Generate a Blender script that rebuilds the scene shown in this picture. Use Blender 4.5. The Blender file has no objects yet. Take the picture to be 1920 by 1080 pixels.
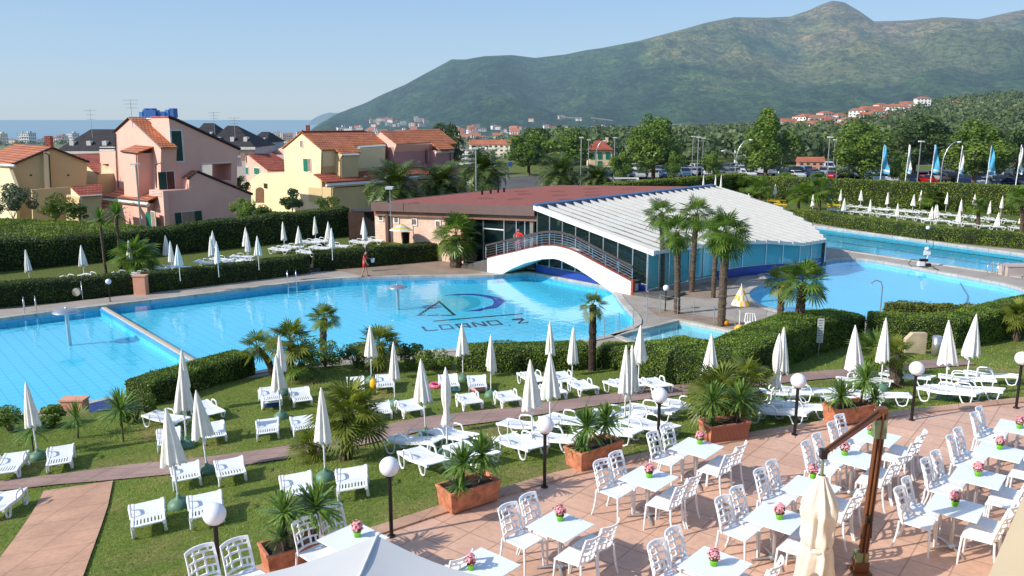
import bpy, bmesh, math, random
import numpy as np
from mathutils import Vector, Matrix, noise, geometry
random.seed(7); RNG = np.random.default_rng(11)
R = math.radians
SC = bpy.context.scene
COL = SC.collection
# ---------------------------------------------------------------- camera model (focal length in photo pixels)
F = 1550.0; CAMZ = 9.8; PITCH = math.atan(316/F); CP = math.cos(PITCH); SP = math.sin(PITCH)
def ray(px, py):
    u = (px-960)/F; v = (py-540)/F
    return Vector((u, CP-v*SP, -(SP+v*CP)))
def at(px, py, z=0.0):
    d = ray(px, py); t = (z-CAMZ)/d.z
    return Vector((d.x*t, d.y*t, z))
def atY(px, py, Y):
    d = ray(px, py); t = Y/d.y
    return Vector((d.x*t, Y, CAMZ+d.z*t))
def onplane(px, py, K, dr):
    """point where the sight line meets the vertical plane through K along horizontal direction dr"""
    d = ray(px, py); n = Vector((-dr[1], dr[0], 0)); K = Vector((K[0], K[1], 0))
    t = n.dot(K)/n.dot(d)
    return Vector((0, 0, CAMZ))+d*t
# ---------------------------------------------------------------- object helpers
def link(o, parent=None):
    COL.objects.link(o)
    if parent is not None: o.parent = parent
    return o
def tag(o, label=None, cat=None, group=None, kind=None):
    if label: o['label'] = label
    if cat: o['category'] = cat
    if group: o['group'] = group
    if kind: o['kind'] = kind
    return o
def thing(name, label, cat, loc=(0,0,0), rz=0, group=None):
    o = bpy.data.objects.new(name, None); link(o); o.empty_display_size = .3
    o.location = loc; o.rotation_euler = (0,0,rz)
    return tag(o, label, cat, group)
def dup(root, loc=None, rot=None, label=None, group=None, scale=None):
    r = root.copy(); COL.objects.link(r)
    if loc is not None: r.location = loc
    if rot is not None: r.rotation_euler = rot
    if scale is not None: r.scale = (scale,)*3 if not hasattr(scale, '__len__') else scale
    if label: r['label'] = label
    if group: r['group'] = group
    for ch in list(root.children):
        c = ch.copy(); COL.objects.link(c); c.parent = r
        for g in list(ch.children):
            d = g.copy(); COL.objects.link(d); d.parent = c
    return r
class MB:
    """mesh builder: verts, faces, per face material slot"""
    def __init__(s): s.v = []; s.f = []; s.m = []; s.smooth = []
    def add(s, vs, fs, mi=0, smooth=False):
        b = len(s.v); s.v.extend([tuple(p) for p in vs])
        for f in fs: s.f.append(tuple(i+b for i in f)); s.m.append(mi); s.smooth.append(smooth)
        return s
    def box(s, c, d, mi=0, rz=0, M=None):
        x, y, z = d[0]/2, d[1]/2, d[2]/2
        vs = [Vector((a*x, b*y, e*z)) for e in (-1,1) for b in (-1,1) for a in (-1,1)]
        if rz: q = Matrix.Rotation(rz, 3, 'Z'); vs = [q@v for v in vs]
        vs = [v+Vector(c) for v in vs]
        if M is not None: vs = [M@v for v in vs]
        return s.add(vs, [(0,2,3,1),(4,5,7,6),(0,1,5,4),(2,6,7,3),(0,4,6,2),(1,3,7,5)], mi)
    def tube(s, pts, r, n=8, mi=0, caps=True, smooth=True, squash=None):
        pts = [Vector(p) for p in pts]; N = len(pts); rs = r if hasattr(r, '__len__') else [r]*N
        vs = []; up = None
        for i, p in enumerate(pts):
            t = (pts[min(i+1,N-1)]-pts[max(i-1,0)])
            t = t.normalized() if t.length > 1e-9 else Vector((0,0,1))
            if up is None: up = Vector((0,0,1)) if abs(t.z) < .9 else Vector((1,0,0))
            a = t.cross(up);
            if a.length < 1e-6: a = t.cross(Vector((0,1,0)))
            a.normalize(); b = a.cross(t).normalized(); up = b
            for k in range(n):
                th = 2*math.pi*k/n
                q = (1,1) if squash is None else squash
                vs.append(p+(a*math.cos(th)*q[0]+b*math.sin(th)*q[1])*rs[i])
        fs = [(i*n+k, i*n+(k+1)%n, (i+1)*n+(k+1)%n, (i+1)*n+k) for i in range(N-1) for k in range(n)]
        s.add(vs, fs, mi, smooth)
        if caps: s.add(vs[:n], [tuple(range(n))][::-1], mi); s.add(vs[-n:], [tuple(range(n))[::-1]], mi)
        return s
    def lathe(s, prof, n=16, c=(0,0,0), mi=0, smooth=True, wob=None):
        vs = []
        for j, (r, z) in enumerate(prof):
            for k in range(n):
                th = 2*math.pi*k/n; rr = r*(wob(th, j, z) if wob else 1)
                vs.append((c[0]+rr*math.cos(th), c[1]+rr*math.sin(th), c[2]+z))
        fs = [(j*n+k, j*n+(k+1)%n, (j+1)*n+(k+1)%n, (j+1)*n+k) for j in range(len(prof)-1) for k in range(n)]
        return s.add(vs, fs, mi, smooth)
    def prism(s, poly, vec, mi=0, mtop=None):
        """poly: list of 3d points, extruded by vec"""
        n = len(poly); vec = Vector(vec); a = [Vector(p) for p in poly]; b = [p+vec for p in a]
        s.add(a+b, [tuple(range(n))[::-1], tuple(range(n, 2*n))]+[(i, (i+1)%n, n+(i+1)%n, n+i) for i in range(n)], mi)
        return s
    def quad(s, a, b, c, d, mi=0): return s.add([a,b,c,d], [(0,1,2,3)], mi)
    def mesh(s, name, mats):
        me = bpy.data.meshes.new(name); me.from_pydata(s.v, [], s.f)
        for m in (mats if isinstance(mats, (list,tuple)) else [mats]): me.materials.append(m)
        me.polygons.foreach_set('material_index', s.m); me.polygons.foreach_set('use_smooth', s.smooth)
        me.update(); return me
    def build(s, name, mats, parent=None, recalc=True):
        me = s.mesh(name, mats)
        if recalc:
            bm = bmesh.new(); bm.from_mesh(me); bmesh.ops.recalc_face_normals(bm, faces=bm.faces); bm.to_mesh(me); bm.free()
        return link(bpy.data.objects.new(name, me), parent)
def bevel(o, w=.01, seg=2):
    m = o.modifiers.new('b', 'BEVEL'); m.width = w; m.segments = seg; m.limit_method = 'ANGLE'; return o
def np_mesh(name, V, Fq, mat, parent=None, smooth=False, link_it=True):
    """V (n,3), Fq (m,k) arrays -> one mesh"""
    V = np.ascontiguousarray(V, dtype=np.float32); Fq = np.ascontiguousarray(Fq, dtype=np.int32)
    me = bpy.data.meshes.new(name); me.vertices.add(len(V)); me.vertices.foreach_set('co', V.ravel())
    k = Fq.shape[1]; me.loops.add(Fq.size); me.loops.foreach_set('vertex_index', Fq.ravel())
    me.polygons.add(len(Fq)); me.polygons.foreach_set('loop_start', np.arange(0, Fq.size, k, dtype=np.int32))
    me.polygons.foreach_set('loop_total', np.full(len(Fq), k, dtype=np.int32))
    if smooth: me.polygons.foreach_set('use_smooth', np.ones(len(Fq), dtype=bool))
    me.materials.append(mat); me.update(calc_edges=True)
    if not link_it: return me
    return link(bpy.data.objects.new(name, me), parent)
# ---------------------------------------------------------------- materials
def nmat(name):
    m = bpy.data.materials.new(name); m.use_nodes = True; nt = m.node_tree
    b = nt.nodes['Principled BSDF']; return m, nt, b, nt.nodes['Material Output']
def N(nt, typ, **kw):
    n = nt.nodes.new(typ)
    for k, v in kw.items():
        if k in n.inputs: n.inputs[k].default_value = v
        else: setattr(n, k, v)
    return n
def c4(c): return (c[0], c[1], c[2], 1)
def ramp(nt, fac, stops):
    r = nt.nodes.new('ShaderNodeValToRGB'); el = r.color_ramp.elements
    while len(el) < len(stops): el.new(.5)
    for e, (p, c) in zip(el, stops): e.position = p; e.color = c4(c)
    nt.links.new(fac, r.inputs[0]); return r.outputs[0]
def pos(nt): return nt.nodes.new('ShaderNodeNewGeometry').outputs['Position']
def objc(nt): return nt.nodes.new('ShaderNodeTexCoord').outputs['Object']
def noise_fac(nt, vec, scale, detail=4, rough=.55):
    n = N(nt, 'ShaderNodeTexNoise', Scale=scale, Detail=detail, Roughness=rough); nt.links.new(vec, n.inputs['Vector']); return n.outputs['Fac']
def mixc(nt, fac, a, b, mode='MIX'):
    n = nt.nodes.new('ShaderNodeMix'); n.data_type = 'RGBA'; n.blend_type = mode
    if isinstance(fac, float) or isinstance(fac, int): n.inputs[0].default_value = fac
    else: nt.links.new(fac, n.inputs[0])
    for i, x in ((6, a), (7, b)):
        if isinstance(x, (tuple, list)): n.inputs[i].default_value = c4(x)
        else: nt.links.new(x, n.inputs[i])
    return n.outputs[2]
def bump(nt, b, fac, st=.3, dist=.02):
    n = N(nt, 'ShaderNodeBump', Strength=st, Distance=dist); nt.links.new(fac, n.inputs['Height']); nt.links.new(n.outputs[0], b.inputs['Normal']); return n
def M(name, c, rough=.6, var=.15, scale=3., bst=0., bscale=40., metal=0., spec=.4, world=True, c2=None, detail=5):
    m, nt, b, o = nmat(name); vec = pos(nt) if world else objc(nt)
    f = noise_fac(nt, vec, scale, detail)
    lo = tuple(x*(1-var) for x in c); hi = tuple(min(1, x*(1+var)) for x in (c2 or c))
    nt.links.new(ramp(nt, f, [(.3, lo), (.7, hi)]), b.inputs['Base Color'])
    b.inputs['Roughness'].default_value = rough; b.inputs['Metallic'].default_value = metal
    b.inputs['Specular IOR Level'].default_value = spec
    if bst: bump(nt, b, noise_fac(nt, vec, bscale, 4), bst)
    return m
HAZE = (.31, .48, .66)  # glow colour mixed into far surfaces as painted haze
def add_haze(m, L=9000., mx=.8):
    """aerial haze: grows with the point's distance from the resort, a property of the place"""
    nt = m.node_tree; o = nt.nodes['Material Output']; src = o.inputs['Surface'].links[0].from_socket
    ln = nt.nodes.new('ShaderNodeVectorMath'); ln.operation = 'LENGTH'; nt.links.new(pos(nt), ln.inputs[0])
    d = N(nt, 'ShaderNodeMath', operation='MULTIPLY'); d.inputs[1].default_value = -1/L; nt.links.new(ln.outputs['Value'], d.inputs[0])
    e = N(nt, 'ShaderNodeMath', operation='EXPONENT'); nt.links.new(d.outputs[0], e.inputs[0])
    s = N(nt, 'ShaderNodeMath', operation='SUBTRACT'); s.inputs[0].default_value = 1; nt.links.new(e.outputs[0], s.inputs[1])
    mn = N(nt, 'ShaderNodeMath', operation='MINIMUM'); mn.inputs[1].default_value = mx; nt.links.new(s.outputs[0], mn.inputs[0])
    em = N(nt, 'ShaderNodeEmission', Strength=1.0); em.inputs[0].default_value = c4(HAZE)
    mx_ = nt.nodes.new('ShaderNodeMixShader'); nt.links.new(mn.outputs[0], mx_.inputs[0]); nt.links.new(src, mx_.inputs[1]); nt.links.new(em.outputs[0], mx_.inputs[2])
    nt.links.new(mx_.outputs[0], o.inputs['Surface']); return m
def leafmat(name, dark, light, scale=.8, trans=.35, rough=.5, haze=None, fine=14.):
    m, nt, b, o = nmat(name); p = pos(nt)
    oi = nt.nodes.new('ShaderNodeObjectInfo')
    f1 = noise_fac(nt, p, scale, 3); f2 = noise_fac(nt, p, fine, 2)
    a = N(nt, 'ShaderNodeMath', operation='MULTIPLY_ADD'); a.inputs[1].default_value = .55; nt.links.new(f1, a.inputs[0]); 
    h = N(nt, 'ShaderNodeMath', operation='MULTIPLY'); h.inputs[1].default_value = .45; nt.links.new(f2, h.inputs[0]); nt.links.new(h.outputs[0], a.inputs[2])
    c = ramp(nt, a.outputs[0], [(.36, dark), (.64, light)])
    nt.links.new(c, b.inputs['Base Color']); b.inputs['Roughness'].default_value = rough; b.inputs['Specular IOR Level'].default_value = .3
    t = nt.nodes.new('ShaderNodeBsdfTranslucent'); tc = mixc(nt, 1., c, (1.3, 1.5, .5), 'MULTIPLY'); nt.links.new(tc, t.inputs[0])
    mx = nt.nodes.new('ShaderNodeMixShader'); mx.inputs[0].default_value = trans
    nt.links.new(b.outputs[0], mx.inputs[1]); nt.links.new(t.outputs[0], mx.inputs[2]); nt.links.new(mx.outputs[0], o.inputs['Surface'])
    if haze: add_haze(m, haze)
    return m
def xy_rot(nt, ang, sx=1., sy=1.):
    mp = N(nt, 'ShaderNodeMapping'); mp.inputs['Rotation'].default_value = (0,0,ang); mp.inputs['Scale'].default_value = (sx, sy, 1)
    nt.links.new(pos(nt), mp.inputs[0]); return mp.outputs[0]
def brick(nt, vec, c1, c2, mortar, w=.5, h=.5, ms=.01, offset=0., scale=1.):
    b = N(nt, 'ShaderNodeTexBrick'); b.offset = offset; b.squash = 1
    b.inputs['Color1'].default_value = c4(c1); b.inputs['Color2'].default_value = c4(c2); b.inputs['Mortar'].default_value = c4(mortar)
    b.inputs['Scale'].default_value = scale; b.inputs['Mortar Size'].default_value = ms; b.inputs['Mortar Smooth'].default_value = .1
    b.inputs['Bias'].default_value = 0; b.inputs['Brick Width'].default_value = w; b.inputs['Row Height'].default_value = h
    nt.links.new(vec, b.inputs[0]); return b
def tiled(name, c1, c2, mortar, ang, w, h, ms=.01, offset=0., rough=.6, dirt=.25, bst=.2, spec=.4):
    m, nt, b, o = nmat(name); br = brick(nt, xy_rot(nt, ang), c1, c2, mortar, w, h, ms, offset)
    n = noise_fac(nt, pos(nt), .7, 5); n2 = noise_fac(nt, pos(nt), 9, 4)
    c = mixc(nt, 1., br.outputs[0], ramp(nt, n, [(.3, (1-dirt,)*3), (.7, (1.08,)*3)]), 'MULTIPLY')
    c = mixc(nt, 1., c, ramp(nt, n2, [(.3, (1-dirt*.6,)*3), (.65, (1.04,)*3)]), 'MULTIPLY')
    nt.links.new(c, b.inputs['Base Color']); b.inputs['Roughness'].default_value = rough; b.inputs['Specular IOR Level'].default_value = spec
    if bst: 
        iv = N(nt, 'ShaderNodeMath', operation='SUBTRACT'); iv.inputs[0].default_value = 1; nt.links.new(br.outputs['Fac'], iv.inputs[1]); bump(nt, b, iv.outputs[0], bst, .01)
    return m
WHITE = M('white_plastic', (.80,.81,.82), .35, .04, 6)
WHITE_PAINT = M('white_render', (.80,.79,.77), .7, .05, 1.5, .1, 60)
CANVAS = M('cream_canvas', (.80,.765,.69), .85, .07, 5, .15, 90)
CANVAS2 = M('cream_canvas_big', (.73,.65,.53), .85, .08, 4, .25, 40, world=False)
CANVAS_W = M('white_canvas', (.58,.575,.56), .8, .03, 2, .1, 120)
POLE_W = M('white_pole', (.75,.75,.74), .35, .03, 2)
GREENP = M('green_base', (.10,.20,.13), .5, .2, 5)
BLACK = M('black_metal', (.012,.010,.010), .35, .2, 5)
STEEL = M('steel', (.55,.55,.56), .3, .1, 5, metal=.8)
CHROME = M('chrome', (.7,.7,.72), .12, .05, 5, metal=1.)
TERRA = M('terracotta', (.42,.15,.07), .75, .3, 7, .3, 30, c2=(.50,.19,.10))
SOIL = M('soil', (.035,.022,.015), .95, .4, 30, .8, 40)
BROWN = M('brown_metal', (.15,.055,.022), .4, .15, 4)
TABLE = M('table_white', (.76,.79,.81), .35, .03, 2)
GLOBE = M('globe_glass', (.80,.80,.83), .25, .02, 2, spec=.6)
DARK_GREEN = M('green_shutter', (.008,.05,.035), .5, .2, 8)
RECESS_SHADE = M('dark_opening', (.02,.02,.022), .6, .3, 6)  # near-black colour stands in for the shade inside an opening
# ================================================================ camera, sky, sun
cam = bpy.data.cameras.new('camera'); camo = bpy.data.objects.new('camera', cam); link(camo)
cam.sensor_width = 36; cam.lens = 36*F/1920; cam.clip_start = .1; cam.clip_end = 150000
camo.location = (0, 0, CAMZ); camo.rotation_euler = (math.pi/2-PITCH, 0, 0); SC.camera = camo
SC.view_settings.view_transform = 'Standard'; SC.view_settings.look = 'None'; SC.view_settings.exposure = 0
W = bpy.data.worlds.new('World'); SC.world = W; W.use_nodes = True
SUN_EL, SUN_AZ = R(33), R(248)
nt = W.node_tree; sky = nt.nodes.new('ShaderNodeTexSky'); sky.sky_type = 'NISHITA'; sky.sun_disc = False
sky.sun_elevation = SUN_EL; sky.sun_rotation = SUN_AZ; sky.altitude = 50; sky.air_density = 1.0; sky.dust_density = .6; sky.ozone_density = 1.5
bg = nt.nodes['Background']; bg.inputs[1].default_value = .235; 
tc = nt.nodes.new('ShaderNodeTexCoord'); sz = nt.nodes.new('ShaderNodeSeparateXYZ'); nt.links.new(tc.outputs['Generated'], sz.inputs[0])
hz_ = ramp(nt, sz.outputs[2], [(0., (.9,)*3), (.16, (.85,)*3), (.55, (0,0,0))])
nt.links.new(mixc(nt, hz_, sky.outputs[0], ramp(nt, sz.outputs[2], [(0., (2.1,2.62,3.08)), (.07, (1.65,2.4,3.3)), (.15, (1.3,2.15,3.3))])), bg.inputs[0])
sun = bpy.data.lights.new('sun', 'SUN'); sun.energy = 5.3; sun.angle = R(.5); sun.color = (1, .94, .84)
suno = link(bpy.data.objects.new('sun', sun)); sd = Vector((math.sin(SUN_AZ)*math.cos(SUN_EL), math.cos(SUN_AZ)*math.cos(SUN_EL), math.sin(SUN_EL)))
suno.rotation_euler = sd.to_track_quat('Z', 'Y').to_euler(); suno.location = (-60,-30,60)
cy = SC.cycles; cy.max_bounces = 6; cy.diffuse_bounces = 3; cy.transparent_max_bounces = 12; cy.glossy_bounces = 3
cy.caustics_reflective = False; cy.caustics_refractive = False; cy.use_denoising = True
# ================================================================ ground shape
TE = [Vector(p) for p in [(-16,1.5),(-8,8.2),(-4.97,11.05),(-3.84,12.06),(-2.36,13.2),(-1.29,14.01),(.97,15.5),(3.34,16.72),(5.31,17.6),(7.48,18.43),(9.71,19.16),(12.91,20.02),(18,21.1),(26,22.3),(40,23.5)]]
def seg_sd(x, y):
    """signed distance from the terrace edge (positive on the lawn side)"""
    best = 1e9; sg = 1
    for a, b in zip(TE, TE[1:]):
        dx, dy = b.x-a.x, b.y-a.y; L = dx*dx+dy*dy; t = max(0, min(1, ((x-a.x)*dx+(y-a.y)*dy)/L))
        qx, qy = a.x+dx*t, a.y+dy*t; d = math.hypot(x-qx, y-qy)
        if d < best-1e-9: best = d; sg = 1 if dx*(y-a.y)-dy*(x-a.x) > 0 else -1
    return best*sg
def sstep(a, b, x):
    t = max(0, min(1, (x-a)/(b-a))); return t*t*(3-2*t)
def garden_z(x, y):
    s = seg_sd(x, y)
    if s <= 0: return 2.8
    z = 2.8-.205*s
    if z < .9: z = .12+(z-.12)*.0+0.78*math.exp((z-.9)/.78) if z > -6 else .12
    return z-.02
def garden_at(px, py, dz=0.):
    """ground point under a sight line, for something dz above the lawn"""
    d = ray(px, py); t0, t1 = 8., 70.; f = lambda t: CAMZ+d.z*t-dz-garden_z(d.x*t, d.y*t)
    for t in np.arange(8, 70, .5):
        if f(t) < 0: t0, t1 = t-.5, t; break
    for _ in range(25):
        m = (t0+t1)/2
        if f(m) > 0: t0 = m
        else: t1 = m
    x, y = d.x*t1, d.y*t1; return Vector((x, y, garden_z(x, y)))
def lawn_z(x, y):      # raised lawn beyond the big pool
    return .55+.012*max(0, x+30)+.02*max(0, y-50)
# ================================================================ pool outlines
def smooth_poly(P, n=1, closed=True):
    for _ in range(n):
        Q = []; L = len(P)
        for i in range(L):
            a, b = P[i], P[(i+1) % L]; Q += [a*.75+b*.25, a*.25+b*.75]
        P = Q
    return P
V2 = lambda p: Vector((p[0], p[1]))
MAINP = [V2(p) for p in [(-40,28),(-25.67,40.31),(-21.78,43.34),(-17.18,46.53),(-13.92,49.2),(-12,50.5),(-10.2,51.2),(-6.34,51.75),(-1.6,51.82),(.2,52.6),(1.25,53.05),(4.15,49.95),(5.6,48.5),(5.95,46.5),(5.9,45.2),(6.0,43),(6.2,40.5),(5.9,38.8),(3.87,36.31),(1.,35.3),(-2.31,34.7),(-5,34.2),(-7.98,33.0),(-13.05,29.27),(-16.04,27.03),(-17.15,26.25),(-24,21),(-40,16)]]
rpx = [(1549,489),(1612,484),(1687,497),(1762,511),(1837,524),(1894,535),(1935,550)]
RIGHTP = [V2(at(*p)) for p in rpx]+[V2(p) for p in [(31.5,45.5),(31.3,43.2),(29.5,41.2),(26.4,40.2),(22.,39.5),(18.2,39.4),(15.8,40.1),(14.39,41.35),(13.56,42.7),(13.2,44.4),(13.56,46.53),(14.5,48.3),(15.9,49.7),(15.95,51.5),(16.2,52.4),(18.8,53.7),(21.,55.5)]]
l0, l1 = at(1539,425), at(1925,477.5); lq = at(1905,518)
LAPP = [V2(p) for p in [(l0+(l0-l1)*.12), l1+(l1-l0)*.02, lq, at(1860,510), at(1725,490), at(1552,465), (20.5,68.5)]]
SMALLP = [V2(p) for p in [at(1273,602), at(1400,628), at(1352,646), (6.8,33.4), at(1160,630)]]
# ================================================================ sheets
def sheet(name, outer, holes, zf, mat, step=None, extra=None, kind='structure', clip=None):
    pts = []; edges = []
    def ring(P, zd=1):
        b = len(pts); pts.extend([Vector((p[0], p[1])) for p in P]); n = len(P)
        edges.extend([(b+i, b+(i+1) % n) for i in range(n)])
    ring(outer)
    for h in holes: ring(h)
    def inside(P, x, y):
        c = False; j = len(P)-1
        for i in range(len(P)):
            xi, yi, xj, yj = P[i][0], P[i][1], P[j][0], P[j][1]
            if (yi > y) != (yj > y) and x < (xj-xi)*(y-yi)/(yj-yi)+xi: c = not c
            j = i
        return c
    if step:
        xs = [p[0] for p in outer]; ys = [p[1] for p in outer]
        x = min(xs)+step/2
        while x < max(xs):
            y = min(ys)+step/2
            while y < max(ys):
                if inside(outer, x, y): pts.append(Vector((x+random.uniform(-.1,.1)*step, y+random.uniform(-.1,.1)*step)))
                y += step
            x += step
    if extra: pts.extend([Vector(e) for e in extra])
    vo, eo, fo, *_ = geometry.delaunay_2d_cdt(pts, edges, [], 0, 1e-5)
    fs = []
    for f in fo:
        cx = sum(vo[i][0] for i in f)/len(f); cy_ = sum(vo[i][1] for i in f)/len(f)
        if inside(outer, cx, cy_) and not any(inside(h, cx, cy_) for h in holes): fs.append(tuple(f))
    z = zf if callable(zf) else (lambda a, b: zf)
    me = bpy.data.meshes.new(name); me.from_pydata([(v[0], v[1], z(v[0], v[1])) for v in vo], [], fs)
    me.materials.append(mat); me.update()
    bm = bmesh.new(); bm.from_mesh(me)
    bmesh.ops.delete(bm, geom=[v for v in bm.verts if not v.link_faces], context='VERTS')
    for f in bm.faces:
        if f.normal.z < 0: f.normal_flip()
        f.smooth = True
    bm.to_mesh(me); bm.free()
    o = link(bpy.data.objects.new(name, me)); 
    if kind: o['kind'] = kind
    return o
# -- materials of the ground
def grassmat(name, dark, mid, dry, sc=.35, dryamt=.6):
    m, nt, b, o = nmat(name); p = pos(nt)
    n1 = noise_fac(nt, p, sc, 6, .62); n2 = noise_fac(nt, p, 14, 5, .7); n3 = noise_fac(nt, p, 60, 3, .7)
    c = ramp(nt, n1, [(.36, mid), (dryamt, mid), (dryamt+.12, dry)])
    c = mixc(nt, 1., c, ramp(nt, n2, [(.32, (.45,.5,.4)), (.62, (1.25,1.2,1.1))]), 'MULTIPLY')
    c = mixc(nt, 1., c, ramp(nt, n3, [(.35, (.6,.6,.6)), (.65, (1.3,1.3,1.3))]), 'MULTIPLY')
    nt.links.new(c, b.inputs['Base Color']); b.inputs['Roughness'].default_value = .9; b.inputs['Specular IOR Level'].default_value = .15
    bump(nt, b, n3, 1., .03); return m
LAWN = grassmat('lawn_grass', (.03,.06,.012), (.17,.23,.05), (.33,.27,.12), .3, .53)
LAWN2 = grassmat('far_lawn', (.03,.06,.012), (.13,.165,.045), (.16,.13,.06), .2)
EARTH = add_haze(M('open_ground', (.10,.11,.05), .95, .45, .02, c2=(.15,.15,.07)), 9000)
DECK = M('deck_concrete', (.34,.30,.26), .8, .14, .8, .15, 50)
DECKB = tiled('deck_pinkish', (.36,.27,.20), (.33,.235,.175), (.20,.16,.13), .78, .3, .3, .012, rough=.7)
COPE = tiled('pool_coping', (.52,.48,.42), (.47,.44,.39), (.33,.30,.27), .75, .5, .5, .012, rough=.6)
TERR = tiled('terrace_tiles', (.69,.43,.31), (.645,.395,.28), (.40,.25,.18), R(-52), .62, .62, .012, rough=.55, dirt=.2)
PATH = tiled('path_slabs', (.36,.235,.195), (.33,.215,.18), (.19,.13,.11), R(10), .95, .62, .014, rough=.8)
PATH2 = tiled('walk_slabs', (.56,.32,.21), (.52,.295,.195), (.30,.19,.13), R(-4), 1.0, 1.0, .012, rough=.8)
KERB = tiled('terrace_kerb', (.58,.36,.24), (.52,.31,.21), (.33,.2,.14), R(25), .9, .9, .01, rough=.7)
ASPH = M('asphalt', (.085,.083,.08), .9, .25, .3, .2, 30)
# pool interior tiles
def poolmat(name, c, line, ang, w, ms=.012, band=None, bandz=-.3):
    m, nt, b, o = nmat(name); br = brick(nt, xy_rot(nt, ang), c, tuple(x*.96 for x in c), line, w, w, ms)
    n = noise_fac(nt, pos(nt), .15, 3); col = mixc(nt, 1., br.outputs[0], ramp(nt, n, [(.3, (.93,.96,.98)), (.7, (1.05,1.03,1.02))]), 'MULTIPLY')
    # painted caustic web for the tiles; its output is left unlinked
    vo = N(nt, 'ShaderNodeTexVoronoi', Scale=1.6); vo.feature = 'DISTANCE_TO_EDGE'
    wv = nt.nodes.new('ShaderNodeTexNoise'); wv.inputs['Scale'].default_value = .9; nt.links.new(pos(nt), wv.inputs[0])
    ad = nt.nodes.new('ShaderNodeVectorMath'); ad.operation = 'ADD'; nt.links.new(pos(nt), ad.inputs[0]); nt.links.new(wv.outputs['Color'], ad.inputs[1]); nt.links.new(ad.outputs[0], vo.inputs['Vector'])
    if band:
        sx = nt.nodes.new('ShaderNodeSeparateXYZ'); nt.links.new(pos(nt), sx.inputs[0])
        g = N(nt, 'ShaderNodeMath', operation='GREATER_THAN'); g.inputs[1].default_value = bandz; nt.links.new(sx.outputs[2], g.inputs[0])
        col = mixc(nt, g.outputs[0], col, band)
    nt.links.new(col, b.inputs['Base Color']); b.inputs['Roughness'].default_value = .4; b.inputs['Specular IOR Level'].default_value = .2
    return m
PF1 = poolmat('pool_tiles', (.13,.68,.88), (.07,.48,.74), R(50), .5, .02, (.10,.42,.66), -.28)
PF2 = poolmat('round_pool_liner', (.20,.66,.90), (.195,.645,.885), R(20), 1.5, .01, (.12,.42,.72), -.2)
PF3 = poolmat('lap_pool_tiles', (.06,.50,.68), (.05,.45,.64), R(-47), .25, .01, (.10,.42,.60), -.3)
PF4 = poolmat('splash_pool_tiles', (.30,.62,.68), (.25,.55,.62), R(-40), .25, .01, (.35,.60,.66), -.15)
NAVY = M('navy_tiles', (.02,.05,.28), .35, .15, 5)
def watermat(name, tint, bs=.12, sc=2.2):
    m, nt, b, o = nmat(name); nt.nodes.remove(b)
    tr = nt.nodes.new('ShaderNodeBsdfTransparent'); tr.inputs[0].default_value = c4(tint)
    gl = nt.nodes.new('ShaderNodeBsdfGlossy'); gl.inputs['Roughness'].default_value = .02; gl.inputs[0].default_value = (.95,.97,1,1)
    mx = nt.nodes.new('ShaderNodeMixShader'); ge = nt.nodes.new('ShaderNodeNewGeometry')
    n1 = noise_fac(nt, pos(nt), sc, 3, .5); n2 = noise_fac(nt, pos(nt), .35, 2)
    mm = N(nt, 'ShaderNodeMath', operation='MULTIPLY'); nt.links.new(n1, mm.inputs[0]); nt.links.new(n2, mm.inputs[1])
    bp = N(nt, 'ShaderNodeBump', Strength=bs, Distance=.05); nt.links.new(mm.outputs[0], bp.inputs['Height'])
    nt.links.new(bp.outputs[0], gl.inputs['Normal'])
    # Schlick reflectance, the same from above and from below
    dt = nt.nodes.new('ShaderNodeVectorMath'); dt.operation = 'DOT_PRODUCT'; nt.links.new(bp.outputs[0], dt.inputs[0]); nt.links.new(ge.outputs['Incoming'], dt.inputs[1])
    def mt(op, a, bv=None):
        n = N(nt, 'ShaderNodeMath', operation=op)
        for i, x in enumerate((a, bv)):
            if x is None: continue
            if isinstance(x, (int, float)): n.inputs[i].default_value = x
            else: nt.links.new(x, n.inputs[i])
        return n.outputs[0]
    fr = mt('ADD', mt('MULTIPLY', mt('POWER', mt('SUBTRACT', 1., mt('ABSOLUTE', dt.outputs['Value'])), 5.), .9), .02)
    nt.links.new(fr, mx.inputs[0]); nt.links.new(tr.outputs[0], mx.inputs[1]); nt.links.new(gl.outputs[0], mx.inputs[2])
    nt.links.new(mx.outputs[0], o.inputs['Surface']); return m
WAT = watermat('pool_water', (.80,.93,.96), .45)
# ================================================================ pools
def pool(nm, outl, depth, fm, wz, wm=None, wallmat=None):
    sheet(nm+'_floor', outl, [], -depth, fm)
    mb = MB(); n = len(outl)
    for i in range(n):
        a, b = outl[i], outl[(i+1) % n]
        mb.quad((a[0],a[1],-depth), (b[0],b[1],-depth), (b[0],b[1],.0), (a[0],a[1],.0))
    tag(mb.build(nm+'_wall', wallmat or fm, None, recalc=False), kind='structure')
    sheet(nm+'_water', outl, [], wz, wm or WAT)
MAINS = smooth_poly(MAINP, 1); RIGHTS = smooth_poly(RIGHTP, 2)
pool('big_pool', MAINS, .5, PF1, -.1)
pool('round_pool', RIGHTS, .5, PF2, -.1)
pool('lap_pool', LAPP, .45, PF3, -.1)
pool('splash_pool', SMALLP, .35, PF4, .0-.06)
def offset(P, d):
    n = len(P); out = []; ar = sum(P[i][0]*P[(i+1)%n][1]-P[(i+1)%n][0]*P[i][1] for i in range(n)); sg = 1 if ar > 0 else -1
    for i in range(n):
        a, b, c = P[i-1], P[i], P[(i+1) % n]; e1 = (b-a).normalized(); e2 = (c-b).normalized()
        n1 = Vector((e1.y, -e1.x))*sg; n2 = Vector((e2.y, -e2.x))*sg; m = (n1+n2)
        m = m/max(.5, m.length_squared/2) if m.length > 1e-6 else n1
        out.append(b+m*d)
    return out
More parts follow.
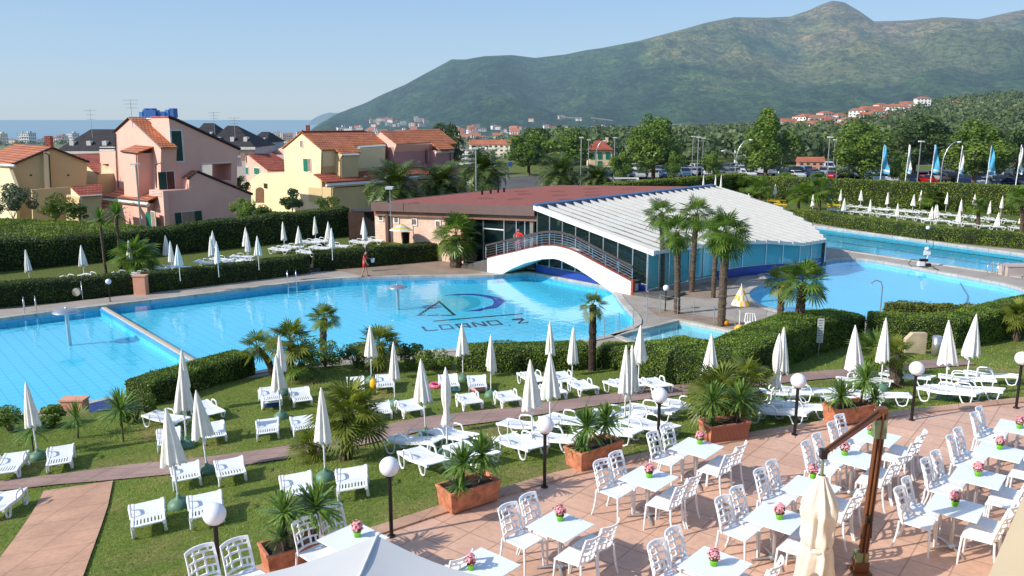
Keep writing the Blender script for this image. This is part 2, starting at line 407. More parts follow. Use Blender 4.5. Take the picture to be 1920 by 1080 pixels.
def coping(nm, outl, w=.35, z0=-.1, z1=.05, mat=COPE):
    q = offset(outl, w); mb = MB(); n = len(outl); i0 = offset(outl, -.012)
    for i in range(n):
        j = (i+1) % n; a, b, c, d = i0[i], i0[j], q[j], q[i]
        mb.quad((a[0],a[1],z1), (b[0],b[1],z1), (c[0],c[1],z1), (d[0],d[1],z1))
        mb.quad((a[0],a[1],z0), (b[0],b[1],z0), (b[0],b[1],z1), (a[0],a[1],z1))
        mb.quad((d[0],d[1],z1), (c[0],c[1],z1), (c[0],c[1],z0), (d[0],d[1],z0))
    tag(mb.build(nm, mat, None), kind='structure')
coping('big_pool_coping', MAINS); coping('round_pool_coping', RIGHTS); coping('lap_pool_coping', LAPP); coping('splash_pool_coping', SMALLP, .3)
# ================================================================ ground sheet out to the horizon
def far_z(x, y):
    d = math.hypot(x, y); u = x/max(y, 1.)
    z = -.06
    z += -1.6*sstep(70, 84, y)*sstep(-6, -14, x)
    left = sstep(.25, -.25, u)
    z += -43*sstep(120, 2300, d)*(1-sstep(-.05, .35, u))
    z += -22*sstep(200, 2300, d)*sstep(-.05, .35, u)
    # wooded rise with villas on the right
    rise = sstep(.22, .62, u)*sstep(190, 760, d)*(1-sstep(900, 1500, d)); z += 25*rise
    z += 2.5*noise.noise(Vector((x*.004, y*.004, 0)))*sstep(200, 700, d)
    return z
ex = []
for d in [70,85,100,120,150,190,240,300,380,470,580,700,850,1050,1300,1600,2000,2400,3000,4500,7000]:
    for k in range(-14, 19):
        a = k*.07; ex.append((d*math.sin(a), d*math.cos(a)))
# shoreline: the land ends where the sea begins
SHORE = [(-2600,1500),(-1700,1950),(-1100,2150),(-600,2250),(-450,2600),(-560,3300),(-760,4100),(-700,5000),(6000,9000),(9000,3000),(9000,-60),(-2600,-60)]
sheet('ground', [Vector(p) for p in SHORE], [MAINS, RIGHTS, LAPP, SMALLP, [V2(p) for p in TE[1:]]+[Vector((40,3)), Vector((-8,3))]], far_z, EARTH, None, ex)
SEA = bpy.data.materials.new('sea_water'); SEA.use_nodes = True; nt = SEA.node_tree; b = nt.nodes['Principled BSDF']
b.inputs['Base Color'].default_value = (.07,.16,.26,1); b.inputs['Roughness'].default_value = .35
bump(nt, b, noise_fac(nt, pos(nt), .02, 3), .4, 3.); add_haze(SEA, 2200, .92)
mb = MB(); mb.quad((-60000,1200,-44),(60000,1200,-44),(60000,90000,-44),(-60000,90000,-44)); tag(mb.build('sea', SEA), kind='structure')
# ================================================================ pool deck (paving round the pools)
DK = [(-42,20),(-42,37),(-26,42.8),(-20.6,47.3),(-12.9,53.4),(-8.6,54.6),(-4.3,57.6),(-.5,57.9),(0.9,56.6),(8.5,47.6),(8.7,49.4),(13.2,51.4),(15.2,53.6),(16.8,69.6),(24,81),(29.3,80.),(42,61.5),(46,50),(40,30),(30,31),(9,31.5),(6,34),(-8,31.9),(-17,25),(-24,19)]
sheet('pool_deck', [Vector(p) for p in DK], [MAINS, RIGHTS, LAPP, SMALLP], 0.0, DECK)
# warm paving at the foot of the bridge and by the splash pool
sheet('warm_paving', [V2(at(*p)) for p in [(600,500),(700,495),(830,482),(930,470),(900,512),(770,517),(690,519)]], [], .006, DECKB)
sheet('paving_by_splash_pool', [V2(at(*p)) for p in [(1205,573),(1400,606),(1440,604),(1418,625),(1262,596),(1232,592)]], [], .006, DECKB)
sheet('paving_under_palms', [V2(at(*p)) for p in [(1235,520),(1345,523),(1400,507),(1360,548),(1330,560),(1215,552)]], [], .006, DECKB)
# ================================================================ garden lawn, terrace, paths
GL = [Vector((p.x, p.y)) for p in TE]+[Vector(p) for p in [(40,33),(30,34.5),(24,35),(15.5,34.8),(9.5,32.0),(5,34.3),(0,33.4),(-4,32.6),(-8,31.4),(-13,28),(-17,25),(-24,19.6),(-30,16),(-30,2)]]
sheet('garden_lawn', GL, [], garden_z, LAWN, .8)
sheet('terrace', [V2(p) for p in TE]+[Vector((40,4)), Vector((-16,-1))], [], 2.8, TERR)
mb = MB()       # terrace kerb
ofs = []
for i, p in enumerate(TE):
    a = TE[max(i-1,0)]; b = TE[min(i+1, len(TE)-1)]; t = (b-a).normalized(); ofs.append(Vector((-t.y, t.x)))
for i in range(len(TE)-1):
    a, b = TE[i], TE[i+1]; na, nb = ofs[i], ofs[i+1]
    for (u0, u1, z0, z1) in ((-.17,.13,2.835,2.835), (.13,.13,2.835,2.4), (-.17,-.17,2.79,2.835)):
        mb.quad((a.x+na.x*u0, a.y+na.y*u0, z0), (b.x+nb.x*u0, b.y+nb.y*u0, z0), (b.x+nb.x*u1, b.y+nb.y*u1, z1), (a.x+na.x*u1, a.y+na.y*u1, z1))
tag(mb.build('terrace_kerb', KERB), kind='structure')
def strip(nm, top, bot, mat, dz=.035):
    """path between two pixel polylines, draped on the lawn"""
    def res(pl, n):
        pl = [garden_at(*p) for p in pl]; L = [0]
        for a, b in zip(pl, pl[1:]): L.append(L[-1]+(b-a).length)
        out = []
        for k in range(n):
            s = L[-1]*k/(n-1); i = max(0, min(len(pl)-2, sum(1 for x in L if x <= s)-1)); f = (s-L[i])/max(1e-6, L[i+1]-L[i])
            out.append(pl[i].lerp(pl[i+1], f))
        return out
    n = 60; A = res(top, n); B = res(bot, n); mb = MB(); m = 5; vs = []
    for a, b in zip(A, B):
        for j in range(m):
            p = a.lerp(b, j/(m-1)); vs.append((p.x, p.y, garden_z(p.x, p.y)+dz))
    mb.add(vs, [(i*m+j, i*m+j+1, (i+1)*m+j+1, (i+1)*m+j) for i in range(n-1) for j in range(m-1)], 0, True)
    return tag(mb.build(nm, mat), kind='structure')
strip('garden_path', [(-60,912),(0,903),(110,891),(250,872),(400,857),(560,835),(690,806),(800,782),(960,765),(1100,745),(1280,722),(1400,712),(1500,700),(1600,692),(1700,680),(1790,672)],
      [(-60,930),(0,922),(110,910),(250,898),(400,883),(560,858),(690,834),(800,808),(960,788),(1100,765),(1280,742),(1400,728),(1500,716),(1610,706),(1720,694),(1830,684)], PATH)
strip('garden_walk', [(82,923),(60,965),(30,1010),(0,1050),(-40,1110),(-90,1190)], [(212,904),(203,950),(190,990),(172,1040),(158,1080),(110,1190)], PATH2, .045)
# ================================================================ mountain, headland, far woods
SIL = [(560,262),(575,245),(590,234),(627,213),(677,195),(720,175),(760,158),(793,140),(827,122),(847,111),(873,111.5),(890,108),(910,105),(960,103),(1003,108.5),(1060,102),(1098,94),(1127,90),(1198,76),(1284,53),(1322,42),(1373,32),(1433,33),(1476,31),(1510,19),(1535,7),(1553,1),(1574,4),(1604,21),(1632,40),(1698,38),(1758,32),(1826,36),(1869,26),(1907,18),(1960,22),(2050,45),(2200,30),(2400,60),(2700,110)]
def sil(px):
    for (a, b), (c, d) in zip(SIL, SIL[1:]):
        if a <= px <= c: return b+(d-b)*(px-a)/(c-a)
    return 262 if px < 560 else 110
def ridge_Y(px): return 4300+1100*sstep(560, 1600, px)
def px_of(x, y): return 960+F*x/(CP*y)       # column in which a far point of the horizon stands
BASEZ = -42
def mount_z(x, y):
    u = x/y; px = 960+F*u*1.034
    Yr = ridge_Y(px); Yb = 2100+500*sstep(1100, 560, px)-500*sstep(1200, 1900, px)
    zr = CAMZ+Yr*(lambda r: r.z/r.y)(ray(px, sil(px)))
    t = (y-Yb)/(Yr-Yb)
    if t < 0: h = BASEZ-3+6*t*0
    elif t <= 1: h = BASEZ+(zr-BASEZ)*(.42*t+.58*t*t*(3-2*t))
    else: h = zr-(t-1)*(Yr-Yb)*.35
    if 0 < t:
        env = math.sin(math.pi*min(1, max(0, t)))**.8 if t < 1 else 0
        n = noise.ridged_multi_fractal(Vector((x*.0011+3, y*.00055, .4)), .9, 2.1, 5, 1., 2.)-1.1
        n2 = noise.fractal(Vector((x*.004, y*.004, 2)), .8, 2.1, 5)
        h += env*(n*85*(zr/520)+n2*30)+min(1, t*4)*(1 if t < .93 else 0)*0
        gul = math.sin(u*62+n2*1.2+y*.0006)*.5+math.sin(u*23+1+y*.0004)
        h += env*gul*26
    if 0 < t < 1: h = min(h, CAMZ+y*(zr-CAMZ)/Yr-(1-t)*(Yr-Yb)*.012)
    # the front cone and its shoulder
    cx, cyy, hz = 3450*(1622-960)/F/1.037, 3450., CAMZ+3450*(lambda r: r.z/r.y)(ray(1622, 75))
    d = math.hypot((x-cx), (y-cyy)*.8); n3 = noise.fractal(Vector((x*.005, y*.005, 7)), .8, 2.1, 5)
    cone = hz-math.sqrt((.50*d)**2+45**2)+45+n3*16-.00012*max(0, d-500)**2*.1
    cx2, cy2 = 2900*(1400-960)/F/1.03, 3300.; d2 = math.hypot(x-cx2, (y-cy2)*.7); cone2 = 215-.33*d2+n3*14
    k = 12.
    for c in (cone, cone2):
        if c > h-60:
            m = max(h, c); h = m+k*math.log(math.exp((h-m)/k)+math.exp((c-m)/k))
    return h
def mountain():
    PX = [530+i*5.2 for i in range(400)]; T = [1500+ (6400-1500)*(j/170)**1.0 for j in range(171)]
    V = []; 
    for y in T:
        for px in PX:
            x = (px-960)/F/1.034*y; V.append((x, y, mount_z(x, y)))
    n = len(PX); Fq = [(j*n+i, j*n+i+1, (j+1)*n+i+1, (j+1)*n+i) for j in range(len(T)-1) for i in range(n-1)]
    m, nt, b, o = nmat('mountain_scrub'); p = pos(nt)
    mp = N(nt, 'ShaderNodeMapping'); mp.inputs['Scale'].default_value = (1,.5,1.4); nt.links.new(p, mp.inputs[0])
    big = noise_fac(nt, mp.outputs[0], .0017, 6, .6); med = noise_fac(nt, mp.outputs[0], .012, 7, .72); fine = noise_fac(nt, mp.outputs[0], .05, 5, .8)
    sx = nt.nodes.new('ShaderNodeSeparateXYZ'); nt.links.new(p, sx.inputs[0])
    hz = N(nt, 'ShaderNodeMapRange'); hz.inputs[1].default_value = 60; hz.inputs[2].default_value = 620; hz.inputs[3].default_value = -.09; hz.inputs[4].default_value = .12; nt.links.new(sx.outputs[2], hz.inputs[0])
    hx = N(nt, 'ShaderNodeMapRange'); hx.inputs[1].default_value = -600; hx.inputs[2].default_value = 1600; hx.inputs[3].default_value = -.12; hx.inputs[4].default_value = .05; nt.links.new(sx.outputs[0], hx.inputs[0])
    a = N(nt, 'ShaderNodeMath', operation='ADD'); nt.links.new(big, a.inputs[0]); nt.links.new(hz.outputs[0], a.inputs[1])
    a2 = N(nt, 'ShaderNodeMath', operation='ADD'); nt.links.new(a.outputs[0], a2.inputs[0]); nt.links.new(hx.outputs[0], a2.inputs[1])
    c = ramp(nt, a2.outputs[0], [(.36, (.020,.048,.018)), (.50, (.055,.095,.028)), (.62, (.14,.135,.055)), (.76, (.22,.155,.085))])
    c = mixc(nt, 1., c, ramp(nt, med, [(.38, (.30,.38,.34)), (.5, (.95,.95,.9)), (.62, (1.6,1.5,1.3))]), 'MULTIPLY')
    c = mixc(nt, 1., c, ramp(nt, fine, [(.40, (.32,.40,.38)), (.6, (1.45,1.4,1.3))]), 'MULTIPLY')
    rk = noise_fac(nt, mp.outputs[0], .022, 6, .75)
    c = mixc(nt, ramp(nt, rk, [(.66, (0,)*3), (.72, (.55,)*3)]), c, (.26,.23,.19))
    dc = N(nt, 'ShaderNodeVectorMath', operation='DISTANCE'); dc.inputs[1].default_value = (3450*(1622-960)/F/1.037, 3350, 200); nt.links.new(p, dc.inputs[0])
    mr = N(nt, 'ShaderNodeMapRange'); mr.inputs[1].default_value = 380; mr.inputs[2].default_value = 700; mr.inputs[3].default_value = .48; mr.inputs[4].default_value = 0; nt.links.new(dc.outputs['Value'], mr.inputs[0])
    c = mixc(nt, mr.outputs[0], c, mixc(nt, 1., (.17,.155,.065), ramp(nt, fine, [(.42, (.25,.35,.3)), (.54, (1.2,1.15,1.05))]), 'MULTIPLY'))
    nt.links.new(c, b.inputs['Base Color']); b.inputs['Roughness'].default_value = .95; b.inputs['Specular IOR Level'].default_value = .05
    bump(nt, b, med, 1., 40.)
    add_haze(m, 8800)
    o = np_mesh('mountain', np.array(V), np.array(Fq), m, smooth=True); o['kind'] = 'structure'
mountain()
# far headland and island beyond the cape
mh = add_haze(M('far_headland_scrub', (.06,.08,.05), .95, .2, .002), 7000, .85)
mb = MB(); pl = [(585,224),(596,218),(606,214),(618,211),(632,212),(650,216),(690,222)]; vs = []
for px, y in pl:
    q = atY(px, y, 9000); vs += [(q.x, 8800, -44), (q.x, 9000, q.z), (q.x, 9300, -44)]
mb.add(vs, [(3*i+k, 3*i+k+1, 3*i+k+4, 3*i+k+3) for i in range(len(pl)-1) for k in (0,1)]); tag(mb.build('far_headland', mh), kind='structure')
# ---------------------------------------------------------------- leaf clouds
def leaf_quads(P, size, nrm=None, aspect=.6, jitter=.35, flat=.0, seed=0):
    """P (n,3) leaf centres -> vertices and quads; nrm: preferred normals"""
    rg = np.random.default_rng(seed); n = len(P)
    d = rg.normal(size=(n,3))
    if nrm is not None: d = d*(1-flat)+nrm*(.6+flat)
    else: d[:,2] = np.abs(d[:,2])+.3
    d /= np.linalg.norm(d, axis=1, keepdims=True)+1e-9
    r = rg.normal(size=(n,3)); a = np.cross(d, r); a /= np.linalg.norm(a, axis=1, keepdims=True)+1e-9; b = np.cross(d, a)
    s = size*(1+jitter*rg.uniform(-1,1,size=(n,1))); a = a*s; b = b*s*aspect
    V = np.stack([P-a*.5, P-b*.5, P+a*.5, P+b*.5], axis=1).reshape(-1,3)
    return V, np.arange(4*n, dtype=np.int32).reshape(-1,4)
def crown_points(n, rx, ry, rz, lobes, seed, lobe_r=.38, cz=0., low=.35, shape=None):
    """points on the shells of many leaf clumps filling an uneven crown"""
    rg = np.random.default_rng(seed); L = []
    while len(L) < lobes:
        p = rg.uniform(-1,1,3); r = np.linalg.norm(p)
        if .35 < r < .95 and p[2] > -.85: L.append(p)
    L = np.array(L); L[:,2] = np.where(L[:,2] < 0, L[:,2]*(1-low*.3), L[:,2]); rad = rg.uniform(.6,1.25,lobes)*lobe_r
    idx = rg.integers(0, lobes, n); d = rg.normal(size=(n,3)); d /= np.linalg.norm(d, axis=1, keepdims=True)
    q = L[idx]+d*(rad[idx]*rg.uniform(.55,1.,n)**.5)[:,None]
    nr = d.copy()
    if shape: q = shape(q)
    return q*np.array([rx,ry,rz])+np.array([0,0,cz]), nr
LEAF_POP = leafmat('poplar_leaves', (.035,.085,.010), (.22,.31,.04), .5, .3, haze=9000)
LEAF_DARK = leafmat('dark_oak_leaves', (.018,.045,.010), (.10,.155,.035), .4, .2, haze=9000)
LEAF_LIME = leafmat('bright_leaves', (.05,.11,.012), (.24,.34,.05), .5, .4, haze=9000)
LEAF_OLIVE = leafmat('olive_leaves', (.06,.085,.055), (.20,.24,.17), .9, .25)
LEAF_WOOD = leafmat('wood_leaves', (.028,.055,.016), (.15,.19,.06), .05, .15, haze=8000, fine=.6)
LEAF_MED = leafmat('shrub_leaves', (.03,.065,.010), (.17,.24,.045), .8, .3)
BARK = M('bark', (.12,.09,.065), .9, .3, 6, .5, 25)
def tree_mesh(kind, seed, H_, Wd, n=5200, leaf=.42, lobes=26, shape=None):
    P, nr = crown_points(n, Wd/2*.8, Wd/2*.8, H_*.37, lobes, seed, .40, H_*.61, shape=shape)
    V, Q = leaf_quads(P, leaf, nr, .7, .4, .35, seed)
    mat = {'p': LEAF_POP, 'd': LEAF_DARK, 'l': LEAF_LIME, 'o': LEAF_OLIVE}[kind]
    cr = np_mesh('crown', V, Q, mat, link_it=False)
    mb = MB(); rg = random.Random(seed)
    mb.tube([(0,0,-.3),(rg.uniform(-.1,.1),0,H_*.25),(rg.uniform(-.2,.2),rg.uniform(-.2,.2),H_*.5),(0,0,H_*.8)], [H_*.028,H_*.02,H_*.014,.04], 8)
    for k in range(9):
        a = rg.uniform(0, 6.28); z0 = H_*rg.uniform(.2,.55); r = Wd*.5*rg.uniform(.5,.8)
        mb.tube([(0,0,z0),(math.cos(a)*r*.5, math.sin(a)*r*.5, z0+H_*.12),(math.cos(a)*r, math.sin(a)*r, z0+H_*.25)], [H_*.01,H_*.007,.03], 6)
    return cr, mb.mesh('trunk', BARK)
def place_tree(name, meshes, p, rz, label, cat, group, s=1.):
    t = thing(name, label, cat, p, rz, group); t.scale = (s,s,s) if not hasattr(s, '__len__') else s
    link(bpy.data.objects.new('crown', meshes[0]), t); link(bpy.data.objects.new('trunk', meshes[1]), t); return t
ORD = ['first','second','third','fourth','fifth','sixth','seventh','eighth','ninth','tenth','eleventh','twelfth','thirteenth','fourteenth','fifteenth','sixteenth','seventeenth','eighteenth','nineteenth','twentieth','twenty-first','twenty-second','twenty-third','twenty-fourth','twenty-fifth','twenty-sixth','twenty-seventh','twenty-eighth','twenty-ninth','thirtieth']+['%s-%s' % (a, b) for a in ('thirty','forty','fifty','sixty','seventy','eighty','ninety') for b in ('first','second','third','fourth','fifth','sixth','seventh','eighth','ninth')]
up = lambda q: np.stack([q[:,0]*(1-.35*np.clip(q[:,2],0,1)), q[:,1]*(1-.35*np.clip(q[:,2],0,1)), q[:,2]*1.05], axis=1)
TM = {'p1': tree_mesh('p', 1, 12, 8, 7500, .40, 30, up), 'p2': tree_mesh('p', 2, 12, 8.5, 7500, .40, 34, up), 'd1': tree_mesh('d', 3, 11, 10, 7500, .42, 30),
      'l1': tree_mesh('l', 4, 7, 6, 3500, .36, 20), 'd2': tree_mesh('d', 5, 10, 11, 6000, .45, 26), 'l2': tree_mesh('p', 8, 9, 8, 5500, .4, 26)}
def ground_y(px, Y): return ((px-960)/F/CP*Y)
def tree_at(name, key, px, ytop, Y, wpx, label, cat='tree', group='trees round the car park', rz=None):
    """tree with its top at (px, ytop), standing on the ground at distance Y"""
    top = atY(px, ytop, Y); x = top.x; z0 = far_z(x, Y); H0 = {'p1':12,'p2':12,'d1':11,'l1':7,'d2':10,'l2':9}[key]; W0 = {'p1':8,'p2':8.5,'d1':10,'l1':6,'d2':11,'l2':8}[key]
    hh = (top.z-z0)/(H0*.985); ww = wpx/F*Y/W0*1.42
    place_tree(name, TM[key], (x, Y, z0), random.uniform(0,6.28) if rz is None else rz, label, cat, group, (ww, ww, hh))
for a in [('poplar_tree','p1',1228,219,128,78,'tall leafy poplar left of centre in the car park, twin pointed tops'),
          ('poplar_tree','p2',1442,219,122,100,'broad leafy poplar behind the hedge, beside the curved double lamp'),
          ('plane_tree','p1',1625,228,118,92,'leafy plane tree left of the first blue flag'),
          ('oak_tree','d1',1722,222,135,108,'dark dense tree between the first two blue flags'),
          ('plane_tree','p2',1838,238,117,105,'wide leafy tree behind the third blue flag at right'),
          ('plane_tree','l2',992,252,150,78,'bright green leafy tree behind the red flat roof, left of its pair'),
          ('plane_tree','l2',1072,248,148,80,'bright green leafy tree behind the red flat roof, right of its pair'),
          ('pine_tree','d2',1000,238,185,60,'dark round tree behind the pair of bright trees'),
          ('young_tree','l1',1165,290,120,36,'small light green tree in front of the cream house with green shutter'),
          ('young_tree','l1',1265,288,125,30,'small bright tree right of the tall twin topped poplar'),
          ('young_tree','l1',1335,288,128,34,'small yellow-green tree beside the three grey masts'),
          ('oak_tree','d2',1915,238,135,70,'leafy tree cut by the right edge of the photo'),
          ('young_tree','l1',1690,300,116,30,'small light tree between the first blue flag and the white flag'),
          ('pine_tree','d2',835,229,150,52,'dark umbrella pine rising behind the two orange tiled roofs'),
          ('shrub_tree','l1',1478,325,112,40,'low bushy tree at the foot of the broad poplar'),
          ('young_tree','l1',1535,325,130,26,'small dark tree beside the white van in the car park')]:
    tree_at(*a[:6], a[6])
# ---------------------------------------------------------------- woods reading as one mass
def woods(nm, n, gen, leaf, seed, mat=LEAF_WOOD, per=26):
    rg = np.random.default_rng(seed); rnd = random.Random(seed); C = []; S = []
    while len(C) < n:
        r = gen(rnd)
        if r is None: continue
        x, y, s = r; z = far_z(x, y); C.append((x, y, z)); S.append(s)
    C = np.array(C); S = np.array(S); P = np.repeat(C, per, axis=0); s = np.repeat(S, per)
    d = rg.normal(size=(len(P),3)); d[:,2] = np.abs(d[:,2])*.9; d /= np.linalg.norm(d, axis=1, keepdims=True)
    sub = rg.normal(size=(n,3)); 
    P = P+d*(s*rg.uniform(.75,1.,len(s)))[:,None]*np.array([1,1,.85]); P[:,2] += s*.5
    V, Q = leaf_quads(P, 1., d, .85, .35, .5, seed)
    # scale each leaf to its bush
    ctr = np.repeat(P, 4, axis=0); V = ctr+(V-ctr)*np.repeat(s*leaf, 4)[:,None]
    o = np_mesh(nm, V, Q, mat); return o
def gen_mid(r):     # plain between the car park and the mountain
    d = 185+ (r.random()**1.7)*900; u = r.uniform(.02, .72); x = u*d; 
    if d < 200 and u > .5: return None
    return x, d, r.uniform(2.6, 4.4)*(1+d/900)
def gen_plain(r):
    d = 500+r.random()**1.3*1900; u = r.uniform(-.62, .35); return u*d, d, r.uniform(1.6, 3.2)*(1+d/2500)*(.75 if u < -.1 else 1)
def gen_rise(r):
    d = 330+r.random()*560; u = r.uniform(.30,.75); s = r.uniform(3., 5.2); px = 960+F*1.02*u; zt = far_z(u*d, d)+s*1.6; py = 540-F*math.tan(PITCH-math.atan((CAMZ-zt)/d))
    if 1465 < px < 1715 and py < 262-(px-1480)*.17 and d < 520: return None
    if 1795 < px < 1862 and py < 218 and d < 430: return None
    return u*d, d, s
woods('woods_beyond_the_car_park', 2600, gen_mid, .24, 1, per=80)
woods('woods_on_the_plain', 1500, gen_plain, .42, 2, per=26)
woods('woods_on_the_villa_hill', 2000, gen_rise, .25, 3, per=75)
def gen_foot(r):
    d = 1700+r.random()*900; u = r.uniform(-.25,.7); return u*d, d, r.uniform(5, 9)
woods('woods_at_the_mountain_foot', 1300, gen_foot, .5, 4, per=18)
for n_, l_ in (('woods_beyond_the_car_park','dark green woods filling the plain beyond the car park'),('woods_on_the_plain','scattered trees among the far town houses by the sea'),('woods_on_the_villa_hill','olive groves and pines covering the hill with villas'),('woods_at_the_mountain_foot','tree belt along the foot of the mountain')):
    tag(bpy.data.objects[n_], l_, 'woods', kind='stuff')
# ================================================================ grass blades on the near lawn
def sd_np(X, Y):
    best = np.full(X.shape, 1e9); sg = np.ones(X.shape)
    for a, b in zip(TE, TE[1:]):
        dx, dy = b.x-a.x, b.y-a.y; L = dx*dx+dy*dy; t = np.clip(((X-a.x)*dx+(Y-a.y)*dy)/L, 0, 1)
        d = np.hypot(X-a.x-dx*t, Y-a.y-dy*t); m = d < best; best = np.where(m, d, best); sg = np.where(m, np.where(dx*(Y-a.y)-dy*(X-a.x) > 0, 1, -1), sg)
    return best*sg
def gz_np(X, Y):
    s = sd_np(X, Y); z = 2.8-.205*np.maximum(s, 0); z = np.where(z < .9, .12+.78*np.exp(np.minimum(0, (z-.9)/.78)), z); return np.where(s <= 0, 2.8, z-.02)
def path_mask(X, Y):
    """True on the paths (kept free of grass)"""
    out = np.zeros(X.shape, bool)
    for nm in ('garden_path', 'garden_walk'):
        me = bpy.data.objects[nm].data; vs = [v.co for v in me.vertices]; m = 5; n = len(vs)//m
        P = [vs[i*m] for i in range(n)]+[vs[i*m+m-1] for i in range(n-1, -1, -1)]; c = np.zeros(X.shape, bool); j = len(P)-1
        for i in range(len(P)):
            xi, yi, xj, yj = P[i].x, P[i].y, P[j].x, P[j].y
            if yi != yj: c ^= ((yi > Y) != (yj > Y)) & (X < (xj-xi)*(Y-yi)/(yj-yi)+xi)
            j = i
        out |= c
    return out
GRASSB = leafmat('grass_blades', (.08,.13,.016), (.37,.43,.10), .35, .3, .6, fine=9.)
def blades():
    rg = np.random.default_rng(5); XS = []
    for (y0, y1, dens) in ((9,16,520),(16,20,420),(20,25,260),(25,35,120)):
        w = 1.35*y1+4; n = int(dens*(y1-y0)*w); XS.append(np.stack([rg.uniform(-w/2, w/2, n), rg.uniform(y0, y1, n)], 1))
    P = np.concatenate(XS); X, Y = P[:,0], P[:,1]; s = sd_np(X, Y)
    k = (s > .16) & (np.abs(X) < Y*.66+1) & (Y < 35) & ~path_mask(X, Y)
    # clear of the pool edge
    k &= ~((Y > 27+.42*(X+16)) & (X < -7)) & ~((Y > 32.2) & (X < 10))
    X, Y = X[k], Y[k]; Z = gz_np(X, Y); n = len(X); 
    h = rg.uniform(.02, .055, n)*(1+.02*np.maximum(0, Y-14)); a = rg.uniform(0, 6.283, n); w = .006*(1+.05*np.maximum(0, Y-12)); le = rg.normal(0, .03, (n,2))
    p0 = np.stack([X+np.cos(a)*w, Y+np.sin(a)*w, Z-.005], 1); p1 = np.stack([X-np.cos(a)*w, Y-np.sin(a)*w, Z-.005], 1); p2 = np.stack([X+le[:,0], Y+le[:,1], Z+h], 1)
    V = np.stack([p0, p1, p2], 1).reshape(-1,3); o = np_mesh('lawn_grass_blades', V, np.arange(3*n).reshape(-1,3), GRASSB)
    tag(o, 'short mown grass blades covering the garden lawn', 'grass', kind='stuff')
blades()
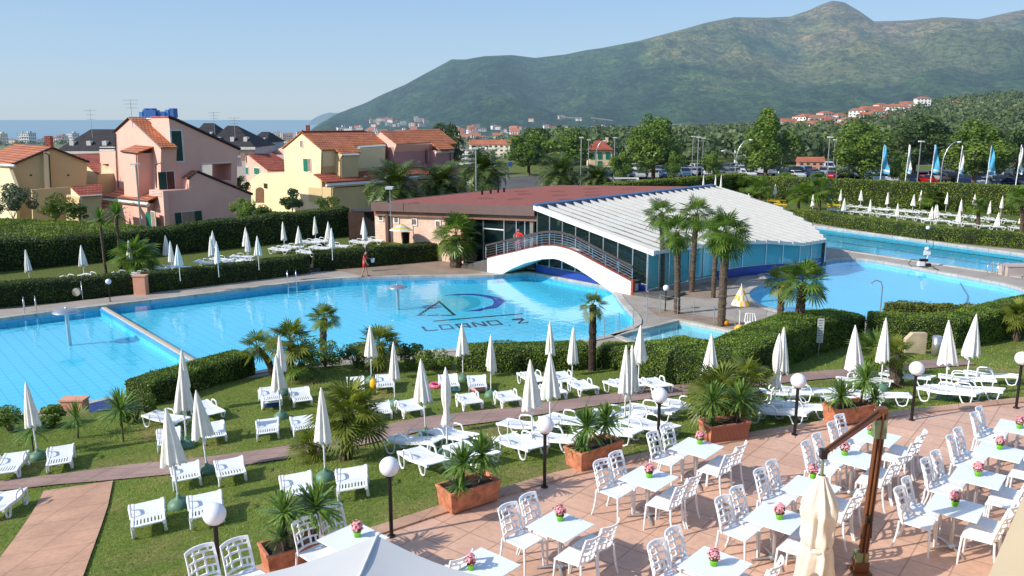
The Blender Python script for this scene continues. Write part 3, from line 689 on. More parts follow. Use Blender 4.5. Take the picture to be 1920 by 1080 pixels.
# ================================================================ hedges
HEDGE = leafmat('hedge_leaves', (.035,.08,.010), (.23,.32,.045), 1.2, .25, .5)
HEDGE_F = leafmat('far_hedge_leaves', (.045,.09,.008), (.27,.34,.045), .5, .25, .6, fine=6)
HEDGE_D = leafmat('dark_hedge_leaves', (.020,.045,.008), (.12,.18,.028), .8, .2, .6, fine=8)
HEDGE_Y = leafmat('vine_hedge_leaves', (.05,.07,.008), (.24,.25,.03), 1.5, .3, .5)
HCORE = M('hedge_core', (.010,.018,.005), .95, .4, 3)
def hedge(name, line, width, hgt, leaf, dens, mat, label, group=None, zf=None, rough=.035, wild=0., cat='hedge', step=.5):
    """line: list of world (x, y) along the middle; hgt number or list; returns a thing with core and foliage"""
    zf = zf or (lambda x, y: 0.); L = [Vector((p[0], p[1])) for p in line]; hs = hgt if hasattr(hgt, '__len__') else [hgt]*len(L)
    S = [];
    for i, (a, b) in enumerate(zip(L, L[1:])):
        n = max(1, int((b-a).length/step)); S += [(a.lerp(b, k/n), hs[i]+(hs[i+1]-hs[i])*k/n) for k in range(n)]
    S.append((L[-1], hs[-1])); prof = [(-.5,0),(-.52,.5),(-.5,.9),(-.40,1.),(0,1.02),(.40,1.),(.5,.9),(.52,.5),(.5,0)]
    c0 = S[0][0]; z0 = zf(c0.x, c0.y); t = thing(name, label, cat, (c0.x, c0.y, z0), 0, group); V = []; 
    seed = abs(int(c0.x*37+c0.y*91)); rg = np.random.default_rng(seed)
    for i, (p, h) in enumerate(S):
        tt = (S[min(i+1, len(S)-1)][0]-S[max(i-1, 0)][0]).normalized(); nn = Vector((-tt.y, tt.x)); z = zf(p.x, p.y)
        for (u, v) in prof:
            w = 1+rough*2*noise.noise(Vector((p.x*.9+u*3, p.y*.9, v*2)))
            q = p+nn*u*width*w; V.append((q.x-c0.x, q.y-c0.y, z-z0+v*h*(1+rough*noise.noise(Vector((p.x*.7, p.y*.7, 5))))))
    m = len(prof); Fq = [(i*m+j, i*m+j+1, (i+1)*m+j+1, (i+1)*m+j) for i in range(len(S)-1) for j in range(m-1)]
    V = np.array(V, dtype=float); Fq = np.array(Fq)
    A, B, C, D = (V[Fq[:,k]] for k in range(4)); ar = np.linalg.norm(np.cross(C-A, D-B), axis=1)*.5; ctr = V.mean(axis=0)
    nr = np.cross(C-A, D-B); nr /= np.linalg.norm(nr, axis=1, keepdims=True)+1e-9
    # orient outward
    mid = (A+B+C+D)/4; ax = np.array([[ (V[f[0]//m*m:(f[0]//m)*m+m]).mean(axis=0) for f in Fq ]])[0]
    sg = np.sign(((mid-ax)*nr).sum(1)); nr *= np.where(sg == 0, 1, sg)[:,None]
    n = int(ar.sum()*dens); idx = rg.choice(len(Fq), n, p=ar/ar.sum()); u = rg.uniform(0,1,(n,1)); v = rg.uniform(0,1,(n,1))
    P = (A[idx]*(1-u)+B[idx]*u)*(1-v)+(D[idx]*(1-u)+C[idx]*u)*v; Nn = nr[idx]
    # end faces
    for (i0, sgn) in ((0, -1), (len(S)-1, 1)):
        hh = S[i0][1]; na = int(width*hh*dens); tt = (S[min(i0+1, len(S)-1)][0]-S[max(i0-1, 0)][0]).normalized(); nn = Vector((-tt.y, tt.x)); ctr_ = V[i0*m:i0*m+m].mean(axis=0)*0+V[i0*m:i0*m+m][[0,-1]].mean(axis=0)
        uu = rg.uniform(-.5,.5,na)*width; vv = rg.uniform(0,1,na)*hh
        P = np.concatenate([P, np.stack([ctr_[0]+nn.x*uu, ctr_[1]+nn.y*uu, ctr_[2]+vv], 1)]); Nn = np.concatenate([Nn, np.tile([tt.x*sgn, tt.y*sgn, 0], (na,1))])
    k = rg.normal(0, 1, (len(P),1)); off = np.abs(k)*leaf*.35
    if wild: 
        wv = np.array([noise.noise(Vector((p[0]*1.1+c0.x, p[1]*1.1+c0.y, p[2]*1.1))) for p in P]); off = off+(np.maximum(0, wv)*wild)[:,None]
    P = P+Nn*off
    VV, Q = leaf_quads(P, leaf, Nn, .65, .45, .25, seed); np_mesh('foliage', VV, Q, mat, t)
    n0 = len(V); caps = [tuple(range(m)), tuple(range((len(S)-1)*m, len(S)*m))[::-1]]
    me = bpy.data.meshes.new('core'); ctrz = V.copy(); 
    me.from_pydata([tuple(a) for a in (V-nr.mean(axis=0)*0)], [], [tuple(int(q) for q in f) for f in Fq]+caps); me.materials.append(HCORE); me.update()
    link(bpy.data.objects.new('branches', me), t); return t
def back(P, d):
    """shift a front line away from the camera by d, to get the middle line of the hedge"""
    out = []
    for i, p in enumerate(P):
        a = P[max(i-1, 0)]; b = P[min(i+1, len(P)-1)]; t = (Vector((b[0]-a[0], b[1]-a[1]))).normalized(); out.append(Vector((p[0]-t.y*d, p[1]+t.x*d)))
    return out
fl = lambda pts, z=0: [V2(at(x, y, z)) for x, y in pts]
gl = lambda pts: [V2(garden_at(x, y)) for x, y in pts]
hedge('clipped_hedge', back(fl([(-80,586),(0,575),(130,563),(248,551)]), .55), 1.1, [1.25,1.2,1.15,1.12], .08, 260, HEDGE_D, 'low clipped hedge left of the pink pillar, along the far edge of the big pool')
hedge('clipped_hedge', back(fl([(276,550),(400,535),(500,523),(581,512)]), .55), 1.1, [1.1,1.1,1.1,1.12], .08, 260, HEDGE_D, 'low clipped hedge right of the pink pillar, along the far edge of the big pool')
hedge('clipped_hedge', back(fl([(591,508),(700,500),(800,491),(846,486)]), .6), 1.2, 1.2, .08, 260, HEDGE_D, 'low clipped hedge behind the walking man in red, ending at the stout palm')
rl = [V2(atY(px, 400, Y)) for px, Y in ((-120,48.3),(0,50.5),(225,54),(450,58.5),(655,63))]
hedge('tall_hedge', back(rl, .8), 1.6, [1.9,1.88,1.75,1.95,2.12], .11, 160, HEDGE_D, 'tall dark hedge behind the left sunbathing lawn, below the pink house', zf=lawn_z, rough=.09)
hedge('broad_hedge', [V2(atY(px, 400, Y)) for px, Y in ((-160,60.),(0,60.),(150,61),(250,62))], 10., [2.3,2.2,1.85,1.45], .12, 110, HEDGE_F, 'broad flat-topped green hedge bank at far left in front of the cream house', rough=.02)
hedge('clipped_hedge', back(fl([(1480,410),(1517,417),(1640,437),(1724,449),(1920,467),(2000,477)]), .85), 1.7, [.95,1.0,1.05,1.05,1.05,1.05], .10, 170, HEDGE_F, 'clipped hedge running behind the lap pool, in front of the rows of white loungers')
hedge('tall_hedge', [Vector(p) for p in ((10.5,89.5),(19,97),(29.2,105.8))], 1.8, [3.,3.,3.05], .14, 110, HEDGE_F, 'tall hedge beyond the red flat roof, left of the corner of the lawn')
hedge('tall_hedge', [Vector(p) for p in ((29.6,105.6),(36,100.5),(53.6,86.3),(62,79.5))], 1.8, [2.75,2.8,2.95,2.95], .14, 110, HEDGE_F, 'long tall hedge behind the rows of closed parasols at right, below the flags')
# garden hedges near the camera
g0 = dict(zf=garden_z)
hedge('garden_hedge', back(gl([(286,762),(345,742),(410,722),(478,702)]), .65), 1.3, [.78,.8,.8,.8], .062, 780, HEDGE, 'clipped garden hedge below the mushroom fountain, left of the fan palm clump', wild=.05, **g0)
hedge('garden_hedge', back(gl([(858,696),(930,699),(1000,698),(1060,696),(1108,692)]), .6), 1.2, [.85,.92,.92,.92,.88], .062, 780, HEDGE, 'dense garden hedge between the two parasols right of the pool lettering', wild=.15, **g0)
hedge('garden_hedge', back(gl([(1120,690),(1160,694),(1205,700)]), .55), 1.1, [.85,.9,1.1], .062, 780, HEDGE, 'short garden hedge right of the slim palm trunk by the splash pool', wild=.2, **g0)
hedge('garden_hedge', back(gl([(1196,712),(1260,722),(1345,722)]), 1.1), 2.2, [1.38,1.3,.98], .062, 720, HEDGE, 'square block of clipped hedge in front of the splash pool', wild=.1, **g0)
hedge('garden_hedge', back(gl([(1352,726),(1400,716),(1440,703),(1480,686),(1530,665),(1580,652),(1618,640)]), .9), 1.8, [1.0,1.12,1.35,1.5,1.52,1.35,1.2], .062, 720, HEDGE, 'curved clipped hedge behind the pair of parasols, with a white sign in front', wild=.04, **g0)
hedge('garden_hedge', back(gl([(1625,650),(1700,654),(1790,655),(1860,643),(1925,628),(2010,612)]), .7), 1.4, [1.3,1.3,1.3,1.35,1.45,1.5], .062, 720, HEDGE, 'clipped hedge behind the two open-bottomed parasols at right', wild=.05, **g0)
hedge('vine_hedge', [V2(at(x, 612)) for x in (1665, 1720, 1780, 1828)], 1.1, [1.08,1.05,.98,.85], .10, 330, HEDGE_Y, 'yellow-green vine-covered hedge against the round pool', wild=.25)
# loose shrubs along the pool's near edge
def shrub(name, px, py, wpx, hpx, mat, leaf, n, label, zf=garden_at, lobes=14, group='loose shrubs along the near edge of the big pool', seed=1, cat='shrub', Y=None):
    g = zf(px, py) if Y is None else atY(px, py, Y); 
    d = g.y; w = wpx/F*d; h = hpx/F*d*1.02; t = thing(name, label, cat, g, 0, group)
    P, nr = crown_points(n, w/2*.85, w/2*.85, h*.45, lobes, seed, .42, h*.5); V, Q = leaf_quads(P, leaf, nr, .6, .45, .4, seed); np_mesh('foliage', V, Q, mat, t)
    mb = MB(); rg = random.Random(seed)
    for k in range(7): a = rg.uniform(0, 6.28); mb.tube([(0,0,-.05),(math.cos(a)*w*.12, math.sin(a)*w*.12, h*.35),(math.cos(a)*w*.3, math.sin(a)*w*.3, h*.75)], [.03,.02,.01], 5)
    mb.build('stems', BARK, t); return t
for i, a in enumerate([(610,688,90,58,HEDGE,'loose green shrub behind the palm clump, left of the lone parasol'),(668,690,70,50,LEAF_MED,'loose shrub at the left of the lone parasol by the pool'),(770,690,80,48,LEAF_MED,'airy shrub right of the trunked fan palm, under the pool lettering'),(815,694,80,42,HEDGE,'low airy shrub left of the dense garden hedge'),
                       (255,792,80,70,LEAF_MED,'leafy shrub joining the spiky plant to the clipped garden hedge'),(20,810,80,52,LEAF_MED,'thin shrub against the pool at the far left of the garden'),(100,800,60,40,HEDGE,'low shrub in front of the pool between the spiky plants')]):
    shrub('garden_shrub', *a[:4], a[4], .075, 2600, a[5], seed=20+i)
# ================================================================ palms
PALM = leafmat('palm_leaves', (.035,.08,.012), (.18,.27,.045), 1.6, .3, .38, fine=7)
PALMY = leafmat('yellowing_palm_leaves', (.05,.085,.012), (.26,.28,.05), 1.4, .35, .4, fine=6)
PALM_D = leafmat('date_palm_leaves', (.03,.065,.02), (.14,.19,.055), 1.0, .2, .35, fine=5)
YUC = leafmat('yucca_leaves', (.04,.10,.018), (.24,.36,.09), 2.5, .25, .35, fine=12)
TRUNK = M('palm_trunk', (.10,.072,.05), .95, .45, 9, .9, 22)
TRUNK_F = M('palm_fibre', (.045,.030,.02), .95, .5, 12, 1., 30)
def fan_crown(Rr, n, seed, spread=1.0, low=-50, seg=17, petiole=.5, arc=250, mat=None, drop=.25):
    """crown of fan leaves; Rr = radius in metres"""
    n = int(n*.8)
    rg = random.Random(seed); V = []; Q = []
    for i in range(n):
        f = i/(n-1); el = R(84-(84-low)*f**.85+rg.uniform(-8,8)); az = i*2.39996+rg.uniform(-.25,.25)
        Lp = Rr*petiole*rg.uniform(.85,1.12); Lb = Rr*(1-petiole)*1.12*rg.uniform(.85,1.1)
        d = Vector((math.cos(az)*math.cos(el), math.sin(az)*math.cos(el), math.sin(el))); side = Vector((-math.sin(az), math.cos(az), 0)); up_ = side.cross(d)*-1
        if up_.z < 0: up_ = -up_
        base = Vector((0,0,0)); hub = d*Lp-Vector((0,0,drop*Lp*.3))
        w = .012+.006*Rr; b = len(V)
        V += [base+side*w, base-side*w, hub-side*w*.7, hub+side*w*.7]; Q.append((b,b+1,b+2,b+3))
        # blade plane droops a little further than the stalk
        e2 = el-R(rg.uniform(8,30)); d2 = Vector((math.cos(az)*math.cos(e2), math.sin(az)*math.cos(e2), math.sin(e2))); up2 = side.cross(d2)*-1
        tw = rg.uniform(-.5,.5)
        for k in range(seg):
            a = R(arc)*(k/(seg-1)-.5); aw = R(arc)/(seg-1)*.38
            def dr(an): return d2*math.cos(an)+side*math.sin(an)*math.cos(tw)+up2*math.sin(an)*math.sin(tw)
            rl_ = Lb*(1-.22*abs(a)/R(arc/2))*rg.uniform(.9,1.06); m = hub+dr(a)*rl_*.55
            m1 = hub+dr(a-aw)*rl_*.6; m2 = hub+dr(a+aw)*rl_*.6; tip = hub+dr(a)*rl_-Vector((0,0,drop*rl_*rg.uniform(.2,.9)))
            b = len(V); V += [hub, m1, tip, m2]; Q.append((b,b+1,b+2,b+3))
    return np_mesh('crown', np.array([tuple(v) for v in V]), np.array(Q), mat or PALM, link_it=False)
def trunk_mesh(h, r0, r1, seed, lean=(0,0), mat=None, rough=.18, bulge=0.):
    mb = MB(); rg = random.Random(seed); n = max(6, int(h/.09)); prof = []
    pts = []; rad = []
    for i in range(n+1):
        f = i/n; pts.append((lean[0]*f*f, lean[1]*f*f, -.1+f*(h+.1))); rad.append((r0+(r1-r0)*f+bulge*math.sin(math.pi*f))*(1+rough*rg.uniform(-.5,.9)*(1 if i % 2 else -.3)))
    mb.tube(pts, rad, 12, smooth=False)
    for i in range(int(h*45)):      # leaf-base stubs
        f = rg.uniform(.06,1); a = rg.uniform(0,6.28); r = (r0+(r1-r0)*f)*1.0; c = Vector((lean[0]*f*f, lean[1]*f*f, f*h)); d = Vector((math.cos(a), math.sin(a), .9)).normalized(); s = Vector((-math.sin(a), math.cos(a), 0))*.03
        p = c+Vector((math.cos(a), math.sin(a), 0))*r*.9; mb.add([p-s, p+s, p+d*rg.uniform(.05,.12)], [(0,1,2)])
    return mb.mesh('trunk', mat or TRUNK)
def fan_palm(g, h, Rr, label, n=34, seed=1, r0=.14, r1=.12, lean=(0,0), low=-50, mat=None, group=None, name='fan_palm', tmat=None, bulge=0., seg=17, petiole=.5, arc=250, drop=.25):
    t = thing(name, label, 'palm', g, 0, group)
    cr = bpy.data.objects.new('crown', fan_crown(Rr, n, seed, low=low, mat=mat, seg=seg, petiole=petiole, arc=arc, drop=drop)); link(cr, t); cr.location = (lean[0], lean[1], h)
    if h > .12: link(bpy.data.objects.new('trunk', trunk_mesh(h, r0, r1, seed, lean, tmat, bulge=bulge)), t)
    return t
def size_of(rpx, g): return rpx/F*g.y*1.02
def hgt_of(g, px, py):
    return atY(px, py, g.y).z-g.z
def palm_px(bx, by, cx, cy_, rpx, label, z=0., gf=None, **kw):
    g = at(bx, by, z) if gf is None else gf(bx, by)
    c = atY(cx, cy_, g.y); return fan_palm(g, c.z-g.z, size_of(rpx, g), label, lean=(c.x-g.x, 0), **kw)
palm_px(855,501,855,441,52,'stout fan palm standing in the paving left of the white bridge', r0=.42, r1=.26, n=40, seed=3, low=-55, bulge=.05)
GP = 'fan palms on the paving by the curved glass hall'
palm_px(1241,546,1240,402,38,'slim fan palm nearest the end of the bridge stairs', r0=.13, r1=.14, n=34, seed=4, group=GP, low=-55, tmat=TRUNK)
palm_px(1269,588,1268,436,42,'fan palm in front of the white roof, beside the globe lamp', r0=.16, r1=.17, n=38, seed=5, group=GP, low=-60)
palm_px(1297,547,1306,402,40,'fan palm behind its neighbours with its crown against the white roof', r0=.15, r1=.16, n=36, seed=6, group=GP, low=-55)
palm_px(1352,611,1361,436,56,'largest fan palm left of the yellow checked parasol', r0=.19, r1=.20, n=44, seed=7, group=GP, low=-60)
palm_px(1337,558,1345,432,34,'fan palm half hidden behind the largest of the group', r0=.13, r1=.14, n=28, seed=8, group=GP, low=-50)
palm_px(1462,607,1466,528,40,'fan palm leaning behind a taller one at the round pool', r0=.17, r1=.16, n=30, seed=9, low=-40, mat=PALMY)
palm_px(1494,664,1505,530,58,'tall fan palm with rough trunk rising from the curved hedge', r0=.20, r1=.17, n=36, seed=10, low=-35, z=.2)
palm_px(1110,695,1112,572,34,'slim fan palm with a sparse crown in front of the bridge reflection', r0=.15, r1=.13, n=18, seed=11, gf=garden_at, low=-50, mat=PALMY, tmat=TRUNK_F)
palm_px(606,655,608,598,38,'small fan palm with shaggy trunk in front of the big pool', r0=.16, r1=.14, n=30, seed=12, gf=garden_at, low=-25, mat=PALMY)
CL = 'fan palm clump on the lawn by the big pool'
palm_px(512,705,482,652,42,'leaning fan palm at the left of the pool-side clump', r0=.13, r1=.11, n=28, seed=13, gf=garden_at, low=-35, group=CL, mat=PALMY)
palm_px(545,712,545,640,55,'tallest fan palm of the pool-side clump', r0=.15, r1=.13, n=36, seed=14, gf=garden_at, low=-35, group=CL, mat=PALMY)
palm_px(552,713,566,682,48,'lowest fan palm of the pool-side clump', r0=.14, r1=.12, n=30, seed=15, gf=garden_at, low=-35, group=CL)
palm_px(716,694,712,648,52,'fan palm behind the second parasol from the pool clump', r0=.2, r1=.16, n=40, seed=16, gf=garden_at, low=-30, mat=PALMY)
palm_px(650,862,655,778,88,'big bushy fan palm in the middle of the lawn beside the path', r0=.16, r1=.14, n=48, seed=17, gf=garden_at, low=-35, mat=PALMY, tmat=TRUNK_F, seg=20)
palm_px(590,862,585,838,52,'small low fan palm at the foot of the big lawn palm', r0=.1, r1=.1, n=30, seed=18, gf=garden_at, low=-10, mat=PALMY)
palm_px(1352,806,1352,745,82,'bushy yellowing fan palm behind the ribbed planter', r0=.14, r1=.13, n=56, seed=19, gf=garden_at, low=-35, mat=PALMY, seg=20)
palm_px(1380,790,1395,715,62,'upper head of the palm bush behind the ribbed planter', r0=.14, r1=.13, n=36, seed=29, gf=garden_at, low=-30, mat=PALMY, seg=20)
palm_px(1680,724,1678,665,46,'fan palm with shaggy trunk beside the parasol right of the sign', r0=.2, r1=.17, n=32, seed=20, gf=garden_at, low=-30, mat=PALMY)
palm_px(1638,708,1638,664,56,'bushy fan palm behind the parasol right of the sign', r0=.15, r1=.13, n=40, seed=21, gf=garden_at, low=-30)
palm_px(1905,640,1912,592,42,'fan palm at the right edge of the round pool', r0=.15, r1=.13, n=34, seed=22, gf=garden_at, low=-30, mat=PALMY)
palm_px(258,517,255,484,52,'fan palm on the left lawn behind the low hedge', z=.6, r0=.16, r1=.14, n=38, seed=23, low=-30)
for i, a in enumerate([(1536,398,1536,358,38,'broad fan palm on the right lawn, left of the yellow lounger'),(1497,392,1497,364,29,'fan palm left of the broad one on the right lawn'),(1392,372,1392,350,25,'fan palm against the tall hedge beyond the white roof'),(1425,378,1425,352,26,'small fan palm against the tall hedge near two parasols'),(1748,392,1747,372,26,'small fan palm between parasols in the middle of the right lawn'),(1833,426,1834,388,22,'fan palm with bare trunk between the lounger rows'),(1915,440,1912,372,28,'slim palm at the right edge among the loungers')]):
    palm_px(*a, z=.15, r0=.16, r1=.14, n=30, seed=40+i, low=-35, group='fan palms on the right sunbathing lawn')
# date palms
def date_crown(Rr, n, seed, mat=PALM_D):
    rg = random.Random(seed); V = []; Q = []
    for i in range(n):
        f = i/(n-1); el = R(80-95*f+rg.uniform(-6,6)); az = i*2.39996; Lf = Rr*rg.uniform(1.05,1.25); d = Vector((math.cos(az), math.sin(az), 0)); side = Vector((-math.sin(az), math.cos(az), 0))
        P = []; p = Vector((0,0,0)); e = el
        for k in range(11): P.append(p.copy()); p = p+(d*math.cos(e)+Vector((0,0,math.sin(e))))*Lf/10; e -= R(7+8*f)
        for k in range(10):
            a, b_ = P[k], P[k+1]; b = len(V); V += [a+side*.03, a-side*.03, b_-side*.03, b_+side*.03]; Q.append((b,b+1,b+2,b+3))
            if k < 1: continue
            for h in range(4):
                q = a.lerp(b_, h/4); tt = (b_-a).normalized(); ll = Rr*.27*math.sin(math.pi*min(1, (k+h/4)/10*.9+.12))
                for s in (-1,1):
                    dd = (side*s*.85+tt*.6+Vector((0,0,.35-rg.uniform(0,.5)))).normalized(); b = len(V); V += [q-tt*.05, q+tt*.05, q+dd*ll+tt*.02, q+dd*ll-tt*.02]; Q.append((b,b+1,b+2,b+3))
    return np_mesh('crown', np.array([tuple(v) for v in V]), np.array(Q), mat, link_it=False)
for i, (px, cy_, rpx, Y, lb) in enumerate([(742,356,62,80,'feathery date palm in front of the yellow house, left of the pair'),(828,348,52,84,'feathery date palm right of the pair by the yellow house'),(905,322,52,98,'date palm between the lilac house and the car park road'),(1052,330,50,112,'date palm beyond the red flat roof'),(1118,338,36,108,'small date palm beyond the red flat roof, right of the larger one')]):
    c = atY(px, cy_, Y); z0 = far_z(c.x, Y); t = thing('date_palm', lb, 'palm', (c.x, Y, z0), i, 'date palms around the houses'); rr = rpx/F*Y*1.1
    o = link(bpy.data.objects.new('crown', date_crown(rr, 64, 60+i)), t); o.location = (0,0,c.z-z0); link(bpy.data.objects.new('trunk', trunk_mesh(c.z-z0, .4, .35, i)), t)
# cordylines and yuccas: rosettes of sword leaves
def rosette(mb_v, mb_q, c, Rr, n, rg, low=-30, wid=.035, droop=.5):
    for i in range(n):
        f = i/(n-1); el = R(88-(88-low)*f+rg.uniform(-8,8)); az = rg.uniform(0,6.283); L = Rr*rg.uniform(.8,1.08); w = wid*Rr/.45*rg.uniform(.8,1.2)
        d = Vector((math.cos(az)*math.cos(el), math.sin(az)*math.cos(el), math.sin(el))); s = Vector((-math.sin(az), math.cos(az), 0))
        p1 = c+d*L*.5; p2 = c+d*L*.85-Vector((0,0,droop*L*.12*math.cos(el))); p3 = c+d*L-Vector((0,0,droop*L*.35*math.cos(el))); b = len(mb_v)
        mb_v += [c-s*w*.4, c+s*w*.4, p1+s*w*.55, p1-s*w*.55, p2+s*w*.35, p2-s*w*.35, p3+s*.002, p3-s*.002]; mb_q += [(b,b+1,b+2,b+3),(b+3,b+2,b+4,b+5),(b+5,b+4,b+6,b+7)]
def yucca(g, heads, label, seed=1, mat=None, name='yucca_plant', cat='plant', group=None, wid=.035, tr=.03, n=75):
    """heads: list of (dx, dy, height, radius)"""
    rg = random.Random(seed); t = thing(name, label, cat, g, 0, group); mb = MB(); hi = 0
    for (dx, dy, h, rr) in heads:
        V = []; Q = []; rosette(V, Q, Vector((dx, dy, h)), rr, n if rr > .3 else n//2, rg, -35, wid); np_mesh('leaf_rosette', np.array([tuple(v) for v in V]), np.array(Q), mat or YUC, t)
        mb.tube([(dx*.8, dy*.8, -.05),(dx*.9, dy*.9, h*.5),(dx, dy, h)], [tr*1.1, tr*.9, tr], 8)
    mb.build('stem', TRUNK, t); return t
def cord(bx, by, cx, cy_, rpx, label, gf=garden_at, z=None, **kw):
    g = gf(bx, by) if z is None else at(bx, by, z); c = atY(cx, cy_, g.y); return yucca(g, [(c.x-g.x, 0, c.z-g.z, size_of(rpx, g))], label, name='cordyline', cat='plant', **kw)
cord(228,828,226,768,50,'spiky cordyline with a short trunk on the lawn by the pool', seed=1, wid=.022, n=130)
cord(58,852,58,805,46,'spiky plant behind the leftmost garden parasol', seed=2, wid=.022, n=90)
cord(145,822,143,785,40,'dark spiky plant in front of the small pink pillar', seed=3, wid=.022, n=90)
cord(205,515,187,412,26,'left one of two thin-trunked cordylines on the left lawn', z=.6, seed=4, wid=.03, tr=.09, n=110)
cord(222,515,218,402,32,'right one of two thin-trunked cordylines on the left lawn', z=.6, seed=5, wid=.03, tr=.09, n=130)
# trees and shrubs beside the houses
def bush_px(name, px, ybase, w, h, Y, mat, leaf, n, label, seed, cat='shrub'):
    return shrub(name, px, ybase, w, h, mat, leaf, n, label, Y=Y, seed=seed, group='trees and shrubs in the house gardens', cat=cat, lobes=16)
bush_px('olive_tree', 25,410,100,68,75,LEAF_OLIVE,.17,5200,'grey-green olive tree at the left edge in front of the cream house',31,'tree')
bush_px('garden_bush', 105,412,72,45,74,LEAF_MED,.15,3600,'green bush right of the olive tree, below the cream wall',32)
bush_px('garden_bush', 150,414,50,30,73,HEDGE_D,.15,2200,'dark bush left of the two thin cordylines',33)
bush_px('garden_bush', 462,412,60,40,74,LEAF_LIME,.14,3600,'feathery light green bush at the right corner of the pink house',34)
bush_px('garden_bush', 500,408,44,22,76,HEDGE_D,.14,2000,'dark bush behind the tall hedge below the yellow house',35)
bush_px('magnolia_tree', 548,396,46,42,84,LEAF_DARK,.24,1700,'dark glossy-leaved small tree in front of the yellow arches',36,'tree')
bush_px('garden_bush', 620,390,60,22,84,LEAF_MED,.14,1700,'low bush in front of the yellow house at the right of the arches',37)
bush_px('garden_bush', 455,362,36,36,96,LEAF_MED,.16,1800,'green tree seen between the pink house and the small pink house',38,'tree')
bush_px('garden_bush', 425,335,24,16,96,LEAF_LIME,.16,900,'foliage seen through the square opening of the pink house',39,'tree')
bush_px('garden_bush', 690,375,20,30,80,LEAF_LIME,.13,700,'slim green plant by the hedge end near the brick hall',41)
bush_px('garden_bush', 868,357,18,32,92,LEAF_LIME,.14,800,'slim bright green shrub at the corner of the lilac house',42)
bush_px('garden_bush', 905,365,70,20,92,LEAF_DARK,.15,1500,'dark bushes at the roadside by the silver off-roader',43)
# ================================================================ sun loungers
def lz(x):      # seat profile along the lounger (head at -x, foot at +x)
    return .335+.10*sstep(-.05, -.95, x)-.02*sstep(.6, .95, x)
def make_lounger(name, label, group, mat=WHITE, detail=True):
    t = thing(name, label, 'sun lounger', (0,0,0), 0, group)
    mb = MB(); W_ = .66
    def slat(x0, x1, y0, y1, th=.022):
        z0, z1 = lz(x0), lz(x1)
        v = [(x0,y0,z0-th),(x0,y1,z0-th),(x1,y1,z1-th),(x1,y0,z1-th),(x0,y0,z0),(x0,y1,z0),(x1,y1,z1),(x1,y0,z1)]
        mb.add(v, [(0,1,2,3),(4,7,6,5),(0,4,5,1),(1,5,6,2),(2,6,7,3),(3,7,4,0)])
    x = -.93; hw = W_/2-.05
    while x < .20: slat(x, x+.085, -hw, hw); x += .098
    slat(x, .36, -hw, hw)
    n = 8; sw = 2*hw/n
    for i in range(n): slat(.36, .80, -hw+i*sw+.016, -hw+(i+1)*sw-.016)
    slat(.80, .95, -hw, hw)
    for s in (-1, 1):       # side rails
        for k in range(16):
            a, b = -.95+1.9*k/16, -.95+1.9*(k+1)/16; y0, y1 = sorted((s*hw, s*(W_/2+.01))); th = .065
            v = [(a,y0,lz(a)-th),(a,y1,lz(a)-th),(b,y1,lz(b)-th),(b,y0,lz(b)-th),(a,y0,lz(a)+.012),(a,y1,lz(a)+.012),(b,y1,lz(b)+.012),(b,y0,lz(b)+.012)]
            mb.add(v, [(0,1,2,3),(4,7,6,5),(1,5,6,2),(3,7,4,0)]+([(0,4,5,1)] if k == 0 else [])+([(2,6,7,3)] if k == 15 else []))
    mb.build('slatted_bed', mat, t)
    for s in (-1, 1):
        y = s*(W_/2-.01)
        for (a, b) in ((-.88,-.50),(.44,.84)):
            m2 = MB(); r = .030; c = (a+b)/2
            m2.tube([(a,y,lz(a)-.03),(a+.02,y,.20),(a+.08,y,.06),(c,y+s*.01,.03),(b-.08,y,.06),(b-.02,y,.20),(b,y,lz(b)-.03)], r, 6 if detail else 4, squash=(1.,.8)); m2.build('leg', mat, t)
        m3 = MB(); m3.tube([(-.50,y+s*.02,lz(-.5)-.02),(-.47,y+s*.03,lz(-.5)+.10),(-.40,y+s*.03,lz(-.4)+.165),(-.22,y+s*.03,.53),(-.04,y+s*.03,.51),(.03,y+s*.02,.43),(.07,y+s*.02,.30)], .03, 6, squash=(1.,.8)); m3.build('armrest', mat, t)
    return t
_LP = make_lounger('sun_lounger', 'x', 'x')
YEL = M('yellow_plastic', (.75,.50,.03), .4, .08, 5)
_lp_used = [False]
def slope_rot(p, ang, zf):
    e = .4; gx = (zf(p.x+e, p.y)-zf(p.x-e, p.y))/(2*e); gy = (zf(p.x, p.y+e)-zf(p.x, p.y-e))/(2*e)
    n = Vector((-gx, -gy, 1)).normalized(); x = Vector((math.cos(ang), math.sin(ang), 0)); x = (x-n*x.dot(n)).normalized(); y = n.cross(x)
    return Matrix((x, y, n)).transposed().to_euler()
def put_lounger(p, ang, label, group, zf=None, dz=0., mat=None):
    rot = slope_rot(p, ang, zf) if zf else (0,0,ang)
    if not _lp_used[0]:
        o = _LP; _lp_used[0] = True; o.location = p; o.rotation_euler = rot; o['label'] = label; o['group'] = group
    else: o = dup(_LP, p, rot, label, group)
    o.scale = (.76,.9,.9)
    if mat:
        for c in o.children: c.data = (c.data.copy()); c.data.materials[0] = mat
    o.location.z += dz; return o
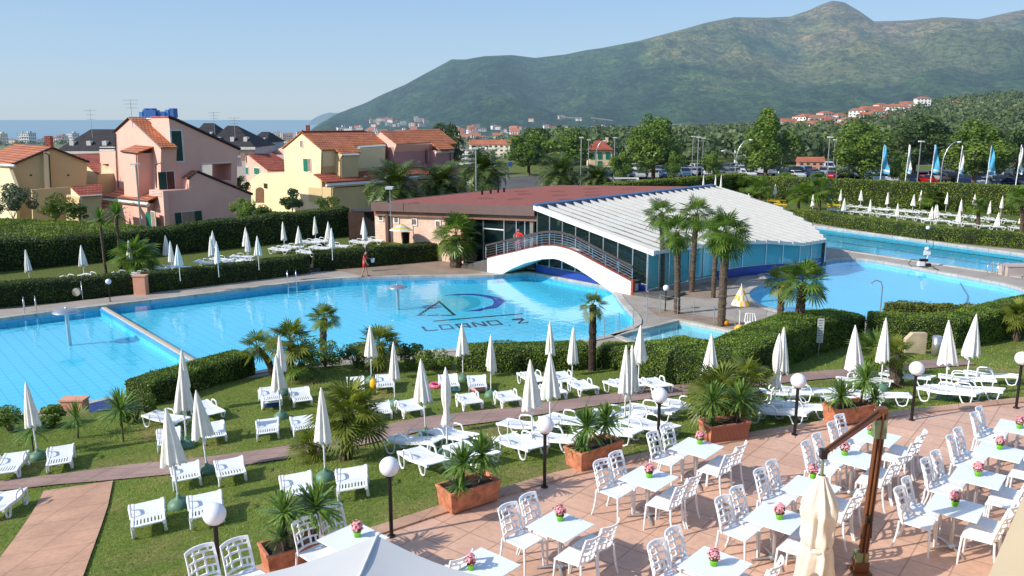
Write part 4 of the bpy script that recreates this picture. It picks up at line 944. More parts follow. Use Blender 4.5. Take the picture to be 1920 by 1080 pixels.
LG = [  # foot pixel, head pixel, description
 (-11,952,19,922,'lounger cut by the left edge, just left of the wide tiled walk'),
 (11,879,28,850,'lounger at the left edge, left of the leftmost garden parasol base'),
 (112,864,115,836,'lounger immediately right of the leftmost garden parasol'),
 (352,899,347,865,'lounger behind the pole of the big near parasol, touching the pink path'),
 (437,889,429,858,'lounger on the path edge, right of a green dome base'),
 (279,986,278,934,'nearest lounger at left, left of a green dome base and above the tiled walk'),
 (390,967,384,921,'lounger partly covered by the nearest white globe lamp'),
 (559,927,557,884,'lounger behind the tallest yucca of the leftmost planter'),
 (666,917,660,872,'lounger left of the second globe lamp'),
 (503,816,502,775,'lounger above the path, left of a green dome base and below the stacked pair'),
 (574,806,562,772,'lounger left of the big bushy fan palm'),
 (315,829,319,801,'lounger half behind the big near parasol canopy, on the upper lawn'),
 (405,818,397,787,'lounger just right of the middle one of the three hedge-end parasols'),
 (403,771,375,752,'lounger right of the three parasols, its armrest loop against the hedge'),
 (334,784,289,773,'lounger pointing left behind the three parasols'),
 (507,746,503,733,'lower lounger of the stacked pair beside the parasol by the palm clump'),
 (568,750,559,724,'lounger right of the parasol by the palm clump'),
 (666,727,666,706,'lounger left of the parasol at the trunked fan palm'),
 (723,721,722,702,'lounger with a yellow bag hung on its left side'),
 (722,777,705,747,'lounger right of the bushy palm, above the path, left of its neighbour'),
 (783,770,753,744,'lounger crossed by a parasol pole, above the path'),
 (847,722,837,700,'lounger with bright pool toys beneath, left one by the lone parasol'),
 (898,723,892,702,'lounger with a pink inflatable beneath, right of the lone parasol'),
 (895,757,868,732,'lounger right of the parasol with the pinched canopy'),
 (970,752,937,729,'lounger left of the wide-skirted parasol, above the path'),
 (1010,710,990,698,'lounger left of the two stacked-up parasols near the dense hedge'),
 (1053,737,1023,718,'lounger partly behind a parasol above the path, right of the wide-skirted one'),
 (1063,710,1050,698,'lounger behind the tallest parasol near the dense hedge'),
 (1113,727,1077,712,'lounger right of a green dome base, below the slim palm trunk'),
 (1193,722,1150,712,'lounger behind the group of three parasols'),
 (1250,722,1213,708,'lounger at the foot of the square hedge block'),
 (800,823,757,817,'lounger against the near side of the path, left end of the lower row'),
 (873,815,830,803,'lounger against the path, crossed by the pole of the pinched parasol'),
 (817,862,777,842,'lounger left of the yuccas in the second planter'),
 (917,850,857,830,'lounger behind the yuccas of the second planter'),
 (1010,795,970,788,'lounger just above the third globe lamp on the left'),
 (1000,833,957,817,'lounger left of the third globe lamp pole'),
 (1067,820,1017,810,'lounger right of the third globe lamp pole'),
 (1087,787,1047,778,'lounger behind the yuccas of the third planter, by the path'),
 (1180,775,1143,769,'lounger on the path edge right of the third planter'),
 (1170,807,1123,798,'lounger right of the yuccas of the third planter, lower row'),
 (1247,767,1200,759,'lounger behind the fourth globe lamp'),
 (1250,798,1193,785,'lounger below the fourth globe, its foot behind the lamp pole'),
 (1312,759,1271,751,'lounger mostly hidden behind the big yellowing palm'),
 (1504,733,1444,729,'lounger right of the yellowing palm behind the fifth globe'),
 (1549,729,1489,725,'lounger right of the fifth globe, back row'),
 (1549,761,1470,753,'lounger crossed by the fifth lamp pole, front row'),
 (1496,770,1432,761,'lounger at the right side of the ribbed planter palm'),
 (1646,744,1552,742,'lounger behind the yuccas of the planter at the umbrella arm'),
 (1687,738,1620,732,'lounger right of the planter at the umbrella arm'),
 (1642,710,1605,706,'lounger between the fan palm with shaggy trunk and the path'),
 (1725,704,1684,697,'lounger behind the sixth globe lamp'),
 (1830,734,1740,723,'front lounger of the four at right, nearest to the tiles'),
 (1871,728,1785,719,'lounger behind the front one of the four at right'),
 (1860,709,1774,702,'lounger under the parasol with a slanted hem at right'),
 (1905,702,1822,695,'back lounger of the four at right, its armrest standing clear')]
for fx, fy, hx, hy, lb in LG:
    a = garden_at(fx, fy, .33); b = garden_at(hx, hy, .42); c = (a+b)/2; c.z = garden_z(c.x, c.y)
    put_lounger(c, math.atan2(a.y-b.y, a.x-b.x)+random.uniform(-.04,.04), 'white '+lb, 'white loungers on the garden lawn', garden_z)
c = garden_at(506, 744, .33); a = garden_at(507,746,.33); b = garden_at(503,733,.33)
c_ = (garden_at(508,738,.5)); c_.z = garden_z(c_.x, c_.y); put_lounger(c_, math.atan2(a.y-b.y, a.x-b.x), 'white slatted upper lounger of the stacked pair beside the parasol by the palm clump', 'white loungers on the garden lawn', garden_z, .17)
FL = [(131,519),(172,515),(229,512),(274,510),(304,502),(337,499),(386,492),(416,487),(454,483),(442,492),(467,490),(525,471),(549,467),(583,459),(604,457),(577,476),(600,469),(634,466),(675,460),(701,457)]
for i, (x, y) in enumerate(sorted(FL)):
    g = at(x, y, 1.0); g.z = lawn_z(g.x, g.y); put_lounger(g, R(-8)+random.uniform(-.15,.15), 'white lounger on the left raised lawn, %s from the left' % ORD[i], 'loungers behind the low hedge on the left lawn', lambda a, b: lawn_z(a, b))
FR = [(700,793),(765,800),(820,770),(845,805),(910,810),(960,785),(1015,820),(1085,828),(1060,790),(1130,800),(1200,805),(1185,838),(1255,845),(1290,808),(1310,858),(1395,860),(1380,820),(1450,825),(1490,875),(1560,880),(1555,838),(1625,845),(1665,893),(1745,898),(1730,855),(1815,862),(1880,907),(880,775),(1005,790),(1165,800),(1245,805),(1350,815),(1600,840),(1690,850)]
FR = sorted([(1360+a/3.4286, 160+b/3.4286) for a, b in FR])
for i, (x, y) in enumerate(FR):
    g = at(x, y, .45); g.z = .02+.0; put_lounger(g, R(-14)+random.uniform(-.12,.12), 'white lounger on the right lawn beyond the lap pool, %s from the left' % ORD[i], 'white loungers between the hedges at right')
for i, ((x, y), d) in enumerate(zip([(310,735),(352,730),(355,757),(700,760)], ['left','back right','front right','lone right-hand'])):
    g = at(1360+x/3.4286, 160+y/3.4286, .45); g.z = .02; put_lounger(g, R(-20), 'bright yellow lounger on the far lawn, the %s of the yellow ones' % d, 'yellow loungers near the tall hedge', mat=YEL)
# ================================================================ closed parasols
def parasol_proto(kind):
    r0 = {'a': .17, 'b': .22, 'c': .13, 'd': .16}[kind]; seed = {'a':1,'b':2,'c':3,'d':4}[kind]; nf = 8; rg = random.Random(seed)
    zt = 2.12; zb = {'a': .92, 'b': .98, 'c': .82, 'd': 1.0}[kind]; n = 12; ph = [rg.uniform(-.3,.3) for _ in range(nf)]
    prof = [(.012, zt+.05),(.022, zt),(.04, zt-.06)]
    for i in range(1, n+1):
        f = i/n; r = .04+(r0-.04)*f**.85
        if kind == 'c': r = .045+.06*math.sin(math.pi*min(1,f*1.25))+(.0 if f < .78 else (f-.78)*.35)
        prof.append((r, zt-.06-(zt-.06-zb)*f))
    def wob(th, j, z):
        f = max(0, (zt-z)/(zt-zb)); k = int(th/(2*math.pi)*nf) % nf
        return 1+.20*min(1, f*1.6)*math.cos(nf*th+ph[k])+.10*f*math.cos(3*th+seed+f*1.5)
    mb = MB(); mb.lathe(prof, 40, wob=wob)
    # uneven hem
    b = len(mb.v)-40
    for k in range(40):
        x, y, z = mb.v[b+k]; th = 2*math.pi*k/40; mb.v[b+k] = (x, y, z+.045*math.cos(nf*th+2)+.05*math.cos(th+seed)+(.12*math.cos(th-2.4) if kind == 'd' else 0))
    b2 = [mb.v[b+k] for k in range(40)]; mb.add([(x*.55, y*.55, z+.04) for x, y, z in b2]+b2, [(k, (k+1) % 40, 40+(k+1) % 40, 40+k) for k in range(40)])
    cm = mb.mesh('canopy', CANVAS)
    m2 = MB(); m2.tube([(0,0,.05),(0,0,2.1)], .021, 8); m2.box((.03,0,.86),(.05,.05,.07)); m2.tube([(.0,.0,.86),(.07,.0,.80)], .008, 5); pm = m2.mesh('pole', POLE_W)
    m3 = MB(); m3.lathe([(.0,.30),(.035,.30),(.05,.22),(.12,.20),(.20,.14),(.235,.06),(.23,0)], 20); m3.lathe([(.27,.02),(.27,.0)], 20); bm_ = m3.mesh('base', GREENP)
    return cm, pm, bm_
PAR = {k: parasol_proto(k) for k in 'abcd'}
def put_parasol(g, kind, label, group, lean=(0,0), rz=0., base=True, s=1.):
    t = thing('closed_parasol', label, 'parasol', g, 0, group); t.rotation_euler = (lean[1], lean[0], rz); t.scale = (s,s,s)
    for nm, me in zip(('canopy','pole','base'), PAR[kind]):
        if nm == 'base' and not base: continue
        link(bpy.data.objects.new(nm, me), t)
    return t
PB = {(62,716): (72,860), (310,762): (337,952), (356,727): (390,888), (335,686): (350,838)}
GP_ = [(62,716,'a',-.05,'leftmost parasol of the garden lawn, beside the spiky plants'),(310,762,'b',-.03,'nearest big parasol of the left group, cream with deep folds'),(341,656,'a',0,'back parasol of the overlapping group of three by the clipped hedge'),
 (335,686,'b',.02,'middle parasol of the overlapping group of three by the clipped hedge'),(356,727,'b',-.06,'front parasol of the overlapping group of three, its base on the path'),(524,630,'a',0,'rear one of two parasols in line by the palm clump'),
 (520,663,'b',-.03,'front one of two parasols in line by the palm clump'),(602,728,'a',0,'parasol in front of the big bushy palm'),(693,610,'b',0,'parasol left of the trunked fan palm at the pool'),
 (737,643,'a',-.04,'parasol between the bushy palm and the pool-side shrubs'),(796,674,'b',-.03,'parasol in the middle of the lawn, left of the pinched one'),(836,690,'c',-.01,'slim parasol with its canopy pinched in low down'),
 (867,607,'b',0,'lone wide parasol in front of the pool lettering'),(920,628,'d',0,'parasol with a crooked hem right of the lone wide one'),(1000,674,'b',-.03,'wide-skirted parasol touching the path in the middle'),
 (1033,603,'a',0,'tallest parasol in the middle, against the dense hedge'),(1033,661,'b',0,'parasol in line in front of the tallest middle one'),(1074,614,'a',0,'parasol left of the slim palm trunk'),
 (1176,648,'a',0,'left parasol of the tight pair below the splash pool'),(1185,647,'a',-.01,'right parasol of the tight pair below the splash pool'),(1200,611,'b',0,'parasol behind the tight pair, at the corner of the hedge block'),
 (1336,627,'b',0,'parasol standing behind the big yellowing palm'),(1460,626,'c',0,'slim parasol of the pair in front of the curved hedge'),(1470,615,'a',-.02,'wider parasol of the pair in front of the curved hedge'),
 (1612,612,'b',-.04,'parasol in front of the shaggy fan palm, right of the white sign'),(1664,597,'a',0,'parasol behind the shaggy fan palm by the vine hedge'),(1790,601,'b',-.06,'left one of the two broad parasols at right, by the steel bin'),(1825,590,'b',-.04,'right one of the two broad parasols at right')]
for i, (x, y, k, ln, lb) in enumerate(GP_):
    g = garden_at(x, y, 2.15); sc_ = 1.
    if (x, y) in PB: g = garden_at(*PB[(x, y)]); sc_ = (atY(x, y, g.y).z-g.z)/2.17
    put_parasol(g, k, 'closed cream '+lb, 'closed cream parasols on the garden lawn', (ln*1.2+random.uniform(-.012,.012), random.uniform(-.02,.02)), random.uniform(0,6.28) if k != 'd' else 0, s=sc_)
PL = sorted([(50,468),(152,460),(240,451),(311,441),(319,452),(333,459),(398,433),(394,443),(406,453),(460,426),(463,435),(482,442.5),(531,416),(559.5,424),(590,406),(615,415.5),(621,427.5),(682,407.6),(683,416)])
def lawn_pt(x, y, dz):
    z = .8
    for _ in range(6): p = at(x, y, z+dz); z = lawn_z(p.x, p.y)
    return Vector((p.x, p.y, z))
for i, (x, y) in enumerate(PL):
    g = lawn_pt(x, y, 2.15); put_parasol(g, 'ab'[i % 2], 'closed cream parasol on the left raised lawn, %s from the left' % ORD[i], 'closed parasols against the dark tall hedge', (random.uniform(-.03,.03), random.uniform(-.02,.02)), i, base=False)
PR = [(83,612),(235,615),(323,635),(370,620),(513,628),(150,695),(568,700),(666,637),(744,668),(768,725),(809,645),(877,672),(938,732),(980,657),(1049,687),(1105,662),(1114,757),(1212,700),(1260,672),(1330,780),(1355,768),(1368,768),(1428,687),(1523,732),(1508,790),(1608,700),(1706,742),(1783,710),(1757,815),(1915,800)]
PR = sorted([(1360+a/3.4286, 160+b/3.4286) for a, b in PR])
for i, (x, y) in enumerate(PR):
    g = at(x, y, 2.15+.02); g.z = .02; put_parasol(g, 'ab'[i % 2], 'closed pale parasol on the right lawn beyond the lap pool, %s from the left' % ORD[i], 'closed parasols in front of the long tall hedge', (random.uniform(-.02,.02), random.uniform(-.02,.02)), i, base=False)
for i, x in enumerate((1302.5, 1324, 1334)):   # three tops behind the roof corner
    g = atY(x, 345, 88); put_parasol(Vector((g.x, 84, .0)), 'a', 'parasol tip just showing above the far corner of the red roof, %s from the left' % ORD[i], 'parasol tips behind the red roof', base=False, s=1.0).scale = (1,1,2.0)
# lawns under them
sheet('left_lawn', [V2(p) for p in [(-45,41),(-42,38.6),(-27.4,44.6),(-21.8,48.4),(-13.6,54.6),(-10,56.4),(-4.4,58.4),(-4.4,60),(-9.5,63.5),(-11,66),(-15,68),(-21,63),(-30,56),(-45,54)]], [], lawn_z, LAWN2, 2.)
sheet('right_lawn', [V2(at(*p)) for p in [(1455,406),(1500,414),(1640,437),(1724,450),(1935,470),(1990,470),(1990,405),(1920,402),(1380,370),(1340,372)]], [], .02, LAWN2, 3.)
# ================================================================ globe lamps
def lamp_proto():
    m = MB(); m.tube([(0,0,0),(0,0,1.12)], .034, 10); m.lathe([(.07,0),(.07,.02),(.034,.03)], 12); m.lathe([(.034,1.08),(.075,1.10),(.08,1.13)], 12)
    g = MB(); g.lathe([(.17*math.sin(a), 1.275-.17*math.cos(a)) for a in [math.pi*k/16 for k in range(17)]], 28)
    return m.mesh('pole', BLACK), g.mesh('globe', GLOBE)
LPM = lamp_proto()
def put_lamp(g, label, s=1., group='globe lamps along the terrace edge', lean=0.):
    t = thing('globe_lamp', label, 'lamp', g, 0, group); t.scale = (s,s,s); t.rotation_euler = (0, lean, 0)
    for nm, me in zip(('pole','globe'), LPM): link(bpy.data.objects.new(nm, me), t)
for i, (x, y, lb) in enumerate([(402,964,'nearest globe lamp at left, in front of a lounger'),(730,875,'globe lamp between the white canopy and the second planter'),(1022,797,'globe lamp left of the third planter'),(1237,741,'globe lamp left of the big yellowing palm'),(1497,714,'globe lamp right of the ribbed planter'),(1719,691,'globe lamp right of the brown umbrella arm'),(1917,672,'globe lamp cut by the right edge')]):
    g = at(x, y, 2.8+1.275); g.z = 2.8; put_lamp(g, 'white '+lb)
for x, y, s, lb in [(203,528,.88,'small globe lamp before the low hedge, left of the pink pillar'),(1249,540,.95,'small globe lamp at the foot of the bridge stairs'),(1740,427,.95,'small globe lamp against the clipped hedge by the lap pool')]:
    g = at(x, y, 1.275*s); g.z = 0; put_lamp(g, 'white '+lb, s, 'globe lamps around the pools')
# ================================================================ terrace chairs, tables, flowers
def chair_proto():
    t = thing('grid_back_chair', 'x', 'chair', (0,0,0), 0, 'white grid-back chairs on the terrace')     # faces +x
    mb = MB(); n = 6; w = .43; vs = []
    for i in range(n+1):
        x = -.20+.42*i/n
        for j in range(n+1):
            y = (-.5+j/n)*w*(1-.10*(1-i/n)); z = .455-.012*math.sin(math.pi*i/n)*math.sin(math.pi*j/n)+(.0 if i < n else -.012); vs.append((x, y, z))
    m = n+1; lo = [(x, y, .425) for x, y, z in vs]
    f = [(i*m+j, i*m+j+1, (i+1)*m+j+1, (i+1)*m+j) for i in range(n) for j in range(n)]; k = len(vs)
    f2 = [tuple(k+q for q in reversed(a)) for a in f]; bd = [(j) for j in range(m)]+[i*m+n for i in range(1,m)]+[n*m+j for j in range(n-1,-1,-1)]+[i*m for i in range(n-1,0,-1)]
    f3 = [(bd[i], bd[(i+1) % len(bd)], k+bd[(i+1) % len(bd)], k+bd[i]) for i in range(len(bd))]
    mb.add(vs+lo, f+f2+f3, 0, False); bevel(mb.build('seat', WHITE, t), .006, 1)
    bk = MB()
    def bp(u, v, d=0):      # u across -1..1, v 0..1 up
        cv = .035*(1-u*u)*(-1)     # concave towards the sitter
        x = -.215-.09*v-.03*v*v+cv*.9*(1 if True else 0)+d+.045*u*u; return Vector((x-0.0, u*w/2*(.99-.02*v), .44+v*.42))
    def bar(u0, v0, u1, v1, hw, th=.011, n=5):
        P = [(u0+(u1-u0)*k/n, v0+(v1-v0)*k/n) for k in range(n+1)]; vert = abs(v1-v0) > abs(u1-u0)*.5; q = []
        for (u, v) in P:
            if vert: a, b = (u-hw/(w/2), v), (u+hw/(w/2), v)
            else: a, b = (u, v-hw/.42), (u, v+hw/.42)
            q += [bp(*a, -th), bp(*b, -th), bp(*b, th), bp(*a, th)]
        bk.add(q, [(4*i+a, 4*i+(a+1) % 4, 4*i+4+(a+1) % 4, 4*i+4+a) for i in range(n) for a in range(4)]+[(0,1,2,3), (4*n+3,4*n+2,4*n+1,4*n)])
    bar(-.94, -.02, -.94, 1.0, .013); bar(.94, -.02, .94, 1.0, .013)
    bar(-1, .97, 1, .97, .022, n=8); bar(-.95, .60, .95, .60, .011, n=8); bar(-.95, .35, .95, .35, .010, n=8); bar(-.95, .10, .95, .10, .013, n=8); bar(-.5,.80,.95,.80,.009, n=6)
    bar(-.33,.10,-.33,.97,.011); bar(.33,.10,.33,.80,.011); bar(.12,.80,.12,.97,.011); bar(-.66,.60,-.66,.35,.008); bar(.66,.35,.66,.10,.008); bar(.62,.8,.62,.97,.009)
    bk.build('backrest', WHITE, t)
    for s in (-1, 1):
        l = MB(); l.tube([(.20,s*.195,.44),(.215,s*.205,.22),(.225,s*.215,0)], [.020,.017,.014], 6); l.build('leg', WHITE, t)
        l = MB(); l.tube([(-.215,s*.20,.46),(-.225,s*.205,.30),(-.255,s*.21,.12),(-.295,s*.215,0)], [.018,.018,.016,.014], 6); l.build('leg', WHITE, t)
    return t
CH = chair_proto(); _chu = [False]
def put_chair(p, ang, label):
    if not _chu[0]:
        _chu[0] = True; CH.scale = (1.09,)*3; CH.location = p; CH.rotation_euler = (0,0,ang); CH['label'] = label; return CH
    return dup(CH, p, (0,0,ang), label)
def table_proto():
    t = thing('square_table', 'x', 'table', (0,0,0), 0, 'white square tables on the terrace'); S_ = .78
    m = MB(); m.box((0,0,.735),(S_,S_,.014)); bevel(m.build('tabletop', TABLE, t), .004, 1)
    m = MB(); m.tube([(0,0,.03),(0,0,.73)], .032, 12); m.lathe([(.07,.03),(.07,.07),(.032,.10)], 12); m.box((0,0,.718),(.3,.3,.012)); m.build('column', STEEL, t)
    for k in range(4):
        a = R(45+90*k); c, s = math.cos(a), math.sin(a); m = MB(); m.tube([(.03*c,.03*s,.05),(.2*c,.2*s,.045),(.37*c,.37*s,.018)], [.03,.024,.018], 6, squash=(1.,.6)); m.build('foot', STEEL, t)
    return t
TB = table_proto(); _tbu = [False]
PINK = M('pink_blossom', (.80,.09,.15), .6, .35, 60, c2=(.88,.40,.42)); LIMEP = M('lime_pot', (.18,.55,.02), .4, .05, 5); FOL = M('begonia_leaves', (.10,.06,.02), .6, .5, 60, c2=(.10,.14,.03))
def flower_mesh(seed):
    rg = np.random.default_rng(seed); n = 130; P = rg.normal(0, 1, (n,3)); P /= np.linalg.norm(P, axis=1, keepdims=True); P *= rg.uniform(.4,1,(n,1))**.5*np.array([.062,.062,.075]); P[:,2] += .155
    P[:,:2] += rg.normal(0,.012,(n,2)); V, Q = leaf_quads(P, .034, None, .85, .4, 0, seed); a = np_mesh('blossoms', V, Q, PINK, link_it=False)
    P = rg.normal(0, 1, (90,3)); P /= np.linalg.norm(P, axis=1, keepdims=True); P *= np.array([.055,.055,.06]); P[:,2] += .12; V, Q = leaf_quads(P, .032, None, .7, .4, 0, seed+50); b = np_mesh('leaves', V, Q, FOL, link_it=False)
    m = MB(); m.lathe([(.001,0),(.034,0),(.046,.07),(.049,.075),(.044,.075),(.042,.06),(.001,.06)], 20); return a, b, m.mesh('pot', LIMEP)
FM = [flower_mesh(i) for i in range(4)]
TA = Vector((.65,.76,0)).normalized(); TBv = Vector((.785,-.62,0)).normalized(); TANG = math.atan2(TA.y, TA.x)
TBL = [ # table centre pixel (on the top), flower pixel or None, description, chairs (a, side)
 (1307,839,(1312,826),'beside the ribbed planter', 'llrr'),(1216,896,(1217,889),'diagonally below the ribbed-planter table','llrr'),(1050,985,(1050,970),'alone nearest the second globe lamp','llrr'),
 (1455,971,(1461,967),'left of the hanging closed umbrella','llrr'),(1521,915,(1524,890),'half hidden behind the closed umbrella','llrr'),(1599,858,(1583,847),'below the sloping brown umbrella arm','llrr'),(1642,819,(1632,808),'farthest behind the brown umbrella post','llrr'),
 (1341,1059,(1338,1054),'cut by the bottom edge','llrr'),(1791,951,(1790,942),'nearest to the cream corner wall','llrr'),(1834,894,(1833,886),'second from the cream corner wall','llrr'),(1875,847,(1874,836),'third from the cream corner wall','llrr'),
 (1910,802,(1911,797),'at the far right edge','llrr'),(662,1010,(670,1000),'half covered by the white canopy','llr')]
RS = R(0)
WORDS = {'l': ['nearer','farther'], 'r': ['nearer','farther']}
for i, (x, y, fp, lb, chs) in enumerate(TBL):
    c = at(x, y, 3.542); c.z = 2.8; label = 'white square table '+lb; rz = TANG+random.uniform(-.03,.03)
    if not _tbu[0]: o = TB; _tbu[0] = True; o.location = c; o.rotation_euler = (0,0,rz); o['label'] = label
    else: o = dup(TB, c, (0,0,rz), label)
    if fp:
        p = at(fp[0], fp[1]+6, 3.542); t = thing('potted_begonia', 'pink begonia in a lime pot on the table '+lb, 'flower pot', p, random.uniform(0,6), 'pink flowers in lime pots')
        p.z = 3.543; t.location = p; t.scale = (1.35,1.35,1.2)
        for nm, me in zip(('blossoms','leaves','pot'), FM[i % 4]): link(bpy.data.objects.new(nm, me), t)
    for k, s in enumerate(chs):
        j = chs[:k].count(s); a = (-.33+.50*j if s == 'l' else -.24+.50*j)+random.uniform(-.02,.02); bo = (-.46 if s == 'l' else .45)+random.uniform(-.02,.03)
        p = c+TA*a+TBv*bo; ang = math.atan2(TBv.y, TBv.x)+(0 if s == 'l' else math.pi)+random.uniform(-.07,.07)
        put_chair(p, ang, 'white grid-back chair, %s %s one at the table %s' % (WORDS[s][j], 'left' if s == 'l' else 'right', lb))
# extra chairs whose tables lie under the white canopy or outside the frame
for x, y, ang, lb in [(396,1052,TANG-math.pi/2,'white grid-back chair cut by the bottom edge, left of the leftmost planter'),(462,1038,TANG-math.pi/2,'white grid-back chair directly left of the leftmost terracotta planter'),(836,1036,TANG+math.pi/2,'white grid-back chair whose back rises beyond the white canopy edge, right of the globe lamp'),(1225,1060,TANG-math.pi/2,'white grid-back chair at the bottom edge, right of the white canopy')][:3]:
    p = at(x, y, 2.8+.86); put_chair(Vector((p.x, p.y, 2.8)), ang, lb)
c = at(905, 1062, 3.542); c.z = 2.8; dup(TB, c, (0,0,TANG), 'white square table almost wholly under the edge of the white canopy')
t = thing('potted_begonia', 'pink begonia peeping over the edge of the white canopy', 'flower pot', (0,0,0), 0, 'pink flowers in lime pots'); p = at(883, 1068, 3.542); p.z = 3.543; t.location = p; t.scale = (1.15,)*3
for nm, me in zip(('blossoms','leaves','pot'), FM[1]): link(bpy.data.objects.new(nm, me), t)
# ================================================================ planters with yuccas
def ribbed(nm):
    m, nt, b, o = nmat(nm); w = N(nt, 'ShaderNodeTexWave', Scale=9.); w.bands_direction = 'X'; nt.links.new(objc(nt), w.inputs[0])
    nt.links.new(ramp(nt, w.outputs['Fac'], [(.2, (.28,.09,.045)), (.8, (.50,.19,.11))]), b.inputs['Base Color']); b.inputs['Roughness'].default_value = .8; bump(nt, b, w.outputs['Fac'], .8, .02); return m
RIB = ribbed('ribbed_terracotta')
def planter(A, B, label, h=.44, dep=.46, mat=TERRA):
    A = Vector(A); B = Vector(B); L = (B-A).length; ang = math.atan2(B.y-A.y, B.x-A.x); t = thing('terracotta_planter', label, 'planter', (A.x, A.y, 2.8), ang, 'terracotta planters along the terrace edge')
    m = MB(); e = .035
    def ring(z, g, i=0.): return [(-g+i, -g+i, z), (L+g-i, -g+i, z), (L+g-i, dep+g-i, z), (-g+i, dep+g-i, z)]
    R_ = [ring(.03, 0), ring(h-.06, e), ring(h-.055, e+.015), ring(h, e+.018), ring(h, e+.018, .05), ring(h-.09, e, .05)]
    vs = sum(R_, []); m.add(vs, [(4*r+k, 4*r+(k+1) % 4, 4*r+4+(k+1) % 4, 4*r+4+k) for r in range(5) for k in range(4)]+[(3,2,1,0)])
    for x in (.12, L-.12): m.box((x, dep/2, .016), (.1, dep*.9, .03))
    bevel(m.build('trough', mat, t), .012, 2)
    s = MB(); n = 12; vs = [((-e+.03)+(L+2*e-.06)*i/n, .0+(dep)*j/5, h-.075+.03*noise.noise(Vector((i*.9+A.x, j*.8, 0)))) for i in range(n+1) for j in range(6)]
    s.add(vs, [(i*6+j, i*6+j+1, (i+1)*6+j+1, (i+1)*6+j) for i in range(n) for j in range(5)], 0, True); s.build('soil', SOIL, t); return t, ang, L
def plant_in(A, B, heads, label, seed, n=95):
    """heads: (fraction along, px, py, radius)"""
    A = Vector((A[0], A[1], 2.8)); B = Vector((B[0], B[1], 2.8)); d = (B-A).normalized(); nn = Vector((-d.y, d.x, 0)); root = A.lerp(B, .5)+nn*.23; root.z = 2.8+.35; H_ = []
    for f, px, py, r in heads:
        q = A.lerp(B, f)+nn*.23; c = atY(px, py, q.y); H_.append((c.x-root.x, q.y-root.y, max(.05, c.z-root.z), r*1.22))
    yucca(root, H_, label, seed, group='yuccas in the terracotta planters', wid=.042, n=n, name='yucca', tr=.028)
PLN = [((-1.08,13.78),(-.26,14.36),'terracotta planter in front of the loungers, right of the second globe lamp',TERRA,[(.05,862,912,.26),(.3,868,868,.36),(.75,904,852,.40)]),
       ((1.4,15.6),(2.28,16.30),'terracotta planter left of the paired tables, right of the third globe lamp',TERRA,[(.1,1088,838,.26),(.35,1100,800,.40),(.75,1136,792,.40)]),
       ((4.36,17.08),(5.25,17.38),'ribbed terracotta planter under the big yellowing palm',RIB,[(.1,1335,800,.24),(.3,1335,752,.42),(.75,1388,750,.42)]),
       ((7.55,18.16),(8.5,18.52),'terracotta planter behind the farthest table, at the top of the umbrella arm',TERRA,[(.1,1578,742,.38),(.55,1622,712,.40),(.85,1640,745,.28)]),
       ((-3.72,11.62),(-2.95,12.12),'leftmost terracotta planter, behind two grid-back chairs',TERRA,[(.08,528,1008,.24),(.25,532,962,.36),(.7,592,950,.40)])]
for i, (A, B, lb, mt, hd) in enumerate(PLN):
    planter(A, B, lb, mat=mt); plant_in(A, B, hd, 'sword-leaved yucca with several heads growing in the '+lb.split(',')[0].replace(' in front of the loungers', ' nearest the second globe lamp'), 70+i)
# ================================================================ cantilever umbrella (closed) and open white umbrella
t = thing('cantilever_umbrella', 'closed cream cantilever umbrella hanging from a brown metal arm and post among the tables', 'umbrella', (5.49,11.9,2.8))
top = Vector((5.60,11.9,5.47))-t.location; end = Vector((4.49,11.2,5.08))-t.location
m = MB(); m.tube([(0,0,0),top*.995], [.064,.064], 4, smooth=False); [m.tube([Vector((dx,dy,0)), top+Vector((dx,dy,0))], .018, 6) for dx, dy in ((.05,-.06),(-.05,-.06),(0,-.078))]; m.build('post', BROWN, t)
m = MB(); m.box((0,0,.02),(.28,.28,.04)); m.box((0,0,.12),(.2,.2,.16)); m.build('foot_plate', BROWN, t)
OLV = M('verdigris_bracket', (.22,.26,.14), .5, .3, 8, metal=.3)
m = MB(); m.box(top*.90, (.165,.165,.30)); m.build('bracket', OLV, t); m = MB(); m.box(Vector((.0,0,.25)), (.18,.17,.22)); m.build('bracket', OLV, t)
m = MB(); d = (end-top); m.tube([top+Vector((0,0,-.02)), end], [.062,.05], 4, smooth=False); m.tube([top+Vector((0,-.0,.06)), end+Vector((0,0,.055))], .016, 6); m.build('arm', BROWN, t)
m = MB(); m.box(top+Vector((0,0,.0)), (.15,.13,.12)); m.build('hinge', BROWN, t); m = MB(); m.box(end, (.09,.09,.14)); m.build('hinge', BLACK, t)
m = MB(); m.box(Vector((.02,-.10,.95)), (.09,.07,.13)); m.tube([(.03,-.14,.93),(.03,-.19,.93),(.04,-.19,.68)], .012, 6); m.build('crank', BLACK, t)
m = MB(); m.tube([end, end+Vector((0,0,-.36))], .022, 8); m.tube([end+Vector((0,0,-.3)), end+Vector((0,0,-1.95))], .025, 8); m.build('canopy_pole', OLV, t)
zt = end.z-.33; zb = .16; prof = []; n = 30
for i in range(n+1):
    f = i/n; r = .05+.13*min(1, f*5)+.07*f
    r *= 1-.18*math.exp(-((f-.62)/.03)**2); r += .04*math.exp(-((f-.30)/.06)**2)+.05*max(0, f-.66)
    prof.append((r, zt-(zt-zb)*f))
m = MB(); m.lathe(prof, 64, (end.x, end.y, 0), wob=lambda th, j, z: 1+.16*min(1, j/5)*math.cos(8*th+.8*math.sin(j*.25))+.07*math.cos(13*th+j*.3)+.05*math.cos(2*th+j*.2)); cv = m.build('canopy', CANVAS2, t)
m = MB(); m.lathe([(.205,zt-(zt-zb)*.60),(.225,zt-(zt-zb)*.61),(.225,zt-(zt-zb)*.635),(.205,zt-(zt-zb)*.645)], 32, (end.x, end.y, 0)); m.build('strap', CANVAS2, t)
